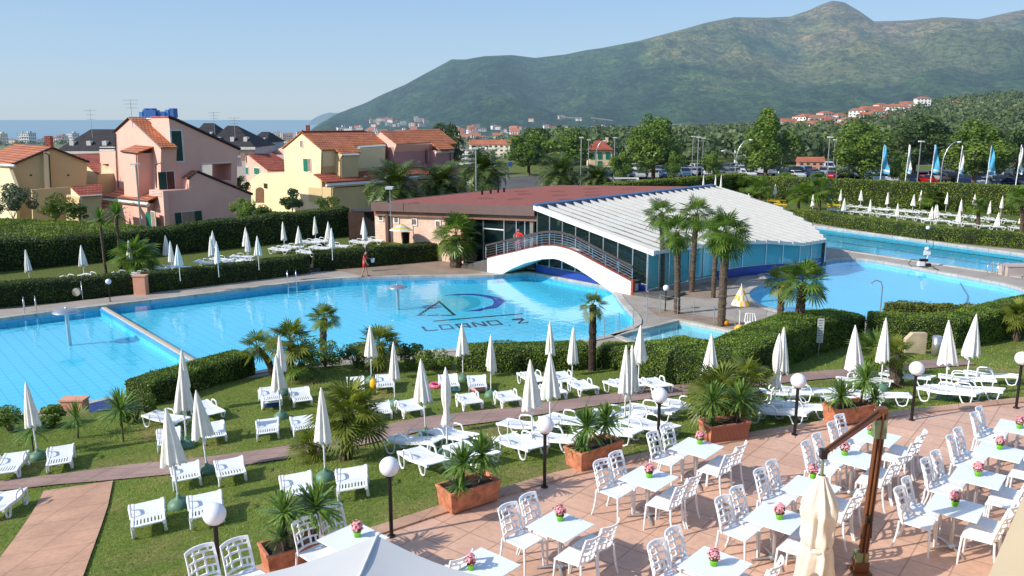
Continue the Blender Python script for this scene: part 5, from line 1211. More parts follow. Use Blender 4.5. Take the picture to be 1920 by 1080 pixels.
t = thing('open_umbrella', 'big open white umbrella cut by the bottom edge, seen from above', 'umbrella', (-1.47, 6.3, 2.8))
Rr = 2.0; zr = 2.55; m = MB(); c0 = Vector((0,0,zr+.34)); ph0 = math.pi/2; pan = 6
for k in range(pan):
    a0, a1 = ph0+k*2*math.pi/pan, ph0+(k+1)*2*math.pi/pan; A_ = Vector((math.cos(a0)*Rr, math.sin(a0)*Rr, zr)); B_ = Vector((math.cos(a1)*Rr, math.sin(a1)*Rr, zr)); nn = 10; vs = []
    for i in range(nn+1):
        f = i/nn
        for j in range(nn+1):
            g = j/nn; p = c0.lerp(A_.lerp(B_, g), f); p.z -= .07*math.sin(math.pi*g)*f+.05*math.sin(math.pi*f); q = p.copy(); q.x *= 1-.03*math.sin(math.pi*g)*f; q.y *= 1-.03*math.sin(math.pi*g)*f; vs.append(q)
    m.add(vs, [(i*(nn+1)+j, i*(nn+1)+j+1, (i+1)*(nn+1)+j+1, (i+1)*(nn+1)+j) for i in range(nn) for j in range(nn)], 0, True)
    hem = [vs[nn*(nn+1)+j] for j in range(nn+1)]; m.add(hem+[h-Vector((0,0,.16)) for h in hem], [(j, j+1, nn+2+j, nn+1+j) for j in range(nn)], 0, True)
m.build('canopy', CANVAS_W, t, recalc=False)
for k in range(pan):
    a0 = ph0+k*2*math.pi/pan; m = MB(); m.tube([c0-Vector((0,0,.02)), c0.lerp(Vector((math.cos(a0)*Rr, math.sin(a0)*Rr, zr)), .5)-Vector((0,0,.045)), Vector((math.cos(a0)*(Rr+.01), math.sin(a0)*(Rr+.01), zr+.004))], .013, 6); m.box(Vector((math.cos(a0)*(Rr+.01), math.sin(a0)*(Rr+.01), zr+.01)), (.04,.04,.035)); m.build('rib', POLE_W, t)
m = MB(); m.tube([(0,0,0),(0,0,zr+.40)], .03, 10); m.lathe([(.3,0),(.3,.06),(.05,.1)], 20); m.build('pole', POLE_W, t)
# cream wall of the house at the bottom right
CREAMW = M('cream_wall', (.70,.54,.33), .85, .05, 1.2, .1, 60)
t = thing('cream_wall', 'smooth cream rendered wall at the bottom right corner', 'wall', (5.,8.,2.8)); a, b = at(1922,922,5.2), at(1852,1082,5.2); d = (b-a).normalized(); a -= d*3; b += d*5; r = Vector((-d.y, d.x, 0))*1.2
if r.x < 0: r = -r
m = MB(); m.prism([a-t.location, b-t.location, b+r-t.location, a+r-t.location], (0,0,-2.4)); m.build('coping', CREAMW, t)
m = MB(); q = r.normalized()*.02; m.prism([Vector((p.x, p.y, 2.8))+qq-t.location for p, qq in ((a,q),(b,q),(b,r-q),(a,r-q))], (0,0,.01)); m.build('plinth', CREAMW, t)
# ================================================================ pool details
DIVM = M('divider_orange_tiles', (.52,.36,.16), .5, .12, 6); DIVB = M('divider_blue_tiles', (.08,.36,.64), .5, .1, 6); DIVW = M('divider_cream_tiles', (.55,.50,.42), .5, .08, 6)
a, b = at(192,574,-.02), at(386,688,-.02); d = (b-a).normalized(); n = Vector((-d.y, d.x, 0)); a = a-d*.25; t = thing('pool_divider', 'low tiled dividing wall between the shallow and deep part of the big pool', 'wall', (a.x, a.y, -.85))
L = (b-a).length; o_ = a.copy(); o_.z = -.85
for w0, w1, m_, nm, h in ((-.20,-.10,DIVB,'blue_tile_row',.76),(-.10,.02,DIVW,'cream_tile_row',.81),(.02,.12,DIVM,'orange_tile_row',.80)):
    m = MB(); q_ = Vector((0,0,.66)); P = [n*w0+q_, d*L+n*w0+q_, d*L+n*w1+q_, n*w1+q_]; m.prism(P, (0,0,h-.66)); m.build(nm, m_, t)
m = MB(); m.prism([n*-.19, d*L+n*-.19, d*L+n*.11, n*.11], (0,0,.66)); m.build('submerged_wall', PF1, t)
# pool lettering and emblem, inlaid in the floor
INK = M('dark_tile_letters', (.008,.03,.085), .5, .1, 5); INK2 = M('black_tile_letters', (.006,.018,.03), .5, .1, 5); EMB1 = M('emblem_blue', (.02,.06,.36), .5, .1, 5); EMB2 = M('emblem_teal', (.05,.48,.62), .5, .05, 5); EMB3 = M('emblem_pale', (.17,.60,.68), .5, .04, 5)
zs = 6.857; FZ = -.488
def inlay(m, polys, dz=0.):
    for pl in polys:
        P = [at(740+x/zs, 520+y/zs, FZ+dz) for x, y in pl]; m.add(P, [tuple(range(len(P)))])
t = thing('pool_lettering', 'dark tile letters LOANO 2 set in the floor of the big pool', 'lettering', at(900,600,-.5))
def local(m, nm, mat):
    m.v = [(x-t.location.x, y-t.location.y, z-t.location.z) for x, y, z in m.v]; return m.build(nm, mat, t)
def stroke(p, q, dx, dy): return [p, q, (q[0]+dx, q[1]+dy), (p[0]+dx, p[1]+dy)]
m = MB(); inlay(m, [[(338,634),(372,630),(415,680),(552,668),(556,680),(395,692)]]); local(m, 'letter', INK)
def ring4(o, i): return [[o[k], o[(k+1) % 4], i[(k+1) % 4], i[k]] for k in range(4)]
m = MB(); inlay(m, ring4([(553,612),(700,601),(778,661),(603,675)], [(590,618),(690,611),(738,653),(620,664)])); local(m, 'letter', INK)
m = MB(); inlay(m, [[(762,600),(795,597),(870,655),(835,658)],[(795,597),(910,588),(912,600),(810,608)],[(905,588),(932,586),(992,644),(955,648)],[(842,632),(955,622),(962,632),(852,642)]]); local(m, 'letter', INK)
m = MB(); inlay(m, [[(975,582),(1005,579),(1065,635),(1032,638)],[(985,580),(1020,577),(1200,622),(1150,628)],[(1108,569),(1138,567),(1200,622),(1165,626)]]); local(m, 'letter', INK)
m = MB(); inlay(m, ring4([(1165,562),(1318,550),(1402,606),(1238,620)], [(1205,568),(1305,560),(1360,600),(1245,609)])); local(m, 'letter', INK)
m = MB(); inlay(m, [[(1460,612),(1485,610),(1492,617),(1468,620)]]); local(m, 'dot', INK)
m = MB(); inlay(m, [[(1500,536),(1640,522),(1668,540),(1600,588),(1718,572),(1722,582),(1590,594),(1575,592),(1630,545),(1515,552)]]); m.f = [tuple(range(10))]; local(m, 'letter', INK2)
m = MB(); inlay(m, [[(488,558),(1640,462),(1650,470),(500,568)]]); local(m, 'underline', INK2)
t = thing('pool_emblem', 'dark triangle and blue crescent emblem in the floor of the big pool', 'emblem', at(850,570,-.5))
m = MB(); inlay(m, [[(548,306),(580,306),(790,484),(750,487)],[(588,488),(760,480),(770,488),(600,496)],[(410,488),(570,478),(575,486),(420,494)],[(272,488),(390,478),(395,486),(282,492)]])
for k in range(9):
    x = 300+k*30; y = 478-k*19; inlay(m, [[(x,y-8),(x+44,y-12),(x+52,y-4),(x+8,y+2)],[(x+22,y-20),(x+40,y-22),(x+50,y-10),(x+30,y-8)]])
local(m, 'triangle', INK2)
m = MB(); inlay(m, [[(340,300),(470,262),(620,246),(780,250),(900,275),(980,335),(930,375),(860,410),(780,430),(600,330),(540,310),(430,350)]], -.006); local(m, 'pale_disc', EMB3)
m = MB(); inlay(m, [[(780,246),(960,245),(1080,275),(1110,330),(1060,372),(960,410),(860,432),(930,375),(980,335),(900,275)]], -.004); local(m, 'teal_crescent', EMB2)
m = MB(); inlay(m, [[(620,232),(820,212),(1020,210),(1180,228),(1360,262),(1432,306),(1300,398),(1180,408),(1100,432),(900,436),(1020,418),(1150,392),(1250,360),(1280,318),(1250,275),(1100,238),(960,226),(800,230)]], -.002); local(m, 'blue_crescent', EMB1)
# lane lines of the lap pool
LNM = M('lane_tiles', (.005,.03,.09), .5, .1, 3)
m = MB()
for (x0,y0,x1,y1) in ((1548,440,1920,490),(1545,450,1920,505),(1550,462,1880,514)):
    p, q = at(x0,y0,-.44), at(x1,y1,-.44); dd = (q-p).normalized(); nn = Vector((-dd.y, dd.x, 0))*.13; m.quad(p-nn, q-nn, q+nn, p+nn)
tag(m.build('lane_lines', LNM), kind='structure')
# mushroom fountains
for x, y, px, lb in ((124,584,0,'steel mushroom fountain standing in the shallow end of the big pool'),(745,538,0,'steel mushroom fountain left of the triangle emblem in the big pool')):
    zt = 1.12 if x < 200 else .78; p = at(x, y, zt); rr = (25 if x < 200 else 18.5)/F*p.y*1.0; t = thing('mushroom_fountain', lb, 'fountain', (p.x, p.y, -.85), 0, 'steel mushroom fountains')
    h = zt+.85; m = MB(); m.tube([(0,0,0),(0,0,h)], .09, 14); m.build('stem', STEEL, t)
    m = MB(); m.lathe([(.0,h+.16),(rr*.25,h+.15),(rr*.7,h+.09),(rr*.97,h+.0),(rr,h-.03),(rr*.9,h-.06),(rr*.5,h-.05),(.09,h-.03)], 36); m.build('cap', STEEL, t)
    m = MB(); m.lathe([(.0,h+.20),(.05,h+.19),(.06,h+.15)], 12); m.build('nozzle', CHROME, t)
# ladders
def ladder(px, label, dx=(1,0), far=1):
    A, B = [at(x, y, .05) for x, y in px]; d = (B-A); w = d.length; d.normalize(); n = Vector((-d.y, d.x, 0)); n = n if (n.y > 0) == (far > 0) else -n; t = thing('pool_ladder', label, 'ladder', A, 0, 'steel pool ladders')
    for k in (0, w):
        m = MB(); b = d*k; m.tube([b+n*.45, b+n*.42+Vector((0,0,.55)), b+n*.2+Vector((0,0,.8)), b+Vector((0,0,.72)), b-n*.12+Vector((0,0,.4)), b-n*.14+Vector((0,0,-.8))], .025, 8); m.build('handrail', CHROME, t)
    m = MB()
    for z in (-.15,-.45): m.box(d*(w/2)-n*.14+Vector((0,0,z)), (w,.08,.03), rz=math.atan2(d.y, d.x))
    m.box(d*(w/2)-n*.14+Vector((0,0,-.70)), (w,.08,.03), rz=math.atan2(d.y, d.x)); m.build('steps', CHROME, t)
ladder([(46,587),(68,585)], 'chrome pool ladder at the left end of the far pool edge')
ladder([(540,533),(556,532)], 'chrome pool ladder in front of the gap in the low hedge')
ladder([(1858,512),(1877,515)], 'chrome pool ladder at the near side of the lap pool', far=-1)
# pink pillars
PINKW = M('pink_pillar_render', (.62,.30,.20), .8, .1, 3, .1, 40)
def pillar(x0, x1, yb, yt, label, z=0., gf=None, dep=.45, mat=None):
    A = gf(x0, yb) if gf else at(x0, yb, z); B = gf(x1, yb) if gf else at(x1, yb, z); h = atY(x0, yt, A.y).z-A.z; w = abs(B.x-A.x); t = thing('pillar', label, 'pillar', A, 0); m = MB(); m.box((w/2, dep/2, h/2-.05), (w, dep, h+.0)); bevel(m.build('shaft', mat or PINKW, t), .02); m = MB(); m.box((w/2, dep/2, h+.0), (w+.06, dep+.06, .06)); m.build('cap', mat or PINKW, t)
pillar(251,274,553,518,'pink rendered pillar between the two low hedges at the far pool edge')
pillar(1773,1787,452,428,'cream pillar in the clipped hedge beyond the lap pool', mat=M('cream_pillar_render', (.72,.50,.32), .8, .08, 3))
pillar(113,156,772,752,'low pink pillar at the near pool edge behind the spiky plants', z=.1)
pillar(1888,1945,518,500,'low grey-pink block at the end of the lap pool', mat=M('block_render', (.42,.35,.32), .8, .1, 3), dep=1.2)
# ================================================================ glass hall with red roof
ROOFR = M('red_roof_felt', (.26,.076,.055), .9, .14, 2, .2, 60); FASC = M('mauve_fascia', (.145,.088,.078), .45, .08, 2); BEAM = M('brown_beam', (.24,.115,.075), .6, .12, 3)
def brickwall():
    m, nt, b, o = nmat('peach_block_wall'); tc = nt.nodes.new('ShaderNodeSeparateXYZ'); nt.links.new(pos(nt), tc.inputs[0]); cb = nt.nodes.new('ShaderNodeCombineXYZ')
    nt.links.new(tc.outputs[0], cb.inputs[0]); nt.links.new(tc.outputs[2], cb.inputs[1]); br = brick(nt, cb.outputs[0], (.80,.54,.41), (.74,.48,.36), (.60,.40,.30), .42, .2, .012, .5)
    nt.links.new(mixc(nt, 1., br.outputs[0], ramp(nt, noise_fac(nt, pos(nt), 2.5, 5), [(.3, (.85,)*3), (.7, (1.1,)*3)]), 'MULTIPLY'), b.inputs['Base Color']); b.inputs['Roughness'].default_value = .85; return m
BRK = brickwall()
def glassmat(name, tint, body, bodyf, rough=.02):
    m, nt, b, o = nmat(name); nt.nodes.remove(b); tr = nt.nodes.new('ShaderNodeBsdfTransparent'); tr.inputs[0].default_value = c4(tint); df = nt.nodes.new('ShaderNodeBsdfDiffuse'); df.inputs[0].default_value = c4(body)
    gl = nt.nodes.new('ShaderNodeBsdfGlossy'); gl.inputs['Roughness'].default_value = rough; m1 = nt.nodes.new('ShaderNodeMixShader'); m1.inputs[0].default_value = bodyf; nt.links.new(tr.outputs[0], m1.inputs[1]); nt.links.new(df.outputs[0], m1.inputs[2])
    lw = N(nt, 'ShaderNodeLayerWeight', Blend=.25); m2 = nt.nodes.new('ShaderNodeMixShader'); nt.links.new(lw.outputs['Fresnel'], m2.inputs[0]); nt.links.new(m1.outputs[0], m2.inputs[1]); nt.links.new(gl.outputs[0], m2.inputs[2]); nt.links.new(m2.outputs[0], o.inputs['Surface']); return m
GLS = glassmat('dark_glass', (.22,.32,.31), (.03,.07,.07), .25); GLA = glassmat('aqua_glass', (.60,.88,.92), (.16,.66,.74), .5)
RZ = 4.3; A_ = at(697,380,3.85); B_ = at(1003,388,RZ); G_ = at(1336,350,RZ)
_rn = (B_-A_).cross(G_-A_).normalized()
def rf(px, py, dz=0.):
    d = ray(px, py); t = _rn.dot(A_+Vector((0,0,dz-CAMZ)))/_rn.dot(d); return Vector((0,0,CAMZ))+d*t
H_ = rf(1050,347)
hall = thing('pool_hall', 'low pool hall with flat red roof, peach block wall and white slatted glazed roof', 'building', (B_.x, B_.y, 0)); HO = hall.location.copy()
def hb(m, nm, mat, parent=None, recalc=True):
    m.v = [(x-HO.x, y-HO.y, z-HO.z) for x, y, z in m.v]; return m.build(nm, mat, parent or hall, recalc)
fd = (B_-A_); fd.z = 0; fd.normalize(); fn = Vector((fd.y, -fd.x, 0)) # front direction, outward normal
if fn.y > 0: fn = -fn
m = MB(); roof = [A_, B_, G_, H_, rf(905,358)]; m.prism(roof, (0,0,-.08)); hb(m, 'roof', ROOFR)
m = MB(); P = [A_-fd*.0, B_]; out = fn*.10
m.prism([A_+out, B_+out, B_-fn*.02, A_-fn*.02], (0,0,-.62)); 
for v in (): pass
m.v = [(x, y, z+.04) for x, y, z in m.v]; hb(m, 'fascia', FASC)
m = MB(); bk = rf(905,358); s_ = (bk-A_).normalized(); sn = Vector((s_.y, -s_.x, 0)); m.prism([A_+out, bk, bk+Vector((.15,-.1,0)), A_+Vector((.15,.12,0))], (0,0,-.55)); m.v = [(x, y, z+.038) for x, y, z in m.v]; hb(m, 'side_fascia', FASC)
wi = -fn*.35; m = MB(); m.prism([A_+wi*.6+Vector((0,0,-.58)), B_+wi*.6+Vector((0,0,-.58)), B_+wi*1.5+Vector((0,0,-.58)), A_+wi*1.5+Vector((0,0,-.58))], (0,0,-.38)); hb(m, 'beam', BEAM)
K = A_+wi*1.3
def fp(px, py): return onplane(px, py, K, fd)
def wallp(px0, px1, z0, z1, off=0., th=.25):
    a, b = fp(px0, 420), fp(px1, 420); a.z = b.z = z0; a = a-wi*off; b = b-wi*off; return [a, b, b+wi.normalized()*th, a+wi.normalized()*th], (0,0,z1-z0)
zw = lambda p: A_.z+(RZ-A_.z)*((p-A_).dot(fd)/(B_-A_).dot(fd))-.93
m = MB(); P_, _v = wallp(703,868,0,3); a, b = P_[0].copy(), P_[1].copy(); a.z, b.z = zw(a), zw(b); m.prism([P_[0], P_[1], b, a], wi.normalized()*.25); hb(m, 'block_wall', BRK)
m = MB(); b0 = fp(703,420); b0.z = 0; m.prism([b0, b0+Vector((.2,.05,0)), Vector((bk.x+1.2,bk.y-1,0)), Vector((bk.x+1.,bk.y-1,0))], (0,0,3.2)); hb(m, 'side_wall', BRK)
m = MB(); m.prism([Vector((q.x+dx, q.y+dy, 3.12)) for q, dx, dy in ((b0,1,.6),(B_,-.3,1.2),(G_,-1,-.6),(H_,0,-1),(bk,1.2,-1))], (0,0,.25)); hb(m, 'ceiling', BEAM)
for x, y in ((715,408),(744,412),(778,416),(822,420)):
    c = fp(x, y)-wi*.1; ang = math.atan2(fd.y, fd.x); m = MB(); 
    for dx, dz, w, h in ((0,.23,.50,.07),(0,-.23,.50,.07),(-.215,0,.07,.40),(.215,0,.07,.40)): m.box(c+fd*dx+Vector((0,0,dz)), (w,.08,h), rz=ang)
    f = hb(m, 'window_frame', WHITE_PAINT); m = MB(); m.box(c-wi*.02, (.37,.03,.40), rz=ang); o = hb(m, 'pane', M('square_window_pane', (.20,.13,.10), .4, .3, 6), f)
m = MB(); p0 = fp(731,455)-wi*.5; p0.z = .8; m.box(p0+Vector((0,0,1.6)), (.26,.26,3.2), rz=ang); hb(m, 'corner_post', M('dark_post', (.10,.055,.045), .5, .1, 3))
# glazed entrance
m = MB(); m.prism(*wallp(868,998,.2,3.36,-.35,.03)); hb(m, 'entrance_glass', GLS)
ml = [872,905,944,967,983,995]
for x in ml:
    q = fp(x, 430); m = MB(); m.box(Vector((q.x, q.y, 1.8))+wi*.3, (.07,.1,3.2), rz=ang); hb(m, 'mullion', STEEL)
for z in (2.55,):
    a, b = fp(905,430), fp(944,430); m = MB(); m.tube([Vector((a.x,a.y,z))+wi*.25, Vector((b.x,b.y,z))+wi*.25], .05, 4); hb(m, 'door_head', WHITE_PAINT)
for x in (868, 998):
    q = fp(x, 430); m = MB(); m.box(Vector((q.x, q.y, 1.8))+wi*.05, (.26,.26,3.1), rz=ang); hb(m, 'column', M('grey_column', (.20,.19,.18), .5, .1, 3) if x > 900 else BEAM)
RED = M('red_enamel', (.60,.015,.012), .45, .1, 5)
q = fp(880,452)-wi*.0; m = MB(); m.box(q, (.45,.03,.55), rz=ang); hb(m, 'poster', WHITE_PAINT)
q = fp(878,462)-wi*.06; m = MB(); m.box(q, (.30,.03,.25), rz=ang); hb(m, 'poster', RED)
# interior
IN_F = M('indoor_floor', (.26,.28,.26), .5, .15, 1); IN_W = M('indoor_wall', (.16,.17,.15), .8, .2, .6)
m = MB(); m.prism([Vector((q.x+dx, q.y+dy, .25)) for q, dx, dy in ((b0,.4,.3),(B_,0,.3),(G_,-1,-1),(H_,-.3,-1.3),(bk,1.2,-1.2))], (0,0,-.1)); hb(m, 'indoor_floor', IN_F)
gq = lambda q, dx, dy: Vector((q.x+dx, q.y+dy, 0))
m = MB(); m.prism([gq(bk,1.2,-1.2), gq(H_,-.3,-1.3), gq(H_,-.3,-1.1), gq(bk,1.2,-1.)], (0,0,3.1)); hb(m, 'indoor_wall', IN_W)
m = MB(); m.prism([gq(H_,0,-1.3), gq(G_,-1,-1), gq(G_,-1,-.8), gq(H_,0,-1.1)], (0,0,3.1)); hb(m, 'indoor_wall', IN_W)
# roof vents
for x, y in ((904,362),(920,360),(934,358),(945,357)):
    q = rf(x, y+3); m = MB(); m.tube([q, q+Vector((0,0,.35))], .09, 8); hb(m, 'vent', BLACK)
for x, y in ((911,372),(968,373),(985,364),(1050,366),(1045,359),(1112,366),(1110,354),(1112,360),(1180,354),(978,359),(1065,374)):
    q = rf(x, y, .012); m = MB(); m.lathe([(.0,.008),(.62,.006),(.66,0)], 20, (q.x, q.y, q.z)); hb(m, 'puddle_stain', M('roof_stain', (.19,.052,.04), .9, .2, 4) if x == 911 else bpy.data.materials['roof_stain'])
# sloping slatted roof: plane falling away from the gutter line
gd = (G_-B_).normalized(); gn = Vector((gd.y, -gd.x, 0)); SL = .195
def rp(px, py, dz=0.):
    """roof plane point"""
    d = ray(px, py); # z = RZ - SL*dist ; dist = (p-B).gn
    t = (RZ+dz+SL*(B_.dot(gn))-CAMZ)/(d.z+SL*d.dot(gn)); return Vector((0,0,CAMZ))+d*t
eave = [rp(*p) for p in [(1222,473),(1300,462),(1352,456),(1400,453),(1444,453),(1507,457),(1549,450),(1519,419),(1496,407),(1462,389),(1400,368),(1337,351)]]
EV = [((p-B_).dot(gd), (p-B_).dot(gn)) for p in eave]
def eave_d(s):
    best = None
    for (s0, d0), (s1, d1) in zip(EV, EV[1:]):
        lo, hi = min(s0, s1), max(s0, s1)
        if lo <= s <= hi and hi > lo:
            v = d0+(d1-d0)*(s-s0)/(s1-s0); best = v if best is None else max(best, v)
    return best
def gp(s, d, dz=0.): p = B_+gd*s+gn*d; p.z = RZ-SL*d+dz; return p
PLY = bpy.data.materials.new('polycarbonate'); PLY.use_nodes = True; nt = PLY.node_tree; b = nt.nodes['Principled BSDF']
v = pos(nt); cmb = noise_fac(nt, v, 3.2, 5, .7); nt.links.new(ramp(nt, cmb, [(.35, (.17,.22,.24)), (.48, (.34,.35,.34)), (.62, (.44,.44,.42)), (.8, (.25,.22,.17))]), b.inputs['Base Color']); b.inputs['Roughness'].default_value = .35
tl = nt.nodes.new('ShaderNodeBsdfTranslucent'); tl.inputs[0].default_value = (.4,.5,.52,1); mx = nt.nodes.new('ShaderNodeMixShader'); mx.inputs[0].default_value = .25; nt.links.new(b.outputs[0], mx.inputs[1]); nt.links.new(tl.outputs[0], mx.inputs[2]); nt.links.new(mx.outputs[0], nt.nodes['Material Output'].inputs['Surface'])
RIBM = M('white_rib', (.50,.49,.47), .45, .05, 2); PANE2 = M('pale_blue_strip', (.15,.235,.265), .3, .15, 2); GUT = M('blue_gutter', (.045,.10,.22), .4, .1, 3)
smin = EV[0][0]; smax = (G_-B_).dot(gd); NR = 25; ss = [0+(smax-.05)*k/NR for k in range(NR+1)]
for k in range(NR):
    s0, s1 = ss[k], ss[k+1]; d0, d1 = eave_d(max(s0, smin+.01)), eave_d(max(s1, smin+.01))
    if d0 is None or d1 is None: continue
    m = MB(); w = s1-s0; nd = max(1, int(max(d0, d1)/1.6))
    for j in range(nd):
        f0, f1 = j/nd, (j+1)/nd; e = .012/max(d0, d1)
        a = lambda s, dd, f, dz: gp(s, .18+(dd-.18)*f, dz)
        for (u0, u1, mi, dz0) in ((.06,.54,0,0),(.54,.97,1,-.03)):
            sa, sb = s0+w*u0, s0+w*u1; da, db = d0+(d1-d0)*u0, d0+(d1-d0)*u1
            m.add([a(sa,da,f0+e,dz0-.02-.02*(j % 2)), a(sb,db,f0+e,dz0-.02-.02*(j % 2)), a(sb,db,f1-e,dz0-.02-.02*(j % 2)), a(sa,da,f1-e,dz0-.02-.02*(j % 2))], [(0,1,2,3)], mi)
    hb(m, 'roof_panel', [PLY, PANE2], recalc=False)
for k in range(NR+1):
    s = ss[k]; d0 = eave_d(max(s, smin+.01))
    if d0 is None: continue
    m = MB(); a, b = gp(s, .1, .0), gp(s, d0+.05, .0); n = gd*.055
    for p in (a, b): pass
    m.add([a-n+Vector((0,0,-.05)), a+n+Vector((0,0,-.05)), b+n+Vector((0,0,-.05)), b-n+Vector((0,0,-.05)), a-n+Vector((0,0,.16)), a+n+Vector((0,0,.16)), b+n+Vector((0,0,.13)), b-n+Vector((0,0,.13))], [(0,1,2,3),(4,7,6,5),(0,4,5,1),(1,5,6,2),(2,6,7,3),(3,7,4,0)]); hb(m, 'roof_rib', RIBM)
m = MB(); a, b = gp(-.1,-.1,.0), gp(smax,-.1,.0); m.add([a, b, gp(smax,.28), gp(-.1,.28), a+Vector((0,0,.2)), b+Vector((0,0,.2)), gp(smax,.28,.22), gp(-.1,.28,.22)], [(0,1,2,3),(4,7,6,5),(0,4,5,1),(1,5,6,2),(2,6,7,3),(3,7,4,0)]); hb(m, 'gutter', GUT)
m = MB(); r0, r1 = gp(-.15,.0,.1), gp(EV[0][0]-.0, EV[0][1]+.1,.1); r1 = gp(-.15*0+EV[0][0], EV[0][1]+.12, .1); m.add([r0, r0+gd*.2, r1+gd*.2, r1, r0-Vector((0,0,.28)), r0+gd*.2-Vector((0,0,.28)), r1+gd*.2-Vector((0,0,.28)), r1-Vector((0,0,.28))], [(0,3,2,1),(4,5,6,7),(0,1,5,4),(1,2,6,5),(2,3,7,6),(3,0,4,7)]); hb(m, 'rake_beam', WHITE_PAINT)
E0 = [p for p in eave[:7]]
m = MB()
for a, b in zip(eave[:11], eave[1:12]):
    m.add([a+Vector((0,0,-.16)), b+Vector((0,0,-.16)), b+Vector((0,0,.06)), a+Vector((0,0,.06))], [(0,1,2,3)])
hb(m, 'eave_strip', STEEL)
# glass side under the rake, and curved glass wall under the eave
def glaze(P, ztop, zb, nm, mat, every=1.35, mull=STEEL, base=NAVY, z0=-.85, inset=.25):
    for i, (a, b) in enumerate(zip(P, P[1:])):
        L = (b-a); n = max(1, int(round(L.length/every))); L.z = 0; d = L.normalized()
        for k in range(n):
            f0, f1 = k/n, (k+1)/n; p, q = a.lerp(b, f0), a.lerp(b, f1); zp, zq = ztop(p), ztop(q)
            m = MB(); m.quad((p.x,p.y,zb),(q.x,q.y,zb),(q.x,q.y,zq),(p.x,p.y,zp)); hb(m, nm, mat, recalc=False)
            m = MB(); m.box((p.x, p.y, (zb+zp)/2), (.07,.09,zp-zb), rz=math.atan2(d.y, d.x)); hb(m, 'mullion', mull)
        m = MB(); p, q = a.copy(), b.copy(); nn = Vector((-d.y, d.x, 0))*.12; p.z = q.z = z0; m.prism([p-nn, q-nn, q+nn, p+nn], (0,0,zb-z0)); hb(m, 'glass_base', base)
        m = MB(); m.tube([Vector((a.x,a.y,zb+.03)), Vector((b.x,b.y,zb+.03))], .045, 4); hb(m, 'sill', STEEL)
zroof = lambda p: RZ-SL*((p-B_).dot(gn))-.14
c0 = B_+gn*.1+gd*.15; c1 = eave[0]-gn*.25+gd*.1
glaze([Vector((c0.x,c0.y,0)), Vector((c1.x,c1.y,0))], zroof, .5, 'side_glass', GLS, 1.15)
CW = [Vector((p.x-gn.x*.25, p.y-gn.y*.25, 0)) for p in eave[:3]]; CW2 = [Vector((p.x-gn.x*.25, p.y-gn.y*.25, 0)) for p in eave[2:7]]
glaze(CW, zroof, .22, 'curved_glass', GLA, 1.1, base=M('grey_plinth', (.30,.29,.27), .7, .1, 2)); glaze(CW2, zroof, .55, 'curved_glass', GLA, 1.4)
EE = [Vector((p.x-1.2*0, p.y, 0)) for p in (eave[6], eave[8], eave[9], eave[11])]; glaze(EE, zroof, .3, 'rear_glass', GLA, 2.2, base=IN_W, z0=0)
m = MB(); P = [c0, c1]+[Vector(p) for p in CW[1:]]+CW2[1:]+[Vector((G_.x, G_.y, 0))]; P = [Vector((p.x, p.y, .12)) for p in P]; inp = [p.lerp(Vector((13,60,.12)), .12) for p in P]
m.add(inp, [tuple(range(len(inp)))]); hb(m, 'indoor_water', M('indoor_pool_water', (.05,.42,.52), .12, .1, 1.))
# service recess left of the hall
a = at(655,452,.9); b = at(692,452,.9); t = thing('service_shed', 'dark brown board screen with open recess left of the peach wall', 'shed', (a.x, a.y, .5)); m = MB(); h = atY(655,397,a.y).z-.5; m.box(((b.x-a.x)*.40,0,h/2), ((b.x-a.x)*.8,.06,h)); m.build('board_screen', M('brown_board', (.06,.028,.018), .7, .3, 3), t); m = MB(); m.box(((b.x-a.x)*.7,1.6,h/2), ((b.x-a.x)*1.5,.06,h)); m.build('back_board', RECESS_SHADE, t); m = MB(); m.box(((b.x-a.x)*.8,.8,h+.02), ((b.x-a.x)*1.3,1.7,.05)); m.build('cover', RECESS_SHADE, t)
for i in range(3):
    q = at(690, 446, .9); t = thing('blue_crate', 'blue plastic crate in the recess beside the peach wall, %s from the bottom' % ORD[i], 'crate', (q.x, q.y+.4, .75+i*.42), 0, 'stacked blue crates'); m = MB(); m.box((0,0,.19), (.6,.4,.38)); [m.box((0,-.21,.08+.09*k), (.5,.03,.03)) for k in range(3)]; m.build('shell', M('blue_crate_plastic', (.02,.06,.25), .4, .1, 4), t)
# ================================================================ white footbridge
N0, N1 = at(913.5,510,0), at(1184,553,0); bd = (N1-N0).normalized(); bn = Vector((-bd.y, bd.x, 0)); 
if bn.y < 0: bn = -bn
br_ = thing('footbridge', 'white arched footbridge with red coping over the neck of the big pool', 'bridge', (N0.x, N0.y, 0)); BO = br_.location.copy()
def bb(m, nm, mat, parent=None, recalc=True):
    m.v = [(x-BO.x, y-BO.y, z-BO.z) for x, y, z in m.v]; return m.build(nm, mat, parent or br_, recalc)
bpx = lambda x, y: onplane(x, y, N0, bd)
topo = [(913.5,484),(938,478),(964,472.5),(990,466),(1016,461),(1037,460.5),(1052,463),(1068,467.5),(1081,473),(1184,528)]
arch = [(1184,546),(1165,549),(1152,551.5),(1137,541),(1110,522),(1081,503),(1058,491.5),(1047,487),(1037,485),(1016,486),(985,493),(960,503.5),(943,513),(928,511),(913.5,509)]
TP = [bpx(*p) for p in topo]; AR = [bpx(*p) for p in arch]
for p in AR[-2:]+AR[:2]: p.z = min(p.z, -.0)
BW = 2.1
def strip_prism(m, top, bot_pts, off, th, dz=0.):
    pts = top+bot_pts; m.prism([p+bn*off for p in pts], bn*th)
m = MB(); strip_prism(m, TP, AR, 0, .16); o = bb(m, 'near_wall', WHITE_PAINT)
m = MB(); strip_prism(m, TP, AR, BW-.16, .16); bb(m, 'far_wall', WHITE_PAINT)
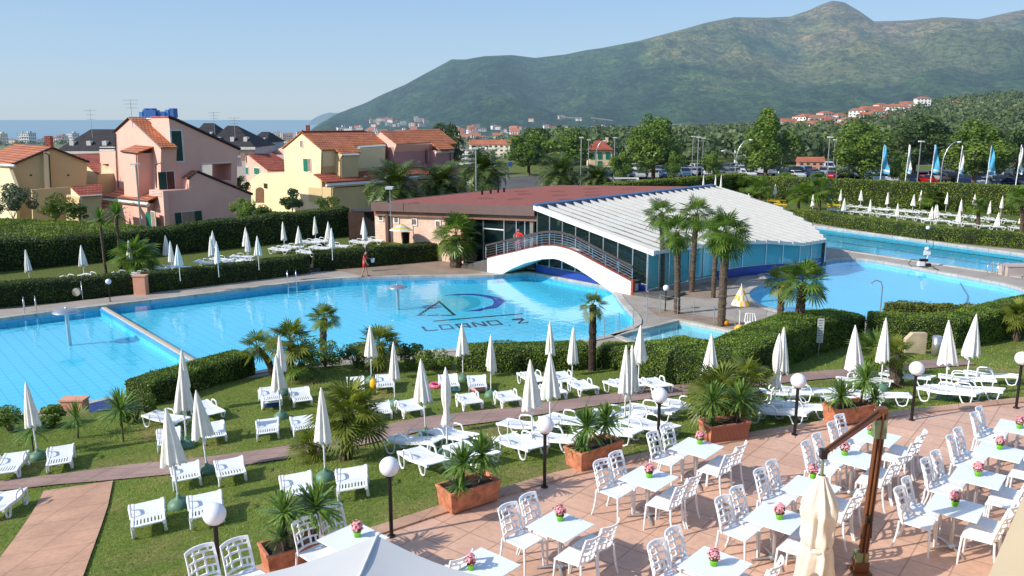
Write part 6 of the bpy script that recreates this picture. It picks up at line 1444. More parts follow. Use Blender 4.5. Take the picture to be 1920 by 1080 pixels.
m = MB(); low = [p-Vector((0,0,.24)) for p in TP]; strip_prism(m, low, AR, .16, BW-.32); bb(m, 'deck_body', WHITE_PAINT)
STEP = M('grey_stair_slate', (.10,.095,.09), .7, .2, 4); COPR = M('red_brick_coping', (.33,.075,.045), .7, .15, 8)
for off in (0, BW-.16):
    m = MB()
    for a, b in zip(TP, TP[1:]):
        a, b = a+bn*(off-.03), b+bn*(off-.03); w = bn*.22; u = Vector((0,0,.05)); m.add([a, b, b+w, a+w, a+u, b+u, b+w+u, a+w+u], [(0,1,2,3),(4,7,6,5),(0,4,5,1),(1,5,6,2),(2,6,7,3),(3,7,4,0)])
    bb(m, 'coping', COPR)
    m = MB(); p = TP[-1]+bn*(off+.08)+bd*.06; m.box((p.x, p.y, p.z/2+.03), (.14,.26,p.z+.14), rz=math.atan2(bd.y, bd.x)); bb(m, 'end_post', COPR)
s0, s1 = TP[7]-Vector((0,0,.2)), TP[9]-Vector((0,0,.18)); ns = 11
for k in range(ns):
    a = s0.lerp(s1, k/ns); b = s0.lerp(s1, (k+1)/ns); m = MB(); c = (a+b)/2+bn*(BW/2); m.box((c.x, c.y, a.z-.02), ((b-a).xy.length*1.02, BW-.34, .07), rz=math.atan2(bd.y, bd.x)); bb(m, 'stair_tread', STEP)
m = MB(); L0 = bpx(1184,548); L0.z = 0; L1 = L0+bd*2.3; m.prism([L0, L1, L1+bn*BW, L0+bn*BW], (0,0,.16)); bb(m, 'landing', STEP)
m = MB(); L1 = N0.copy(); L1.z = 0; m.add([L1-bd*2.8, L1, L1+bn*BW, L1+bn*BW-bd*2.8, L1+Vector((0,0,.85)), L1+bn*BW+Vector((0,0,.85))], [(0,1,4),(3,5,2),(0,4,5,3),(1,2,5,4),(0,3,2,1)]); bb(m, 'ramp', STEP)
HR = M('dark_handrail_board', (.06,.045,.045), .5, .15, 4)
for off in (.08, BW-.08):
    R_ = [p+bn*off for p in TP]; up_ = Vector((0,0,.78)); start = R_[0]-bd*.2+Vector((0,0,-.04)); RR = [start]+R_[1:]
    m = MB()
    for a, b in zip(RR, RR[1:]):
        a, b = a+up_, b+up_; w = bn*.035; u = Vector((0,0,.13)); m.add([a-w, b-w, b+w, a+w, a-w+u, b-w+u, b+w+u, a+w+u], [(0,1,2,3),(4,7,6,5),(0,4,5,1),(1,5,6,2),(2,6,7,3),(3,7,4,0)])
    bb(m, 'handrail', HR)
    for z in (.2,.36,.52,.66):
        m = MB(); m.tube([p+Vector((0,0,z)) for p in RR], .014, 5, smooth=False); bb(m, 'rail', CHROME)
    tot = [0]
    for a, b in zip(RR, RR[1:]): tot.append(tot[-1]+(b-a).length)
    npst = 12
    for k in range(npst+1):
        s = tot[-1]*k/npst; i = max(j for j in range(len(tot)-1) if tot[j] <= s+1e-6); f = (s-tot[i])/(tot[i+1]-tot[i]); p = RR[i].lerp(RR[i+1], min(1, f)); m = MB(); m.tube([p, p+up_], .026, 6); bb(m, 'baluster', CHROME)
PALEI = M('faded_grey_letters', (.42,.43,.46), .7, .1, 9)
for k, (tx, px, py, sz_) in enumerate((('ATTENTION',1039.5,467.5,.19),('ATTENZIONE',1039.5,473,.19),('h',1039.5,478,.19),('120',1039.5,482.5,.19))):
    cu_ = bpy.data.curves.new('wall_lettering', 'FONT'); cu_.body = tx; cu_.size = sz_; cu_.align_x = 'CENTER'; cu_.align_y = 'CENTER'; to = bpy.data.objects.new('tmp_text', cu_); COL.objects.link(to)
    me = bpy.data.meshes.new_from_object(to.evaluated_get(bpy.context.evaluated_depsgraph_get())); bpy.data.objects.remove(to); me.materials.clear(); me.materials.append(PALEI); me.name = 'wall_lettering'; o = link(bpy.data.objects.new('wall_lettering', me), br_)
    c = bpx(px, py)-bn*.012; o.location = c-BO; o.rotation_euler = (math.pi/2, 0, math.atan2(bd.y, bd.x))
# ================================================================ small pool furniture
def fence_posts(pts, label, h=.95, cat='railing', wires=3):
    P = [at(*p) for p in pts]; t = thing('railing', label, cat, P[0])
    for p in P: m = MB(); q = p-P[0]; m.tube([q, q+Vector((0,0,h))], .022, 6); m.build('post', STEEL, t)
    for k in range(wires): m = MB(); m.tube([p-P[0]+Vector((0,0,h*(k+1)/wires-.05)) for p in P], .006, 4, smooth=False); m.build('wire', STEEL, t)
fence_posts([(1133,635),(1160,623),(1187,615),(1212,606),(1237,600)], 'thin steel wire railing between the big pool and the splash pool')
fence_posts([(1212,590),(1237,585),(1270,592),(1300,600),(1338,610),(1378,614)], 'steel wire railing along the far side of the splash pool')
def brolly(g, h, r, cols, label, openf, group=None, name='striped_parasol'):
    t = thing(name, label, 'parasol', g, 0, group); m = MB(); n = 32; ring = []
    for j in range(5):
        f = j/4; rr = r*f; z = h-(h*(.27 if openf else .46))*f; ring.append([(rr*math.cos(2*math.pi*k/n)*(1 if openf else 1+.1*math.cos(8*2*math.pi*k/n)), rr*math.sin(2*math.pi*k/n), z-(0.02 if k % 4 else 0)*f) for k in range(n)])
    for j in range(4):
        for k in range(n): m.add([ring[j][k], ring[j][(k+1) % n], ring[j+1][(k+1) % n], ring[j+1][k]], [(0,1,2,3)], ((k//2)+(j if not openf else 0)) % 2 if not openf else (j % 2))
    m.build('canopy', cols, t, recalc=False); m = MB(); m.tube([(0,0,0),(0,0,h+.06)], .025, 8); m.build('pole', POLE_W, t); return t
YW = [M('yellow_check', (.78,.42,.04), .8, .05, 4), CANVAS]; YS = [M('yellow_stripe', (.60,.48,.14), .8, .05, 4), M('grey_white_stripe', (.60,.60,.50), .8, .05, 4)]
g = at(1386,614); hh = atY(1386,534,g.y).z; brolly(g, hh, .42, YW, 'half-closed yellow and white checked parasol beside the largest palm', False, name='checked_parasol')
t = thing('parasol_base', 'round yellow base of the checked parasol at the splash pool corner', 'base', at(1386,617)); m = MB(); m.lathe([(0,.22),(.12,.2),(.22,.08),(.24,0)], 20); m.build('dome', M('yellow_dome', (.72,.42,.06), .5, .05, 5), t)
t = thing('yellow_ball', 'orange-yellow ball base on the paving left of the checked parasol', 'ball', at(1360,611)); m = MB(); m.lathe([(.17*math.sin(math.pi*k/10), .17-.17*math.cos(math.pi*k/10)) for k in range(11)], 20); m.build('shell', M('orange_ball', (.80,.36,.02), .4, .05, 5), t)
g = atY(753,455,57.8); g.z = lawn_z(g.x, g.y); hh = atY(753,419,g.y).z-g.z; brolly(g, hh, 22/F*g.y*1.02, YS, 'open yellow and grey striped parasol in front of the peach wall', True)
t = thing('waste_bin', 'dark bin under the striped parasol by the peach wall', 'bin', (atY(761,455,58.3).x, 58.3, .95)); m = MB(); m.lathe([(0,0),(.24,0),(.28,.95),(.30,.97),(.30,1.0),(0,1.02)], 16); m.build('drum', BLACK, t)
g = at(1440,612); t = thing('garden_chair', 'white plastic chair by the splash pool, half behind the hedge', 'chair', at(1408,622)); m = MB(); m.box((0,0,.42), (.5,.48,.04)); m.build('seat', WHITE, t); m = MB(); m.tube([(-.26,-.2,.42),(-.27,.2,.45),(-.2,.28,.82),(.2,.28,.82),(.27,.2,.45),(.26,-.2,.42)], .03, 6); [m.tube([(x,.24,.44),(x,.28,.82)], .018, 5) for x in (-.12,0,.12)]; m.build('backrest', WHITE, t)
for x, y in ((-.22,-.2),(.22,-.2),(-.22,.2),(.22,.2)): m = MB(); m.tube([(x,y,.42),(x*1.1,y*1.1,0)], .025, 6); m.build('leg', WHITE, t)
SIGNM = M('sign_board', (.55,.56,.55), .5, .05, 4); SIGT = M('sign_text', (.10,.11,.12), .6, .1, 20)
g = garden_at(1534,668); t = thing('notice_sign', 'tall white notice board on a post in front of the curved hedge', 'sign', g); zt = atY(1534,597,g.y).z-g.z; zb = atY(1534,642,g.y).z-g.z; m = MB(); m.tube([(0,0,0),(0,0,zt)], .025, 8); m.build('post', STEEL, t); m = MB(); m.box((0,-.03,(zt+zb)/2), (.26,.02,zt-zb)); bo = m.build('board', SIGNM, t)
for k in range(9): m = MB(); w = .13+.07*((k*7) % 3)/2; m.box((-.02+.0*k,-.045,zb+.08+(zt-zb-.15)*k/8), (w,.004,.022)); m.build('text_line', SIGT, bo)
g = at(1437,612); t = thing('notice_sign', 'small white sign on a post left of the curved hedge', 'sign', at(1440,618)); m = MB(); m.tube([(-.12,0,0),(-.12,0,.95)], .022, 6); m.build('post', STEEL, t); m = MB(); m.box((.05,-.03,.62), (.28,.02,.42)); m.build('board', SIGNM, t)
g = garden_at(1754,668); t = thing('waste_bin', 'tall stainless steel bin in front of the hedge at right', 'bin', g); h = atY(1754,630,g.y).z-g.z; m = MB(); m.lathe([(0,0),(.17,0),(.17,h),(.16,h),(.15,h-.05),(0,h-.05)], 20); m.build('drum', STEEL, t)
g = garden_at(1697,665); g2 = garden_at(1738,665); h = atY(1738,625,g2.y).z-g2.z; t = thing('low_wall', 'small sunlit rendered wall end in the hedge beside the steel bin', 'wall', g); m = MB(); m.prism([Vector((0,0,-.1)), Vector((g2.x-g.x,0,-.1)), Vector((g2.x-g.x,0,h)), Vector((.25,0,h*1.0)), Vector((0,0,h*.7))], (0,.25,0)); m.build('panel', M('beige_render', (.52,.42,.28), .85, .2, 2), t)
g = at(1650,610); t = thing('pool_shower', 'bent steel shower pipe at the near edge of the round pool', 'shower', at(1649,600)); m = MB(); m.tube([(0,0,0),(0,0,1.7),(-.1,0,1.95),(-.35,0,2.02),(-.55,0,1.9)], .03, 8); m.build('pipe', STEEL, t); m = MB(); m.lathe([(.03,1.9),(.08,1.84)], 12, (-.56,0,0)); m.build('shower_head', STEEL, t)
# pool lift with hose on the strip between the pools
g = at(1728,500); t = thing('pool_cleaner', 'black and white pool cleaner with a hose, on the strip between the two pools', 'pool cleaner', g)
m = MB(); m.box((-.1,0,.35), (.5,.4,.5)); m.tube([(.1,0,.1),(.35,0,.6),(.45,0,1.3)], .05, 6); bevel(m.build('body', WHITE, t), .03)
m = MB(); m.box((.1,-.05,.75), (.65,.35,.3)); m.box((.55,0,.2), (.4,.3,.35)); bevel(m.build('motor', BLACK, t), .06); m = MB(); m.box((.35,0,1.55), (.55,.1,.5)); m.lathe([(0,.2),(.14,.14),(.2,0),(.14,-.14),(0,-.2)], 12, (.3,0,2.0)); m.build('head', WHITE, t)
m = MB(); m.tube([(-.3,0,.7),(-.9,0,.8),(-1.2,-.1,.4),(-1.,-.3,.1),(-.4,-.5,.04),(.2,-.7,.04)], .035, 6); m.build('hose', BLACK, t); t.scale = (.8,.8,.62)
m = MB(); pts = [at(1745,502,.0), at(1800,530,-.45), at(1815,555,-.45), at(1805,585,-.45)]
hs = [pts[0]+Vector((0,-.3,.08)), at(1775,514,-.05), pts[1], pts[2], at(1812,570,-.45), pts[3]]; m.tube(hs, .03, 5); tag(m.build('pool_hose', BLACK), 'dark hose lying in the round pool below the cleaner', 'hose')
# hose reel at the left hedge
g = at(146,562); t = thing('hose_reel', 'steel hose reel stand in front of the low hedge at left', 'hose reel', g); m = MB(); m.tube([(-.28,0,0),(-.28,0,1.05),(.28,0,1.05),(.28,0,0)], .02, 6); m.build('frame', STEEL, t); m = MB(); m.tube([(0,-.12,.45),(0,.12,.45)], .22, 16); m.build('reel', M('hose_cream', (.45,.42,.33), .7, .2, 12), t)
# things on and under loungers
BAGY = M('yellow_bag', (.75,.42,.02), .6, .1, 8); BLUEB = M('blue_cloth', (.03,.07,.25), .7, .2, 8); PINKF = M('pink_inflatable', (.75,.12,.25), .35, .2, 6); MULTI = M('coloured_toys', (.55,.08,.10), .4, .9, 9, c2=(.2,.5,.7))
g = garden_at(700,722,.2); t = thing('yellow_bag', 'yellow bag standing against a white lounger', 'bag', g); m = MB(); m.lathe([(0,0),(.10,0),(.14,.15),(.12,.36),(.04,.44),(0,.44)], 14); m.build('sack', BAGY, t); m = MB(); m.tube([(-.05,0,.42),(0,0,.52),(.05,0,.42)], .012, 5); m.build('strap', BAGY, t)
def ringtoy(px, py, r, mat, label, name='swim_ring', tr=.07):
    g = garden_at(px, py, .05); t = thing(name, label, 'swim ring', g); m = MB(); m.tube([(r*math.cos(a), r*math.sin(a), tr) for a in [2*math.pi*k/20 for k in range(21)]], tr, 8, caps=False); m.build('tube', mat, t)
ringtoy(819,723,.22,PINKF,'bright pink swim ring left of the lounger by the lone parasol'); ringtoy(899,728,.26,M('salmon_vinyl', (.72,.30,.28), .3, .2, 6),'salmon inflatable ring under the lounger right of the lone parasol'); ringtoy(853,730,.16,MULTI,'multicoloured swim toy under the left lounger by the lone parasol')
g = garden_at(508,757,.1); t = thing('blue_towel', 'dark blue folded cloth under the stacked loungers', 'towel', g); m = MB(); m.box((0,0,.07), (.45,.3,.14)); bevel(m.build('cloth', BLUEB, t), .04)
g = at(185,768,.3); t = thing('blue_board', 'tilted dark blue board with white writing by the near pool edge', 'board', g); m = MB(); m.add([(-.35,0,-.15),(.35,.1,.0),(.35,.2,.32),(-.35,.1,.18)], [(0,1,2,3)]); m.build('panel', BLUEB, t)
g = at(574,476,.9); 
g = at(590,508); t = thing('stone_steps', 'grey stone steps through the gap in the low hedge', 'steps', (g.x, g.y, 0)); 
for k in range(3): m = MB(); m.box((0,.35*k+.2,.1+.17*k), (.7,.4,.17)); m.build('step', STEP, t)
# garden seat beyond the stout palm and red fence
g = at(876,481,.3); t = thing('picket_gate', 'dark picket gate beside the stout palm at the hall entrance', 'gate', g)
for k in range(7): m = MB(); m.box((-.5+.17*k,0,.6), (.07,.04,1.15)); m.build('picket', BLACK, t)
m = MB(); m.box((0,.03,.35), (1.2,.03,.07)); m.build('crossbar', BLACK, t); m = MB(); m.box((0,.03,.85), (1.2,.03,.07)); m.build('crossbar', BLACK, t)
# ================================================================ houses
def tilemat(name, c1, c2, dark):
    m, nt, b, o = nmat(name); sp = nt.nodes.new('ShaderNodeSeparateXYZ'); nt.links.new(pos(nt), sp.inputs[0])
    cb = nt.nodes.new('ShaderNodeCombineXYZ'); ad = N(nt, 'ShaderNodeVectorMath', operation='DOT_PRODUCT'); ad.inputs[1].default_value = (.72,.69,0); nt.links.new(pos(nt), ad.inputs[0]); nt.links.new(ad.outputs['Value'], cb.inputs[0]); nt.links.new(sp.outputs[2], cb.inputs[1])
    br = brick(nt, cb.outputs[0], c1, c2, dark, .34, .20, .035, .5); n = noise_fac(nt, pos(nt), .8, 5)
    nt.links.new(mixc(nt, 1., br.outputs[0], ramp(nt, n, [(.3, (.72,.68,.66)), (.65, (1.12,)*3)]), 'MULTIPLY'), b.inputs['Base Color']); b.inputs['Roughness'].default_value = .8; return m
TILE = tilemat('terracotta_roof_tiles', (.56,.20,.075), (.46,.15,.06), (.20,.055,.03)); TILER = tilemat('red_roof_tiles', (.44,.11,.06), (.36,.085,.045), (.16,.035,.02))
PKW = M('pink_render', (.74,.43,.345), .85, .06, .5, .1, 30); YLW = M('yellow_render', (.80,.66,.40), .85, .05, .5, .1, 30); PKW_SH = M('pink_render_shaded', (.42,.22,.21), .85, .06, .5); YLW_SH = M('yellow_render_shaded', (.55,.42,.22), .85, .06, .5)  # last two: pink and yellow render, shade of the sunless facades coloured in
TRIM = M('white_trim', (.62,.60,.56), .7, .05, 2); GUTM = M('dark_gutter', (.03,.018,.015), .5, .2, 3); SHUT = M('house_shutter', (.006,.045,.033), .5, .15, 8); SHUT2 = M('green_house_shutter', (.01,.16,.10), .5, .15, 8)
CURT = M('window_curtain', (.30,.20,.15), .6, .3, 6); SLATE = M('slate_roof', (.030,.028,.030), .8, .3, 1.2); ARCHO = M('arch_shade', (.50,.27,.06), .8, .1, 2)
S_D = Vector((.72,.69,0)).normalized(); L_D = Vector((-.69,.72,0)).normalized()
class House:
    def __init__(s, name, label, K, ox, oy, sc, cat='house', group=None):
        s.t = thing(name, label, cat, (K.x, K.y, far_z(K.x, K.y)-.3), 0, group); s.K = K; s.O = s.t.location.copy(); s.ox, s.oy, s.sc = ox, oy, sc
    def px(s, q): return s.ox+q[0]/s.sc, s.oy+q[1]/s.sc
    def S(s, q, off=0.): x, y = s.px(q); return onplane(x, y, s.K+L_D*off, S_D)      # on the shaded facade, off metres behind it
    def L(s, q, off=0.): x, y = s.px(q); return onplane(x, y, s.K+S_D*off, L_D)      # on the sunlit facade
    def out(s, m, nm, mat, parent=None):
        m.v = [(x-s.O.x, y-s.O.y, z-s.O.z) for x, y, z in m.v]; return m.build(nm, mat, parent or s.t)
    def wallS(s, P, off, depth, mat, nm='wall'): m = MB(); m.prism([s.S(q, off) for q in P], L_D*depth); return s.out(m, nm, mat)
    def wallL(s, P, off, depth, mat, nm='wall'): m = MB(); m.prism([s.L(q, off) for q in P], S_D*depth); return s.out(m, nm, mat)
    def slab(s, P, p0, u, v, th, mat, nm='roof', soff=None):
        """roof polygon: pixels P on the plane through p0 spanned by u, v"""
        n = Vector(u).cross(Vector(v)).normalized(); m = MB(); Q = []
        for q in P:
            d = ray(*s.px(q)); t = n.dot(p0-Vector((0,0,CAMZ)))/n.dot(d); Q.append(Vector((0,0,CAMZ))+d*t)
        if n.z < 0: n = -n
        m.prism([q-n*th for q in Q], n*(th+.04)); return s.out(m, nm, mat)
    def edge(s, pts, r=.09, mat=None, nm='roof_edge'): m = MB(); m.tube(pts, r, 4, smooth=False); return s.out(m, nm, mat or GUTM)
    def winS(s, x0, y0, x1, y1, off, pane, frame=TRIM, nm='window', fw=.1, mull=False):
        """window on the shaded facade"""
        return s.win(s.S, S_D, L_D, x0, y0, x1, y1, off, pane, frame, nm, fw, mull)
    def winL(s, x0, y0, x1, y1, off, pane, frame=TRIM, nm='window', fw=.1, mull=False): return s.win(s.L, L_D, S_D, x0, y0, x1, y1, off, pane, frame, nm, fw, mull)
    def win(s, f, d, bk, x0, y0, x1, y1, off, pane, frame, nm, fw, mull):
        a = f((x0, (y0+y1)/2), off); b = f((x1, (y0+y1)/2), off); t = f(((x0+x1)/2, y0), off).z; z = f(((x0+x1)/2, y1), off).z; a.z = b.z = 0; e = (b-a).normalized()
        pr = None
        if frame is not None:
            m = MB(); 
            for (p, q, z0, z1) in ((a-e*fw, a, z-fw, t+fw), (b, b+e*fw, z-fw, t+fw), (a, b, t, t+fw), (a, b, z-fw, z)):
                p = p.copy(); q = q.copy(); p.z = q.z = z0; m.prism([p-bk*.04, q-bk*.04, q+bk*.05, p+bk*.05], (0,0,z1-z0))
            pr = s.out(m, nm, frame)
        m = MB(); p = a.copy(); q = b.copy(); p.z = q.z = z; m.prism([p-bk*.025, q-bk*.025, q+bk*.04, p+bk*.04], (0,0,t-z)); o = s.out(m, 'pane' if pr else nm, pane, None)
        if pr: o.parent = pr
        return o
def ant(x, yb, yt, Y, label, group='rooftop aerials', arms=3):
    p = atY(x, yb, Y); h = atY(x, yt, Y).z-p.z; t = thing('roof_aerial', label, 'aerial', p, 0, group); m = MB(); m.tube([(0,0,-1.2),(0,0,h)], .03, 5); m.build('mast', STEEL, t); m = MB()
    for k in range(arms): z = h*(.95-.22*k); m.tube([(-.8+.15*k,0,z),(.8-.1*k,.1,z)], .018, 4); [m.tube([(xx,-.2,z),(xx,.2,z)], .01, 4) for xx in (-.5,-.2,.2,.5)]
    m.build('antenna', STEEL, t)
# ---- big pink house (pixels of the 4x detail view, origin 0,180)
K3 = atY(305.5, 427, 84); K3.z = 0
H1 = House('pink_house', 'large pink house with steep tiled gable, tall green shutter and lower wing', K3, 0, 180, 4)
h1 = 1.7; 
m_ = H1
sh = h1          # the taller body stands h1 m behind the wing's shaded face
# wing
m_.wallS([(1222,1010),(1222,712),(1418,700),(1418,615),(1480,575),(1885,742),(1885,1010)], 0, 2.6, PKW)
m_.edge([m_.S(q, -.05)+Vector((0,0,.05)) for q in [(1405,622),(1482,570),(1895,740)]], .14)
P0 = m_.S((1480,575), 0); m_.slab([(1325,605),(1400,548),(1482,562),(1412,622)], P0, L_D, m_.S((1418,615),0)-P0, .1, TILE)
wk = m_.S((1885,742),0)-P0; m = MB(); m.prism([P0+Vector((0,0,.06)), P0+wk+Vector((0,0,.06)), P0+wk+L_D*2.8+Vector((0,0,.06)), P0+L_D*2.8+Vector((0,0,.06))], (0,0,.1)); m_.out(m, 'roof', TILE)
m_.winS(1365,868,1460,952,0,CURT); m_.winS(1316,876,1362,965,-.06,SHUT,None,'shutter'); m_.winS(1462,862,1514,945,-.06,SHUT,None,'shutter')
# body: shaded facade with a see-through loggia
A_2 = (1200,1000)
for P in ([(1203,1000),(1212,388),(1285,384),(1266,166),(1300,172),(1512,268),(1512,1000)], [(1512,505),(1512,268),(1735,371),(1735,505)], [(1735,1000),(1735,371),(1800,402),(1778,470),(1778,1000)], [(1512,1000),(1512,632),(1735,632),(1735,1000)]): m_.wallS(P, sh, 4.8, PKW)
m_.edge([m_.S(q, sh-.08)+Vector((0,0,.06)) for q in [(1262,160),(1310,175),(1803,402)]], .16)
m = MB(); a, b = m_.S((1266,166), sh), m_.S((1800,402), sh); m.prism([a+Vector((0,0,.06)), b+Vector((0,0,.06)), b+L_D*5+Vector((0,0,.06)), a+L_D*5+Vector((0,0,.06))], (0,0,.12)); m_.out(m, 'roof', TILE)
m_.winS(1292,262,1366,488,sh,SHUT,fw=.16); m_.winS(1190,570,1250,702,sh-.6,SHUT,None,'shutter'); m_.winS(1252,566,1308,700,sh,M('red_brown_door', (.10,.025,.018), .5, .2, 5),nm='door_frame')
m_.edge([m_.S((1512,512), sh-.04), m_.S((1735,500), sh-.04)], .08, TRIM, 'loggia_frame'); m_.edge([m_.S((1512,512), sh-.04), m_.S((1512,632), sh-.04)], .08, TRIM, 'loggia_frame')
m_.edge([m_.S((1218,395), sh-.12), m_.S((1205,500), sh-.12), m_.S((1170,515), sh-.12), m_.S((1175,690), sh-.12)], .06, GUTM, 'downpipe')
# sunlit gable body: shares the corner at x = 1208
c1 = m_.S((1208,600), sh); off1 = (c1-m_.K).dot(S_D)
m_.wallL([(862,272),(975,168),(1208,386),(1200,1000),(895,1000)], off1, 1.6, PKW)
g0, g1 = m_.L((975,168), off1), m_.L((1208,386), off1); g2 = m_.L((862,272), off1)
m = MB(); n = Vector((0,0,.12)); e = -S_D*.12; r_ = (g1-g0)*1.05; m.prism([g0+e+n*.4, g0+r_+e+n*.4, g0+r_+S_D*1.55+n*.4, g0+S_D*1.55+n*.4], n); m_.out(m, 'roof', TILE)
r_ = (g2-g0)*1.04; m = MB(); m.prism([g0+e+n*.4, g0+r_+e+n*.4, g0+r_+S_D*1.55+n*.4, g0+S_D*1.55+n*.4], n); m_.out(m, 'roof', TILE)
m_.edge([g0+e*1.3+n*.7, g0+(g1-g0)*1.05+e*1.3+n*.7], .09, M('grey_flashing', (.16,.13,.12), .6, .1, 3)); m_.edge([g0+e*1.3+n*.7, g0+(g2-g0)*1.04+e*1.3+n*.7], .09)
m_.wallL([(1040,172),(1268,166),(1290,400),(1150,400)], off1+1.62, .6, PKW)
m_.edge([m_.L((1060,172), off1+1.58), m_.L((1268,166), off1+1.58)], .08, TRIM)
m_.edge([m_.L((866,280), off1-.1), m_.L((886,688), off1-.1)], .06, GUTM, 'downpipe')
# projecting bay with its own little roof
m_.wallL([(918,422),(1031,430),(1044,768),(934,752)], off1-1.5, 1.5, PKW)
b0, b1 = m_.L((905,416), off1-1.65), m_.L((1034,432), off1-1.65); up_ = S_D*1.65+Vector((0,0,.55)); m = MB(); m.prism([b0, b1, b1+up_, b0+up_], (0,0,.13)); m_.out(m, 'roof', TILE); m_.edge([b0, b1], .07)
m_.edge([m_.L((1022,440), off1-1.6), m_.L((1040,756), off1-1.6)], .05, GUTM, 'downpipe')
# left wing with balcony
m_.wallL([(748,412),(764,412),(778,1000),(768,1000)], off1+.4, 2.5, PKW); m_.wallL([(815,412),(864,412),(890,1000),(820,1000)], off1+.4, 2.5, PKW); m_.wallL([(764,412),(815,412),(815,510),(764,510)], off1+.4, 2.5, PKW); m_.wallL([(768,690),(820,690),(822,1000),(770,1000)], off1+.4, 2.5, PKW)
m_.wallL([(764,510),(815,510),(818,690),(766,690)], off1+1.8, .1, YLW_SH, 'loggia_back')
for k in range(4): m_.edge([m_.L((772,655+k*11), off1+.35), m_.L((822,655+k*11), off1+.35)], .03, TRIM, 'balcony_rail')
m_.edge([m_.L((748,385), off1+.4), m_.L((862,385), off1+.4)], .05, TRIM, 'balcony_rail'); m_.edge([m_.L((748,408), off1+.4), m_.L((862,408), off1+.4)], .1, TRIM, 'balcony_rail')
# skirt roof and ground floor
k0, k1 = m_.L((775,756), off1-1.9), m_.L((1112,792), off1-1.9); up_ = S_D*2.0+Vector((0,0,.75)); m = MB(); m.prism([k0, k1, k1+up_, k0+up_], (0,0,.13)); m_.out(m, 'roof', TILE); m_.edge([k0, k1], .09); m_.edge([k0-Vector((0,0,.3)), k1-Vector((0,0,.3))], .2, TRIM, 'cornice')
m_.wallL([(818,785),(1105,805),(1100,1010),(825,1000)], off1-1.6, 1.8, PKW); m_.wallL([(1118,702),(1222,712),(1240,1010),(1130,1010)], .0, .5, PKW)
m_.winL(1098,876,1140,990,off1-1.62,SHUT2,None,'shutter'); m_.winL(1140,872,1166,990,off1-1.62,CURT,nm='door_frame')
for k in range(4): m_.edge([m_.L((1132,712+k*11), -.05), m_.L((1210,718+k*11), -.05)], .035, TRIM, 'balcony_rail')
k0, k1 = m_.L((632,852), off1-2.6), m_.L((812,830), off1-2.6); m_.slab([(632,848),(752,765),(812,790),(812,832),(700,856)], k0, L_D, S_D+Vector((0,0,.4)), .1, TILE)
m_.wallL([(700,850),(812,835),(812,1000),(710,1000)], off1-2.0, 1.5, PKW)
# ---- cream house at the left edge
K = atY(22, 352, 86); H2 = House('cream_house', 'cream house with orange tiled roof at the left edge of the photo', K, 0, 180, 4)
H2.wallS([(86,515),(385,388),(655,492),(632,1000),(130,1000)], 0, 14, YLW_SH); H2.wallS([(330,418),(372,418),(385,1000),(345,1000)], -.5, .5, YLW)
p = H2.S((385,388),0); q = H2.S((86,515),0); m = MB(); e = -L_D*.3; v = (q-p)*1.07; m.prism([p+e, p+v+e, p+v+L_D*14, p+L_D*14], (0,0,.14)); H2.out(m, 'roof', TILE)
q2 = H2.S((655,492),0); m = MB(); v = (q2-p)*1.04; m.prism([p+e, p+v+e, p+v+L_D*14, p+L_D*14], (0,0,.14)); H2.out(m, 'roof', TILE); H2.edge([p+(q-p)*1.07+e, p+e, p+(q2-p)*1.04+e], .10)
m = MB(); c = p+L_D*1.5+Vector((.1,.3,.5)); m.box(c, (.6,.6,1.4)); H2.out(m, 'chimney', TILER)
H2.edge([H2.S((332,425),-.55), H2.S((368,440),-.55), H2.S((382,685),-.55)], .06, GUTM, 'downpipe'); H2.wallL([(-120,520),(60,520),(125,700),(125,1000),(-120,1000)], -.0, .3, YLW)
H2.edge([H2.L((-120,512), -.25), H2.L((110,525), -.25)], .14, TRIM, 'cornice')
for x in (232, 512): o = H2.winS(x-8,588,x+8,600,-.02,GUTM,None,'vent')
H2.wallS([(240,702),(525,682),(595,840),(590,1000),(250,1000)], -3.5, .3, YLW_SH, 'garden_wall')
K = atY(185, 352, 96); H3 = House('yellow_house', 'small yellow house with red tiled roof between the cream and pink houses', K, 0, 180, 4)
H3.wallL([(628,515),(640,512),(735,585),(735,1000),(630,1000)], 0, 8, YLW); p = H3.L((640,508),0); H3.slab([(560,436),(745,430),(748,580),(735,585),(640,510)], p, S_D, H3.L((735,582),0)-p, .12, TILER)
K = atY(150, 366, 82); H4 = House('tiled_annex', 'low annex with light and dark red roof tiles left of the pink house', K, 0, 180, 4)
p = H4.S((600,748),0); H4.slab([(528,678),(762,662),(765,738),(600,748)], p, S_D, L_D+Vector((0,0,.42)), .12, TILER); H4.wallS([(592,760),(760,748),(760,1000),(590,1000)], .3, 4, YLW_SH); H4.wallL([(530,685),(598,752),(590,1000),(540,1000)], .0, .3, YLW); H4.edge([H4.S((598,752),-.05), H4.S((765,742),-.05)], .08, TRIM, 'cornice')
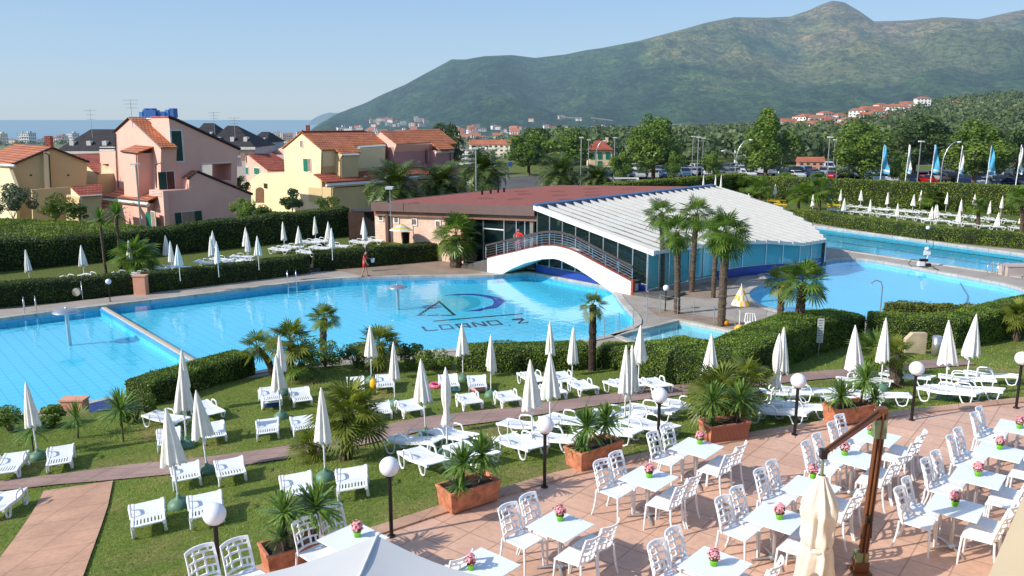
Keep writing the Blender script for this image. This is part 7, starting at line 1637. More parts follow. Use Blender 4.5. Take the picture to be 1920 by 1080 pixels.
# ---- yellow house with the attached lilac one (4x detail view, origin 440,180)
K = atY(602.5, 326, 95); H5 = House('yellow_house', 'yellow house with orange tiled roof, arched terrace and one open green shutter', K, 440, 180, 4)
H5.wallL([(366,392),(500,283),(650,402),(640,900),(390,900)], 0, 8.8, YLW)
g0, g1, g2 = H5.L((502,278),0), H5.L((652,402),0), H5.L((366,392),0)
H5.slab([(500,274),(1028,262),(1132,358),(888,372),(945,424),(800,432),(755,402),(655,404)], g0+Vector((0,0,.05)), S_D, g1-g0, .12, TILE)
v = (g2-g0)*1.05; m = MB(); m.prism([g0-S_D*.15, g0+v-S_D*.15, g0+v+S_D*9, g0+S_D*9], (0,0,.13)); H5.out(m, 'roof', TILE)
H5.wallS([(655,404),(760,404),(760,800),(655,800)], 0, 3, YLW_SH); H5.wallS([(800,432),(928,428),(928,800),(800,800)], -1.5, 4, YLW_SH); H5.wallS([(890,376),(1130,362),(1130,800),(890,800)], 0.05, 4, YLW_SH)
H5.edge([H5.S((655,415),-.06), H5.S((758,415),-.06)], .16, TRIM, 'cornice'); H5.edge([H5.S((800,444),-1.55), H5.S((932,440),-1.55)], .16, TRIM, 'cornice'); H5.edge([H5.S((930,386),-.02), H5.S((1130,374),-.02)], .16, TRIM, 'cornice')
H5.winL(492,338,510,382,-.02,CURT); H5.winL(516,472,546,564,-.05,SHUT2,None,'shutter'); H5.winL(548,472,572,564,-.02,CURT)
m = MB(); c = H5.L((500,276), .8)+Vector((0,0,.3)); m.box(c+S_D*.9, (.4,.4,1.2)); H5.out(m, 'chimney', TILER)
m = MB(); c0 = g0+S_D*0; m.tube([g0+Vector((0,0,.16)), g0+S_D*8.6+Vector((0,0,.16))], .12, 6); H5.out(m, 'ridge', TILER)
o5 = -4.2
H5.wallL([(118,632),(190,576),(578,592),(584,900),(130,900)], .9+o5*.0, 6, YLW, 'terrace_wall')
H5b = H5; kk = H5.L((578,700), .9); offk = (kk-H5.K).dot(L_D)
H5.wallS([(578,592),(690,584),(690,900),(584,900)], offk, 3, YLW_SH, 'terrace_wall')
def arch(H, f, bk, x0, x1, yt, yb, off, mat, nm='arch'):  # flat darker panel stands in for the shaded opening of an arch
    cx = (x0+x1)/2; rx = (x1-x0)/2; P = [(x0,yb)]+[(cx-rx*math.cos(math.pi*k/10), yt+rx*.9-rx*.9*math.sin(math.pi*k/10)) for k in range(11)]+[(x1,yb)]; m = MB(); m.prism([f(p, off) for p in P], bk*.05); return H.out(m, nm, mat)
arch(H5, H5.L, S_D, 156, 220, 684, 800, .87, M('arch_dim', (.16,.08,.04), .8, .3, 3)); arch(H5, H5.L, S_D, 450, 552, 704, 850, .87, ARCHO); arch(H5, H5.S, L_D, 614, 684, 704, 830, offk-.03, ARCHO)
H5.winL(219,656,244,692,.86,GUTM,None,'vent')
k0, k1 = H5.S((685,655),-2.6), H5.S((1130,628),-2.6); up_ = L_D*2.6+Vector((0,0,.8)); m = MB(); m.prism([k0, k1, k1+up_, k0+up_], (0,0,.13)); H5.out(m, 'roof', TILER); H5.edge([k0-Vector((0,0,.25)), k1-Vector((0,0,.25))], .22, TRIM, 'cornice'); H5.wallS([(735,690),(1130,665),(1130,900),(735,900)], -2.3, 2.2, YLW_SH)
H5.edge([H5.S((655,410),-.15), H5.S((650,600),-.15)], .06, GUTM, 'downpipe'); H5.edge([H5.S((812,440),-1.65), H5.S((795,470),-1.65), H5.S((795,620),-1.65)], .06, GUTM, 'downpipe'); H5.edge([H5.S((750,660),-2.4), H5.S((728,690),-2.4), H5.S((728,770),-2.4)], .06, GUTM, 'downpipe')
K = atY(740, 320, 101); H6 = House('lilac_house', 'lilac-pink house with orange tiled roof joined to the yellow house', K, 440, 180, 4)
g0, g1 = H6.L((1092,276),0), H6.L((1212,366),0)
H6.wallL([(1058,292),(1092,272),(1212,366),(1192,430),(1192,800),(1120,800),(1120,380)], 0, 7, PKW)
H6.slab([(1088,266),(1532,246),(1672,358),(1612,364),(1652,396),(1535,402),(1470,350),(1212,362)], g0+Vector((0,0,.06)), S_D, g1-g0, .12, TILE)
v = (g1-g0); m = MB(); w = Vector((-v.x, -v.y, v.z)); m.prism([g0, g0+w, g0+w+S_D*8, g0+S_D*8], (0,0,.12)); H6.out(m, 'roof', TILE)
H6.wallS([(1195,372),(1448,360),(1432,800),(1195,800)], 0, 5, PKW_SH); H6.wallS([(1448,366),(1500,380),(1535,404),(1500,800),(1440,800)], 0, 4, PKW_SH); H6.wallS([(1508,408),(1640,402),(1625,800),(1512,800)], -1.4, 5, PKW_SH); H6.winS(1458,424,1476,482,-.02,CURT)
H6.edge([H6.S((1197,388),-.05), H6.S((1446,374),-.05)], .2, TRIM, 'cornice'); H6.edge([H6.S((1508,424),-1.45), H6.S((1640,416),-1.45)], .18, TRIM, 'cornice'); H6.edge([H6.S((1448,365),-.1), H6.S((1435,390),-.1), H6.S((1435,500),-.1)], .06, GUTM, 'downpipe'); H6.edge([H6.S((1640,405),-1.5), H6.S((1618,430),-1.5), H6.S((1618,560),-1.5)], .06, GUTM, 'downpipe'); H6.edge([H6.S((1650,400),-.2), H6.S((1648,560),-.2)], .06, GUTM, 'downpipe')
k0, k1 = H6.S((1130,600),-2.6), H6.S((1795,582),-2.6); up_ = L_D*2.6+Vector((0,0,.7)); m = MB(); m.prism([k0, k1, k1+up_, k0+up_], (0,0,.13)); H6.out(m, 'roof', TILER); H6.edge([k0-Vector((0,0,.25)), k1-Vector((0,0,.25))], .2, TRIM, 'cornice'); H6.wallS([(1140,640),(1790,612),(1785,900),(1140,900)], -2.3, 5, PKW_SH)
H6.wallS([(1655,515),(1778,515),(1778,572),(1655,575)], -1.6, .2, PKW_SH, 'balcony_wall'); arch(H6, H6.S, L_D, 1690, 1745, 624, 730, -2.33, M('arch_lilac_dark', (.12,.06,.06), .8, .2, 3))
# ---- small pink house behind
K = atY(501, 340, 112); H7 = House('small_pink_house', 'small pink house with red tiled roof and two green shuttered windows', K, 440, 180, 4)
H7.wallL([(14,497),(100,448),(245,560),(245,800),(14,800)], 0, 6, PKW); p = H7.L((102,440),0); H7.slab([(102,436),(285,430),(386,490),(386,556),(245,560)], p, S_D, H7.L((245,560),0)-p, .12, TILER)
H7.winL(83,536,104,588,-.02,SHUT2); H7.winL(147,541,188,588,-.02,SHUT2); m = MB(); m.prism([H7.L(q, 7) for q in [(280,420),(385,370),(400,600),(280,600)]], S_D*3); H7.out(m, 'wall', PKW)
# ---- slate roofed town houses and the blue rooftop
def slate(px0, px1, ytop, yeave, ybase, Y, label, xr0, xr1):
    a, b = atY(px0, yeave, Y), atY(px1, yeave, Y); zt = atY(px0, ytop, Y).z; w = b.x-a.x; t = thing('slate_roofed_house', label, 'house', ((a.x+b.x)/2, Y, far_z(a.x, Y)-.5), 0, 'slate roofed houses behind the pink house'); zb = t.location.z
    m = MB(); m.box((0,5,(a.z-zb)/2), (w*.94,9.4,a.z-zb)); m.build('wall', M('grey_white_wall', (.50,.48,.46), .8, .1, .5) if 'grey_white_wall' not in bpy.data.materials else bpy.data.materials['grey_white_wall'], t)
    h = zt-a.z; r0, r1 = -w/2+w*xr0, -w/2+w*xr1; z = a.z-zb; m = MB(); v = [(-w/2,0,z),(w/2,0,z),(w/2,10.5,z),(-w/2,10.5,z),(r0,5,z+h),(r1,5,z+h)]; m.add(v, [(0,1,5,4),(1,2,5),(2,3,4,5),(3,0,4),(3,2,1,0)]); m.build('roof', SLATE, t)
    m = MB(); m.box((0,-.05,z-.15), (w*1.02,.25,.35)); m.build('eaves', TRIM, t)
    for f in (.22,.5,.76):
        m = MB(); yy = 1.9; x = -w/2+w*f; m.box((x, yy, z+h*.36), (w*.07, 1.2, h*.22)); m.build('dormer', TRIM, t)
        m = MB(); m.box((x, -.12, z-1.3), (w*.09,.1,1.1)); m.build('window', CURT, t)
slate(101,216,243,284,330,118,'dark slate roofed house between the cream house and the pink house',.35,.75)
slate(352,402,231,262,300,128,'dark roof edge just right of the pink house roof',.2,.6)
slate(382,478,236,276,320,116,'slate roofed house with white dormers right of the pink house',.25,.45)
slate(462,500,248,268,300,125,'low slate roofed house in front of the distant town',.3,.7)
BLU = M('blue_cladding', (.05,.15,.42), .5, .1, 1); BLU2 = M('light_blue_cladding', (.07,.28,.62), .5, .1, 1)
a, b = atY(260, 220, 190), atY(322, 220, 190); t = thing('blue_building', 'bright blue building whose rooftop shows above the pink house', 'building', ((a.x+b.x)/2, 190, far_z(a.x,190))); zb = t.location.z; w = b.x-a.x
m = MB(); m.box((0,1.5,(a.z-zb)/2), (w,3,a.z-zb)); m.build('wall', BLU, t)
for f0, f1, h, mt in ((0,.1,1.2,BLU2),(.1,.5,1.6,BLU),(.14,.2,2.0,BLU2),(.32,.4,2.0,BLU),(.5,.75,1.3,BLU),(.75,.85,1.7,BLU2),(.87,1.,2.,BLU)): m = MB(); m.box((-w/2+w*(f0+f1)/2,1.5+f0,a.z-zb+h/2), (w*(f1-f0),2.4,h)); m.build('roof_unit', mt, t)
for x, yb, yt, Y, lb in ((247,219,186,90,'tall aerial on the ridge of the big pink house'),(172,243,205,120,'thin aerial on the slate roof at left'),(402,236,210,118,'aerial on the slate roof right of the pink house'),(440,243,220,118,'short aerial right of the white dormers'),(696,248,218,103,'aerial cluster between the yellow and the lilac roof'),(90,275,262,92,'small dish mast on the cream house roof')): ant(x, yb, yt, Y, lb)
# ================================================================ far town, villas
def townmat(name, c, bands=True):
    m, nt, b, o = nmat(name); oi = nt.nodes.new('ShaderNodeObjectInfo'); oc = objc(nt); sp = nt.nodes.new('ShaderNodeSeparateXYZ'); nt.links.new(oc, sp.inputs[0])
    cmb = nt.nodes.new('ShaderNodeCombineXYZ'); ad = N(nt, 'ShaderNodeMath', operation='ADD'); nt.links.new(sp.outputs[0], ad.inputs[0]); nt.links.new(sp.outputs[1], ad.inputs[1]); nt.links.new(ad.outputs[0], cmb.inputs[0]); nt.links.new(sp.outputs[2], cmb.inputs[1])
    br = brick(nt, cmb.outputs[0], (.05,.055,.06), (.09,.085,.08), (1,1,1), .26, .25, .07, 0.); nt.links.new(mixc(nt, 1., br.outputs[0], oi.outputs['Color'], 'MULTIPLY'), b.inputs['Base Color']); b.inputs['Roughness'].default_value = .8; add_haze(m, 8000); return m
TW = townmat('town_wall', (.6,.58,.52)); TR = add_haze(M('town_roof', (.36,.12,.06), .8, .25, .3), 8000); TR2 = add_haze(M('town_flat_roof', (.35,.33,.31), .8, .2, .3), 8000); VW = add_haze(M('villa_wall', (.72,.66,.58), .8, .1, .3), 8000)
def block_mesh(kind):
    m = MB(); m.box((0,0,.5), (1,1,1), 0)
    if kind == 'hip': m.add([(-.55,-.55,1),(.55,-.55,1),(.55,.55,1),(-.55,.55,1),(-.2,0,1.2),(.2,0,1.2)], [(0,1,5,4),(1,2,5),(2,3,4,5),(3,0,4),(3,2,1,0)], 1)
    elif kind == 'flat': m.box((0,0,1.03), (1.06,1.06,.06), 2); m.box((.15,.1,1.12), (.3,.3,.14), 0); [m.box((0,-.54,z), (.8,.10,.03), 2) for z in (.25,.5,.75)]
    else: m.add([(-.55,-.55,1),(.55,-.55,1),(.55,.55,1),(-.55,.55,1),(-.55,0,1.3),(.55,0,1.3)], [(0,1,5,4),(2,3,4,5),(1,2,5),(3,0,4),(3,2,1,0)], 1)
    return m.mesh(kind+'_block', [TW, TR, TR2])
BMS = {k: block_mesh(k) for k in ('hip','flat','gab')}
TC = [(.80,.76,.68),(.85,.80,.72),(.72,.62,.50),(.78,.58,.45),(.80,.70,.48),(.62,.60,.58),(.85,.84,.82),(.70,.45,.38)]
tn = {}
def block(kind, px, ytop, Y, wpx, label, group, hh=None, name='town_house', base=None):
    """a far building: its roof line at (px, ytop), standing on the ground at distance Y"""
    p = atY(px, ytop, Y); z0 = far_z(p.x, Y)-.5 if base is None else base; w = wpx/F*Y; h = (p.z-z0)/(1.2 if kind == 'hip' else 1.3 if kind == 'gab' else 1.06); o = link(bpy.data.objects.new(name, BMS[kind])); o.location = (p.x, Y, z0); o.scale = (w, w*random.uniform(.6,.9), max(2.5, h)); o.rotation_euler = (0,0,random.uniform(-.5,.5)); c = random.choice(TC); o.color = (*c, 1)
    tag(o, label, 'building', group); return o
rt = random.Random(21)
def town(n, x0, x1, y0, y1, Y0, Y1, w0, w1, where, group, kinds=('flat','hip','hip','gab'), yfun=None):
    L = sorted((rt.uniform(x0, x1), rt.uniform(0, 1)) for _ in range(n))
    for i, (x, f) in enumerate(L): block(rt.choice(kinds), x, (y0+(y1-y0)*f) if yfun is None else yfun(x, f), Y1+(Y0-Y1)*f, rt.uniform(w0, w1), 'distant town building %s, %s from the left' % (where, ORD[i]), group)
town(34, -5, 236, 248, 274, 700, 1500, 10, 24, 'by the sea at the left edge', 'far town by the sea at left', ('flat','flat','hip'))
town(24, 405, 612, 246, 270, 650, 1500, 8, 18, 'between the pink house and the cape', 'far town below the cape', ('hip','gab','flat'))
town(62, 640, 1010, 235, 256, 900, 1700, 10, 21, 'below the mountain foot in the centre', 'far town at the mountain foot')
town(26, 1010, 1240, 234, 256, 600, 1200, 10, 18, 'behind the twin bright trees', 'far town at the mountain foot, right part')
def slope(n, x0, x1, ya, yb, where, group, Y=1900, w0=7, w1=13):
    for i, x in enumerate(sorted(rt.uniform(x0, x1) for _ in range(n))):
        y = rt.uniform(ya, yb); p = atY(x, y, Y); block(rt.choice(('hip','gab','flat')), x, y, Y, rt.uniform(w0, w1), 'pale building %s, %s from the left' % (where, ORD[i]), group, base=p.z-8)
slope(22, 690, 815, 218, 232, 'on the lower slope above the orange roofs', 'hillside village left of the umbrella pine', 1850)
slope(26, 830, 1180, 233, 246, 'at the mountain foot behind the bright trees', 'pale village at the mountain foot', 1750, 8, 15)
slope(3, 990, 1090, 212, 222, 'alone on the mountain slope', 'lone houses on the slope', 1900, 9, 12)
# villas on the wooded rise at right (x, roof y, width)
VIL = [(1478,222,22),(1500,226,18),(1512,213,30),(1533,215,28),(1527,226,22),(1551,222,20),(1561,227,18),(1554,217,24),(1571,230,22),(1592,219,26),(1604,220,22),(1618,221,18),(1560,236,24),(1577,231,20),(1596,234,20),(1607,203,22),(1633,199,30),(1647,205,22),(1676,195,30),(1679,209,32),(1700,190,18),(1697,196,16),(1672,228,24),(1755,213,22),(1739,212,26),(1600,243,16),(1730,181,20),(1790,189,18),(1866,186,20),(1652,216,20),(1584,226,20),(1548,208,20),(1625,210,18),(1575,212,20),(1712,203,18),(1652,193,18)]
for i, (x, y, w) in enumerate(VIL):
    Y = 520-(y-190)*3.4; z = atY(x, y, Y).z; o = block('hip' if i % 4 else 'gab', x, y, Y, w*1.2, 'white villa with tiled roof on the wooded rise, %s in order from the left' % ORD[sorted(VIL).index((x,y,w))], 'villas on the wooded rise', base=z-(7.5 if w < 28 else 9.5), name='hill_villa'); o.color = (.95,.92,.86,1)
o = block('hip', 1828, 200, 420, 42, 'yellow villa with orange hip roof standing alone on the rise', 'lone villas at right', base=atY(1828,219,420).z, name='hill_villa'); o.color = (.90,.66,.22,1); o.scale.z = 4.6; o.location.z = atY(1828,220,420).z-1
o = block('gab', 1902, 221, 330, 52, 'pale villa with tiled roof at the right edge of the rise', 'lone villas at right', base=atY(1902,243,330).z-1, name='hill_villa'); o.color = (.90,.78,.66,1)
# cream house with green shutters beyond the car park
K = atY(1108, 322, 165); t = thing('cream_house', 'cream house with red hip roof and green shutters beyond the car park', 'house', (atY(1126,320,165).x, 165, far_z(20,165))); w = 42/F*165; zt = atY(1126,281,165).z-t.location.z; zr = atY(1126,264,165).z-t.location.z
m = MB(); m.box((0,3,zt/2), (w,6,zt)); m.build('wall', CREAMW, t); m = MB(); m.add([(-w*.55,-.5,zt),(w*.55,-.5,zt),(w*.55,6.5,zt),(-w*.55,6.5,zt),(-w*.15,3,zr),(w*.15,3,zr)], [(0,1,5,4),(1,2,5),(2,3,4,5),(3,0,4),(3,2,1,0)]); m.build('roof', TILER, t)
for x, z in ((-.05,.72),(-.05,.30),(.3,.72),(-.38,.72)): m = MB(); m.box((x*w,-.06,z*zt), (.8,.1,1.3)); m.build('shutter', SHUT2, t)
m = MB(); m.box((w*.33,3,zr+.1), (.5,.5,1.)); m.build('chimney', CREAMW, t)
# grey roofed sheds left of it, greenhouse, terracotta roofs
for (x, y, Y, w, c, lb, kd) in ((905,262,230,46,(.78,.74,.66),'grey roofed long house behind the date palm','gab'),(940,262,225,40,(.70,.62,.50),'second grey roofed house behind the street lamps','gab'),(1395,233,300,0,None,None,None),(1520,294,150,44,(.62,.32,.2),'low terracotta roofed building behind the car park','gab'),(1592,240,420,70,(.62,.55,.42),'long pale greenhouse shed on the rise below the villas','flat'),(895,280,190,60,(.75,.73,.7),'low white building by the road behind the lilac house','flat'),(1775,284,135,30,(.8,.6,.42),'orange roofed house half hidden by the flags','hip'),(1388,281,170,16,(.7,.7,.68),'small white house behind the curved lamp','flat')):
    if lb: o = block(kd, x, y, Y, w, lb, None, name='roadside_building'); o.color = (*c, 1)
p = atY(1345, 278, 290); t = thing('greenhouse', 'white arched greenhouse tunnels in the woods', 'greenhouse', (p.x, 290, p.z-1.5)); 
for k in range(6):
    m = MB(); x0 = -6+k*2.2; n = 8; a = [(x0+1.05+1.05*math.cos(math.pi*i/n), 0, 1.6+1.3*math.sin(math.pi*i/n)) for i in range(n+1)]; P = [(x0+2.1,0,0)]+a+[(x0,0,0)]; m.prism(P, (0,9,0)); m.build('tunnel', WHITE_PAINT, t)
# viaduct on the mountain foot, quarry scar
t = thing('viaduct', 'pale motorway viaduct crossing the mountain foot', 'viaduct', atY(1070,221,1750)); CONC = add_haze(M('viaduct_concrete', (.26,.24,.21), .8, .1, .05), 8000)
for (xa, ya, xb, yb) in ((1045,217,1092,222),(1110,220,1150,225),(1262,232,1340,238)):
    a, b = atY(xa, ya, 1750), atY(xb, yb, 1750); O = t.location; m = MB(); m.prism([a-O, b-O, b-O+Vector((0,12,0)), a-O+Vector((0,12,0))], (0,0,-2.2)); m.build('road_deck', CONC, t)
    for k in range(4): p = a.lerp(b, (k+.5)/4)-O; m = MB(); m.box((p.x, p.y+6, p.z-4), (2,5,6)); m.build('pier', CONC, t)
# ================================================================ road, car park, cars
sheet('car_park', [Vector(p) for p in [(-30,100),(-28,135),(5,150),(25,176),(60,176),(110,150),(115,100),(62,84),(54,90),(36,104),(29,109.5),(18,100.5),(9,93),(-4,92)]], [], lambda x, y: far_z(x, y)+.03, ASPH, 8)
sheet('verge', [Vector(p) for p in [(-30,150),(5,152),(25,178),(62,178),(110,152),(200,170),(200,230),(-60,230)]], [], lambda x, y: far_z(x, y)+.04, LAWN2, 10)
GRND = M('garden_ground', (.12,.11,.06), .95, .4, .3); 
CPAINT, ntp, bp_, op_ = nmat('car_paint'); oi = ntp.nodes.new('ShaderNodeObjectInfo'); ntp.links.new(oi.outputs['Color'], bp_.inputs['Base Color']); bp_.inputs['Roughness'].default_value = .25; bp_.inputs['Metallic'].default_value = .2; bp_.inputs['Coat Weight'].default_value = .6
CGL = M('car_glass', (.015,.02,.025), .08, .1, 2, spec=.8); TYRE = M('tyre', (.015,.015,.015), .8, .1, 5); HLM = M('headlight', (.6,.6,.6), .15, .1, 5, spec=.8)
def car_proto(kind):
    L, Wd, Hh = {'sedan': (4.3,1.72,1.45), 'van': (4.8,1.85,2.2), 'suv': (4.3,1.8,1.8)}[kind]; t = thing('parked_car', 'x', 'car', (0,0,0))
    prof = {'sedan': [(-.5,.30),(-.5,.60),(-.44,.66),(-.30,.68),(-.22,.74),(-.12,1.),(.18,1.),(.34,.70),(.47,.62),(.5,.55),(.5,.30)], 'van': [(-.5,.2),(-.5,.55),(-.40,.62),(-.30,.95),(-.2,1.),(.48,1.),(.5,.9),(.5,.2)], 'suv': [(-.5,.28),(-.5,.62),(-.30,.66),(-.20,.98),(.44,1.),(.5,.66),(.5,.28)]}[kind]
    m = MB(); n = len(prof); rows = []
    for y in (-1,-.92,.92,1):
        rows.append([(x*L, y*Wd/2*(1 if z < .7 else .86), z*Hh-(0.03 if abs(y) == 1 and z > .7 else 0)) for x, z in prof])
    vs = sum(rows, []); m.add(vs, [(r*n+i, r*n+(i+1) % n, (r+1)*n+(i+1) % n, (r+1)*n+i) for r in range(3) for i in range(n)]+[tuple(range(n))[::-1], tuple(range(3*n, 4*n))], 0, False); bevel(m.build('body', CPAINT, t), .06, 2)
    gl = {'sedan': ((-.215,.75,-.125,.98),(.19,.98,.33,.73)), 'van': ((-.385,.66,-.305,.94),(.502,.6,.502,.85)), 'suv': ((-.29,.69,-.205,.96),(.455,.95,.495,.70))}[kind]
    for (x0, z0, x1, z1) in gl:
        s = -.012 if x0 < 0 else .012; m = MB(); w0, w1 = Wd/2*.84, Wd/2*.78; a, b = (x0*L+s*2, z0*Hh+.02), (x1*L+s*2, z1*Hh+.02); m.add([(a[0],-w0,a[1]),(a[0],w0,a[1]),(b[0],w1,b[1]),(b[0],-w1,b[1])], [(0,1,2,3)]); m.build('windscreen', CGL, t)
    for s in (-1,1):
        x0, x1 = {'sedan': (-.17,.24), 'van': (-.28,-.08), 'suv': (-.18,.42)}[kind]; m = MB(); y = s*(Wd/2*.86+.015); yb = s*(Wd/2*.95+.015); m.add([(x0*L-.15,yb,.70*Hh),(x1*L+.15,yb,.70*Hh),(x1*L,y,.93*Hh),(x0*L,y,.93*Hh)], [(0,1,2,3)]); m.build('side_window', CGL, t)
        m = MB(); m.box((-.485*L, s*Wd*.36, .55*Hh if kind != 'van' else .38*Hh), (.12,.3,.14)); m.build('headlight', HLM, t)
        for x in (-.31,.31): m = MB(); m.tube([(x*L, s*(Wd/2-.18), .31),(x*L, s*(Wd/2+.01), .31)], .31, 14); w_ = m.build('wheel', TYRE, t); m = MB(); m.tube([(x*L, s*(Wd/2-.1), .31),(x*L, s*(Wd/2+.02), .31)], .18, 10); m.build('rim', STEEL, w_)
    return t
CARS = {k: car_proto(k) for k in ('sedan','van','suv')}; cu = {}
CCOL = {'white': (.75,.75,.74), 'silver': (.42,.44,.46), 'grey': (.12,.13,.14), 'black': (.012,.012,.014), 'dark blue': (.015,.03,.09), 'red': (.45,.012,.015), 'light blue': (.12,.22,.34)}
def put_car(kind, x, y, rz, col, label, Y=None, z=None):
    p = at(x, y, .0) if Y is None else atY(x, y, Y); p.z = far_z(p.x, p.y)+.03
    if kind not in cu: o = CARS[kind]; cu[kind] = 1; o.location = p; o.rotation_euler = (0,0,rz); o['label'] = label
    else: o = dup(CARS[kind], p, (0,0,rz), label)
    o['group'] = 'cars parked beyond the hedge'
    for c in o.children: c.color = (*CCOL[col], 1)
    return o
c3 = [(1290,690,'silver'),(1400,697,'silver'),(1320,655,'dark blue'),(1380,675,'red'),(1415,650,'grey'),(1475,687,'light blue'),(1545,685,'grey'),(1605,685,'light blue'),(1600,655,'white'),(1685,672,'silver'),(1695,645,'silver'),(1738,668,'dark blue'),(1780,672,'white'),(1838,668,'grey'),(1862,645,'silver'),(1045,665,'light blue'),(860,670,'black'),(1240,650,'white'),(1520,655,'black'),(1455,655,'black'),(1180,690,'grey'),(1640,655,'black'),(930,650,'grey'),(1130,665,'silver')]
c4_ = [(15,552,'grey'),(60,572,'silver'),(110,560,'white'),(380,590,'dark blue'),(455,594,'white'),(510,568,'silver'),(585,602,'dark blue'),(600,580,'dark blue'),(685,600,'red'),(695,585,'silver'),(755,592,'black'),(735,568,'silver'),(1090,622,'silver'),(1195,622,'dark blue'),(1055,605,'black'),(1280,606,'red'),(1290,628,'red'),(1110,596,'dark blue'),(1210,596,'dark blue'),(1440,622,'black'),(1395,616,'silver'),(1650,645,'white'),(1750,632,'black'),(1830,645,'dark blue'),(1785,628,'black'),(1890,648,'grey'),(945,622,'light blue'),(560,585,'black'),(830,590,'grey'),(430,575,'black'),(1340,612,'silver'),(1010,610,'black'),(1560,640,'dark blue')]
CL_ = [(880+x/4, 160+y/4, c) for x, y, c in c3]+[(1360+x/3.4286, 160+y/3.4286, c) for x, y, c in c4_]
CL_ += [(1176+k*17.3+rt.uniform(-4,4), 160+rt.uniform(161,172), rt.choice([c for c in CCOL if c != 'red'])) for k in range(26)]+[(1640+k*19+rt.uniform(-5,5), 160+rt.uniform(172,179), rt.choice([c for c in CCOL if c != 'red'])) for k in range(15)]
cnt = {}
for x, y, c in sorted(CL_):
    cnt[c] = cnt.get(c, 0)+1; put_car('suv' if (int(x)+int(y)) % 4 == 0 else 'sedan', x, y+2, R(80)+rt.uniform(-.5,.5)+(math.pi if rt.random() < .3 else 0), c, '%s car in the car park, %s %s one from the left' % (c, ORD[cnt[c]-1], c))
put_car('van', 1360+655/3.4286, 160+565/3.4286, R(80), 'white', 'white van standing taller than the cars around it')
put_car('suv', 973, 352, R(165), 'silver', 'silver off-road car parked close behind the red roof', Y=92); put_car('sedan', 938, 350, R(170), 'black', 'black car beside the silver off-road car behind the red roof', Y=95)
# excavator-coloured sculpture, road signs
SGN = M('blue_sign', (.03,.10,.40), .5, .1, 5)
for x, yb, yt, lb in ((957,327,308,'round blue road sign on a post left of the bright trees'),(1189,322,310,'square blue parking sign among the cars')):
    p = at(x, yb, 0); t = thing('road_sign', lb, 'sign', p); h = atY(x, yt, p.y).z; m = MB(); m.tube([(0,0,0),(0,0,h)], .05, 6); m.build('post', STEEL, t); m = MB(); m.tube([(0,-.08,h),(0,-.12,h)], .45 if 'round' in lb else .5, 18 if 'round' in lb else 4); m.build('plate', SGN, t)
# flags
FLB = M('blue_flag_cloth', (.10,.45,.66), .8, .08, 3); FLW = M('white_flag_cloth', (.72,.71,.70), .8, .05, 3)
for i, (x, yt) in enumerate([(1022,380),(1185,380),(1350,380),(1525,385),(1712,385),(1905,380)]):
    px = 1360+x/3.4286; yy = 160+yt/3.4286; p = onplane(px, yy, (31,108,0), (24,-19.6)); t = thing('feather_flag', '%s feather flag beyond the long hedge, %s flag from the left' % ('blue' if i % 2 == 0 else 'white', ORD[i]), 'flag', (p.x, p.y, -.03), 0, 'blue and white flags beyond the hedge'); h = p.z
    m = MB(); m.tube([(-.22,0,0),(-.07,0,h*.6),(0,0,h)], [.06,.05,.03], 6); m.build('pole', POLE_W, t)
    m = MB(); n = 14; hh = 50/F*p.y*1.02; w = (15 if i % 2 == 0 else 9)/F*p.y; vs = []
    for k in range(n+1):
        f = k/n; wd = w*(.12+.9*f**.7) if f < .75 else w*(1.02-.0*f); zz = h-hh*f; x0 = -.1*f-.02
        for j in range(5): vs.append((x0+wd*j/4, .12*math.sin(f*7+j*1.1+i), zz-.25*(j/4)*(f > .2)*f))
    m.add(vs, [(k*5+j, k*5+j+1, (k+1)*5+j+1, (k+1)*5+j) for k in range(n) for j in range(4)], 0, True); fl_ = m.build('cloth', FLB if i % 2 == 0 else FLW, t)
    m = MB(); v = [Vector(vs[(n-2)*5+j])+Vector((0,-.03,0)) for j in range(5)]+[Vector(vs[(n-1)*5+j])+Vector((0,-.03,0)) for j in range(5)]; m.add(v, [(j, j+1, 6+j, 5+j) for j in range(4)]); m.build('stripe', FLW if i % 2 == 0 else FLB, t)
# lamp masts
def mast(px, yb, yt, Y, label, arms=(), group='lamp masts round the car park', r=.09, head=True):
    b = atY(px, yt, Y); z0 = far_z(b.x, Y); t = thing('lamp_mast', label, 'lamp post', (b.x, Y, z0), 0, group); h = b.z-z0; m = MB()
    if arms: m.tube([(0,0,0),(0,0,h*.62)], r, 8); m.build('pole', STEEL, t)
    else: m.tube([(0,0,0),(0,0,h)], [r, r*.7], 8); m.build('pole', STEEL, t)
    for dx, hh in arms:
        m = MB(); x1 = dx/F*Y; z1 = h*hh; z0_ = h*.60; m.tube([(x1*(1-math.cos(a)), 0, z0_+(z1-z0_)*math.sin(a)) for a in [math.pi/2*k/8 for k in range(9)]], .06, 6); m.build('arm', STEEL, t)
        m = MB(); m.lathe([(0,.12),(.2,.08),(.32,0),(.2,-.1),(0,-.12)], 12, (x1+.2*(1 if dx > 0 else -1),0,z1-.03)); m.build('lamp_head', HLM, t)
    if not arms and head: m = MB(); m.box((0,-.1,h), (.5,.9,.16)); m.build('lamp_head', HLM, t)
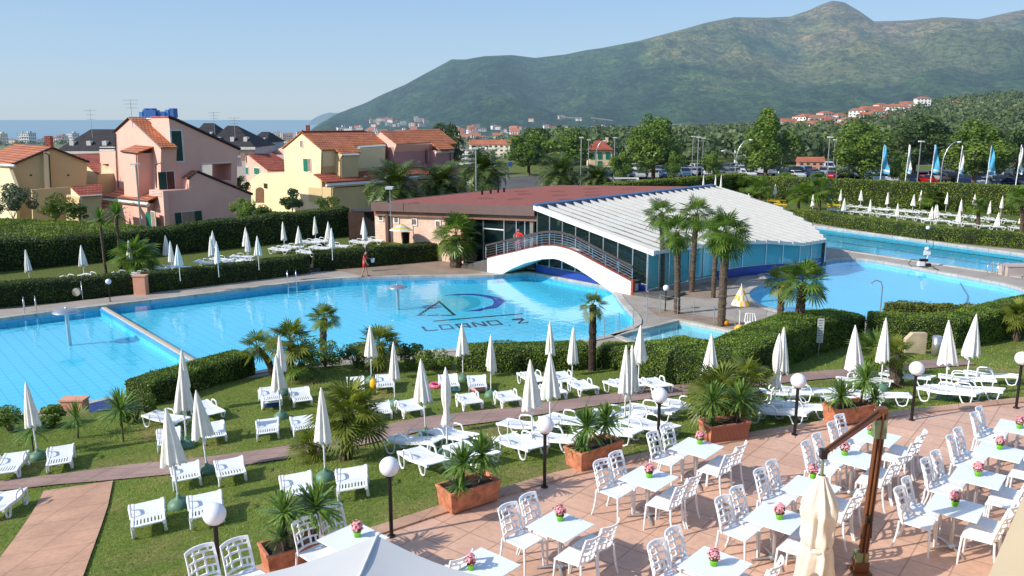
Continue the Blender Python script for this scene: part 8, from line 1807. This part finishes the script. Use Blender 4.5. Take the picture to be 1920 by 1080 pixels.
for a in [(1382,327,262,112,'curved double street lamp left of the broad poplar',((23,1.),(-22,.80))),(1771,344,266,98,'curved street lamp right of the second white flag',((24,1.),)),(1118,320,264,140,'curved street lamp before the cream house',((14,1.),)),
          (1556,333,257,110,'tall pale mast in the car park'),(1573,318,262,130,'mast right of the tall pale mast'),(1566,318,262,150,'thin mast between the two nearest masts'),(1727,333,265,112,'mast left of the third flag'),(1300,320,256,135,'leftmost of three masts in front of the woods'),(1310,330,257,118,'middle of three masts in front of the woods'),(1319,320,259,135,'rightmost of three masts in front of the woods'),
          (1153,325,258,128,'mast right of the cream house'),(1090,342,258,108,'leaning white pole behind the red roof'),(1104,320,262,130,'double headed mast left of the cream house'),(951,320,249,135,'mast rising left of the bright green tree'),(892,379,278,82,'grey street lamp beside the date palm by the lilac house'),(870,300,262,150,'street lamp behind the lilac roof'),(1467,310,277,170,'thin mast right of the broad poplar')]:
    mast(a[0], a[1], a[2], a[3], a[4], a[5] if len(a) > 5 else ())
mast(254, 428, 308, 78, 'tall grey lamp post in front of the big pink house', (), None); mast(731, 452, 352, 58.3, 'thin pole lamp at the left corner of the pool hall', (), None, .04)
t = thing('barrier', 'long white road barrier by the palms beyond the red roof', 'barrier', atY(1168,334,112)); m = MB(); m.box((0,0,0), (4.2,.1,.18)); m.build('bar', WHITE_PAINT, t); m = MB(); m.box((2.,0,-.6), (.3,.3,1.2)); m.build('post', WHITE_PAINT, t)
# ================================================================ people
SKIN = M('skin', (.42,.22,.15), .6, .08, 20); HAIR = M('dark_hair', (.015,.010,.008), .7, .3, 60); CLOTH_R = M('red_cotton', (.62,.012,.015), .8, .1, 12); BUCK = M('white_bucket', (.72,.74,.76), .4, .05, 6)
def skin_obj(name, chains, mat, parent, sub=2, root=0):
    """chains: list of lists of (x, y, z, r); equal points are welded so that limbs grow out of the body"""
    V = []; E = []; Rr = []; key = {}
    for ch in chains:
        prev = None
        for (x, y, z, r) in ch:
            k = (round(x,4), round(y,4), round(z,4))
            if k not in key: key[k] = len(V); V.append((x, y, z)); Rr.append(r)
            i = key[k]
            if prev is not None and prev != i: E.append((prev, i))
            prev = i
    me = bpy.data.meshes.new(name); me.from_pydata(V, E, []); o = link(bpy.data.objects.new(name, me), parent); md = o.modifiers.new('skin', 'SKIN'); md.use_smooth_shade = True
    sv = me.skin_vertices[0].data if me.skin_vertices else None
    if sv is None:
        bm = bmesh.new(); bm.from_mesh(me); bm.verts.layers.skin.verify(); bm.to_mesh(me); bm.free(); sv = me.skin_vertices[0].data
    for i, r in enumerate(Rr): sv[i].radius = r if hasattr(r, '__len__') else (r, r); sv[i].use_root = (i == root); sv[i].use_loose = False
    s = o.modifiers.new('sub', 'SUBSURF'); s.levels = sub; s.render_levels = sub
    dg = bpy.context.evaluated_depsgraph_get(); ev = o.evaluated_get(dg); nm = bpy.data.meshes.new_from_object(ev); o.modifiers.clear(); o.data = nm; nm.name = name; nm.materials.clear(); nm.materials.append(mat)
    return o
def lerp3(a, b, f): return tuple(a[i]+(b[i]-a[i])*f for i in range(3))
def person(loc, rz, label, J, hairtop=True, bald=False):
    """J: joints with x forward, y left, z up"""
    t = thing('person', label, 'person', loc, rz); P = J; ch = []
    ch.append([(*P['pelvis'],.115),(*P['waist'],.105),(*P['chest'],.13),(*P['neck'],.052),(*P['head0'],.062),(*P['head1'],.088),(*P['head2'],.070)])
    hands = []
    for s in ('L','R'):
        ch.append([(*P['pelvis'],.115),(*P['hip'+s],.085),(*lerp3(P['hip'+s], P['knee'+s], .5),.072),(*P['knee'+s],.052),(*lerp3(P['knee'+s], P['ank'+s], .35),.052),(*P['ank'+s],.033),(*P['toe'+s],.03)])
        ch.append([(*P['chest'],.13),(*P['sh'+s],.055),(*lerp3(P['sh'+s], P['el'+s], .5),.043),(*P['el'+s],.036),(*P['wr'+s],.025),(*P['palm'+s],.034)])
        a = Vector(P['wr'+s]); b = Vector(P['palm'+s]); d = (b-a).normalized(); side = d.cross(Vector((0,1,0))); side = side.normalized() if side.length > .1 else Vector((1,0,0)); nn = d.cross(side).normalized()
        for k, ln in enumerate((.062,.072,.068,.052)):
            o_ = side*(.024-.016*k); p0 = b+o_*.4; p1 = b+o_+d*ln*.55+nn*.006; p2 = b+o_+d*ln*.95+nn*.022; ch.append([(*b,.034),(*p1,.010),(*p2,.008)])
        ch.append([(*b,.034),(*(b+side*.04+d*.015),.011),(*(b+side*.05+d*.045),.009)])
    body = skin_obj('body', ch, SKIN, t)
    # face: nose, ears, eyes
    h1 = Vector(P['head1']); h0 = Vector(P['head0']); upv = (Vector(P['head2'])-h0).normalized(); f = Vector(P['face']).normalized(); sd = upv.cross(f).normalized()
    m = MB(); c = h1+f*.085-upv*.012; m.add([c+upv*.03, c+sd*.014-upv*.02, c-sd*.014-upv*.02, c+f*.028-upv*.012], [(0,1,3),(0,3,2),(1,2,3)], 0, True); m.build('nose', SKIN, t)
    for s in (-1,1):
        m = MB(); m.lathe([(0,-.022),(.012,-.012),(.014,.008),(0,.025)], 8, h1+sd*s*.085-upv*.005); m.build('ear', SKIN, t); m = MB(); m.lathe([(0,-.008),(.010,0),(0,.008)], 8, h1+f*.080+sd*s*.030+upv*.012); m.build('eye', HAIR, t)
    m = MB(); c = h1+f*.083-upv*.048; m.add([c+sd*.022, c+f*.005+upv*.005, c-sd*.022, c+f*.005-upv*.006], [(0,1,2,3)]); m.build('mouth', M('lips', (.35,.12,.10), .5, .1, 9) if 'lips' not in bpy.data.materials else bpy.data.materials['lips'], t)
    if not bald:
        m = MB(); n = 10; 
        for j in range(7):
            for k in range(16): pass
        q = Matrix((sd, f*-1, upv)).transposed(); vs = []
        for j in range(8):
            ph = math.pi*.62*j/7
            for k in range(18):
                th = 2*math.pi*k/18; v = Vector((math.sin(ph)*math.cos(th), math.sin(ph)*math.sin(th), math.cos(ph))); r = .098
                if v.y < -.25 and v.z < .45: r = .078     # keep the face free
                vs.append(h1+upv*.018+q@(v*r))
        m.add(vs, [(j*18+k, j*18+(k+1) % 18, (j+1)*18+(k+1) % 18, (j+1)*18+k) for j in range(7) for k in range(18)], 0, True); m.build('hair', HAIR, t)
    # clothes
    g = 1.16; sh = [[(*P['pelvis'],.135),(*P['waist'],.128),(*P['chest'],.152),(*lerp3(P['chest'], P['neck'], .55),.085)]]
    for s in ('L','R'): sh.append([(*P['chest'],.152),(*P['sh'+s],.075),(*lerp3(P['sh'+s], P['el'+s], .62),.066)])
    skin_obj('shirt', sh, CLOTH_R, t)
    st = [[(*lerp3(P['pelvis'], P['waist'], .5),.128),(*P['pelvis'],.138)]]
    for s in ('L','R'): st.append([(*P['pelvis'],.138),(*P['hip'+s],.112),(*lerp3(P['hip'+s], P['knee'+s], .78),.098)])
    skin_obj('shorts', st, CLOTH_R, t)
    return t
WJ = dict(pelvis=(0,0,.93), waist=(.01,0,1.08), chest=(.045,0,1.30), neck=(.10,0,1.47), head0=(.135,0,1.52), head1=(.165,0,1.60), head2=(.165,0,1.68), face=(.85,0,-.5),
  hipL=(0,.095,.88), kneeL=(.10,.09,.49), ankL=(.17,.09,.09), toeL=(.33,.09,.035), hipR=(0,-.095,.88), kneeR=(-.03,-.09,.48), ankR=(-.17,-.09,.09), toeR=(-.03,-.09,.03),
  shL=(.05,.19,1.38), elL=(.16,.23,1.14), wrL=(.38,.20,1.10), palmL=(.46,.19,1.09), shR=(.05,-.19,1.38), elR=(.09,-.22,1.10), wrR=(.20,-.20,.88), palmR=(.24,-.19,.80))
p = at(684, 518.5, .05); w = person(p, R(3), 'man in red shirt and shorts walking along the pool edge with a bucket', WJ)
SHOE = M('dark_sandal', (.05,.03,.02), .8, .2, 9)
for s in ('L','R'):
    a, b = Vector(WJ['ank'+s]), Vector(WJ['toe'+s]); m = MB(); m.tube([(a.x-.06, a.y, .02),(b.x+.03, b.y, .02)], .045, 8, squash=(1.,.4)); m.build('sandal', SHOE, w)
t = thing('white_bucket', 'white bucket carried by the walking man in red', 'bucket', p+Vector((.50,-.0,.0))); m = MB(); hand = Vector((0,.19,1.09)); m.lathe([(0,0),(.10,0),(.135,.24),(.125,.24),(.095,.015)], 20, (0,.19,.88)); m.build('pail', BUCK, t); m = MB(); m.tube([(.13*math.cos(a), .19, 1.11+.05*math.sin(a)) for a in [math.pi*k/8 for k in range(9)]], .006, 5); m.build('handle', STEEL, t)
BJ = dict(pelvis=(0,0,.92), waist=(.02,0,1.07), chest=(.06,0,1.30), neck=(.09,0,1.47), head0=(.10,0,1.52), head1=(.12,0,1.61), head2=(.11,0,1.69), face=(.95,0,-.25),
  hipL=(0,.095,.88), kneeL=(.04,.10,.48), ankL=(0,.11,.09), toeL=(.15,.12,.035), hipR=(0,-.095,.88), kneeR=(.02,-.10,.48), ankR=(-.02,-.11,.09), toeR=(.13,-.12,.03),
  shL=(.07,.20,1.39), elL=(.16,.44,1.20), wrL=(.20,.62,1.02), palmL=(.24,.69,.98), shR=(.07,-.19,1.39), elR=(.26,-.28,1.24), wrR=(.38,-.12,1.12), palmR=(.42,-.05,1.10))
q = onplane(974, 466, N0+bn*.75, bd); 
# height of the deck under him
zz = None
for a, b in zip(TP, TP[1:]):
    if (q-N0).dot(bd) >= (a-N0).dot(bd) and (q-N0).dot(bd) <= (b-N0).dot(bd): f = ((q-N0).dot(bd)-(a-N0).dot(bd))/max(1e-6, (b-a).dot(bd)); zz = a.z+(b.z-a.z)*f-.24
if zz is None: zz = 1.1
q.z = zz; person(q, R(-125), 'man in red shirt and shorts leaning at the railing on the white footbridge', BJ, bald=True)
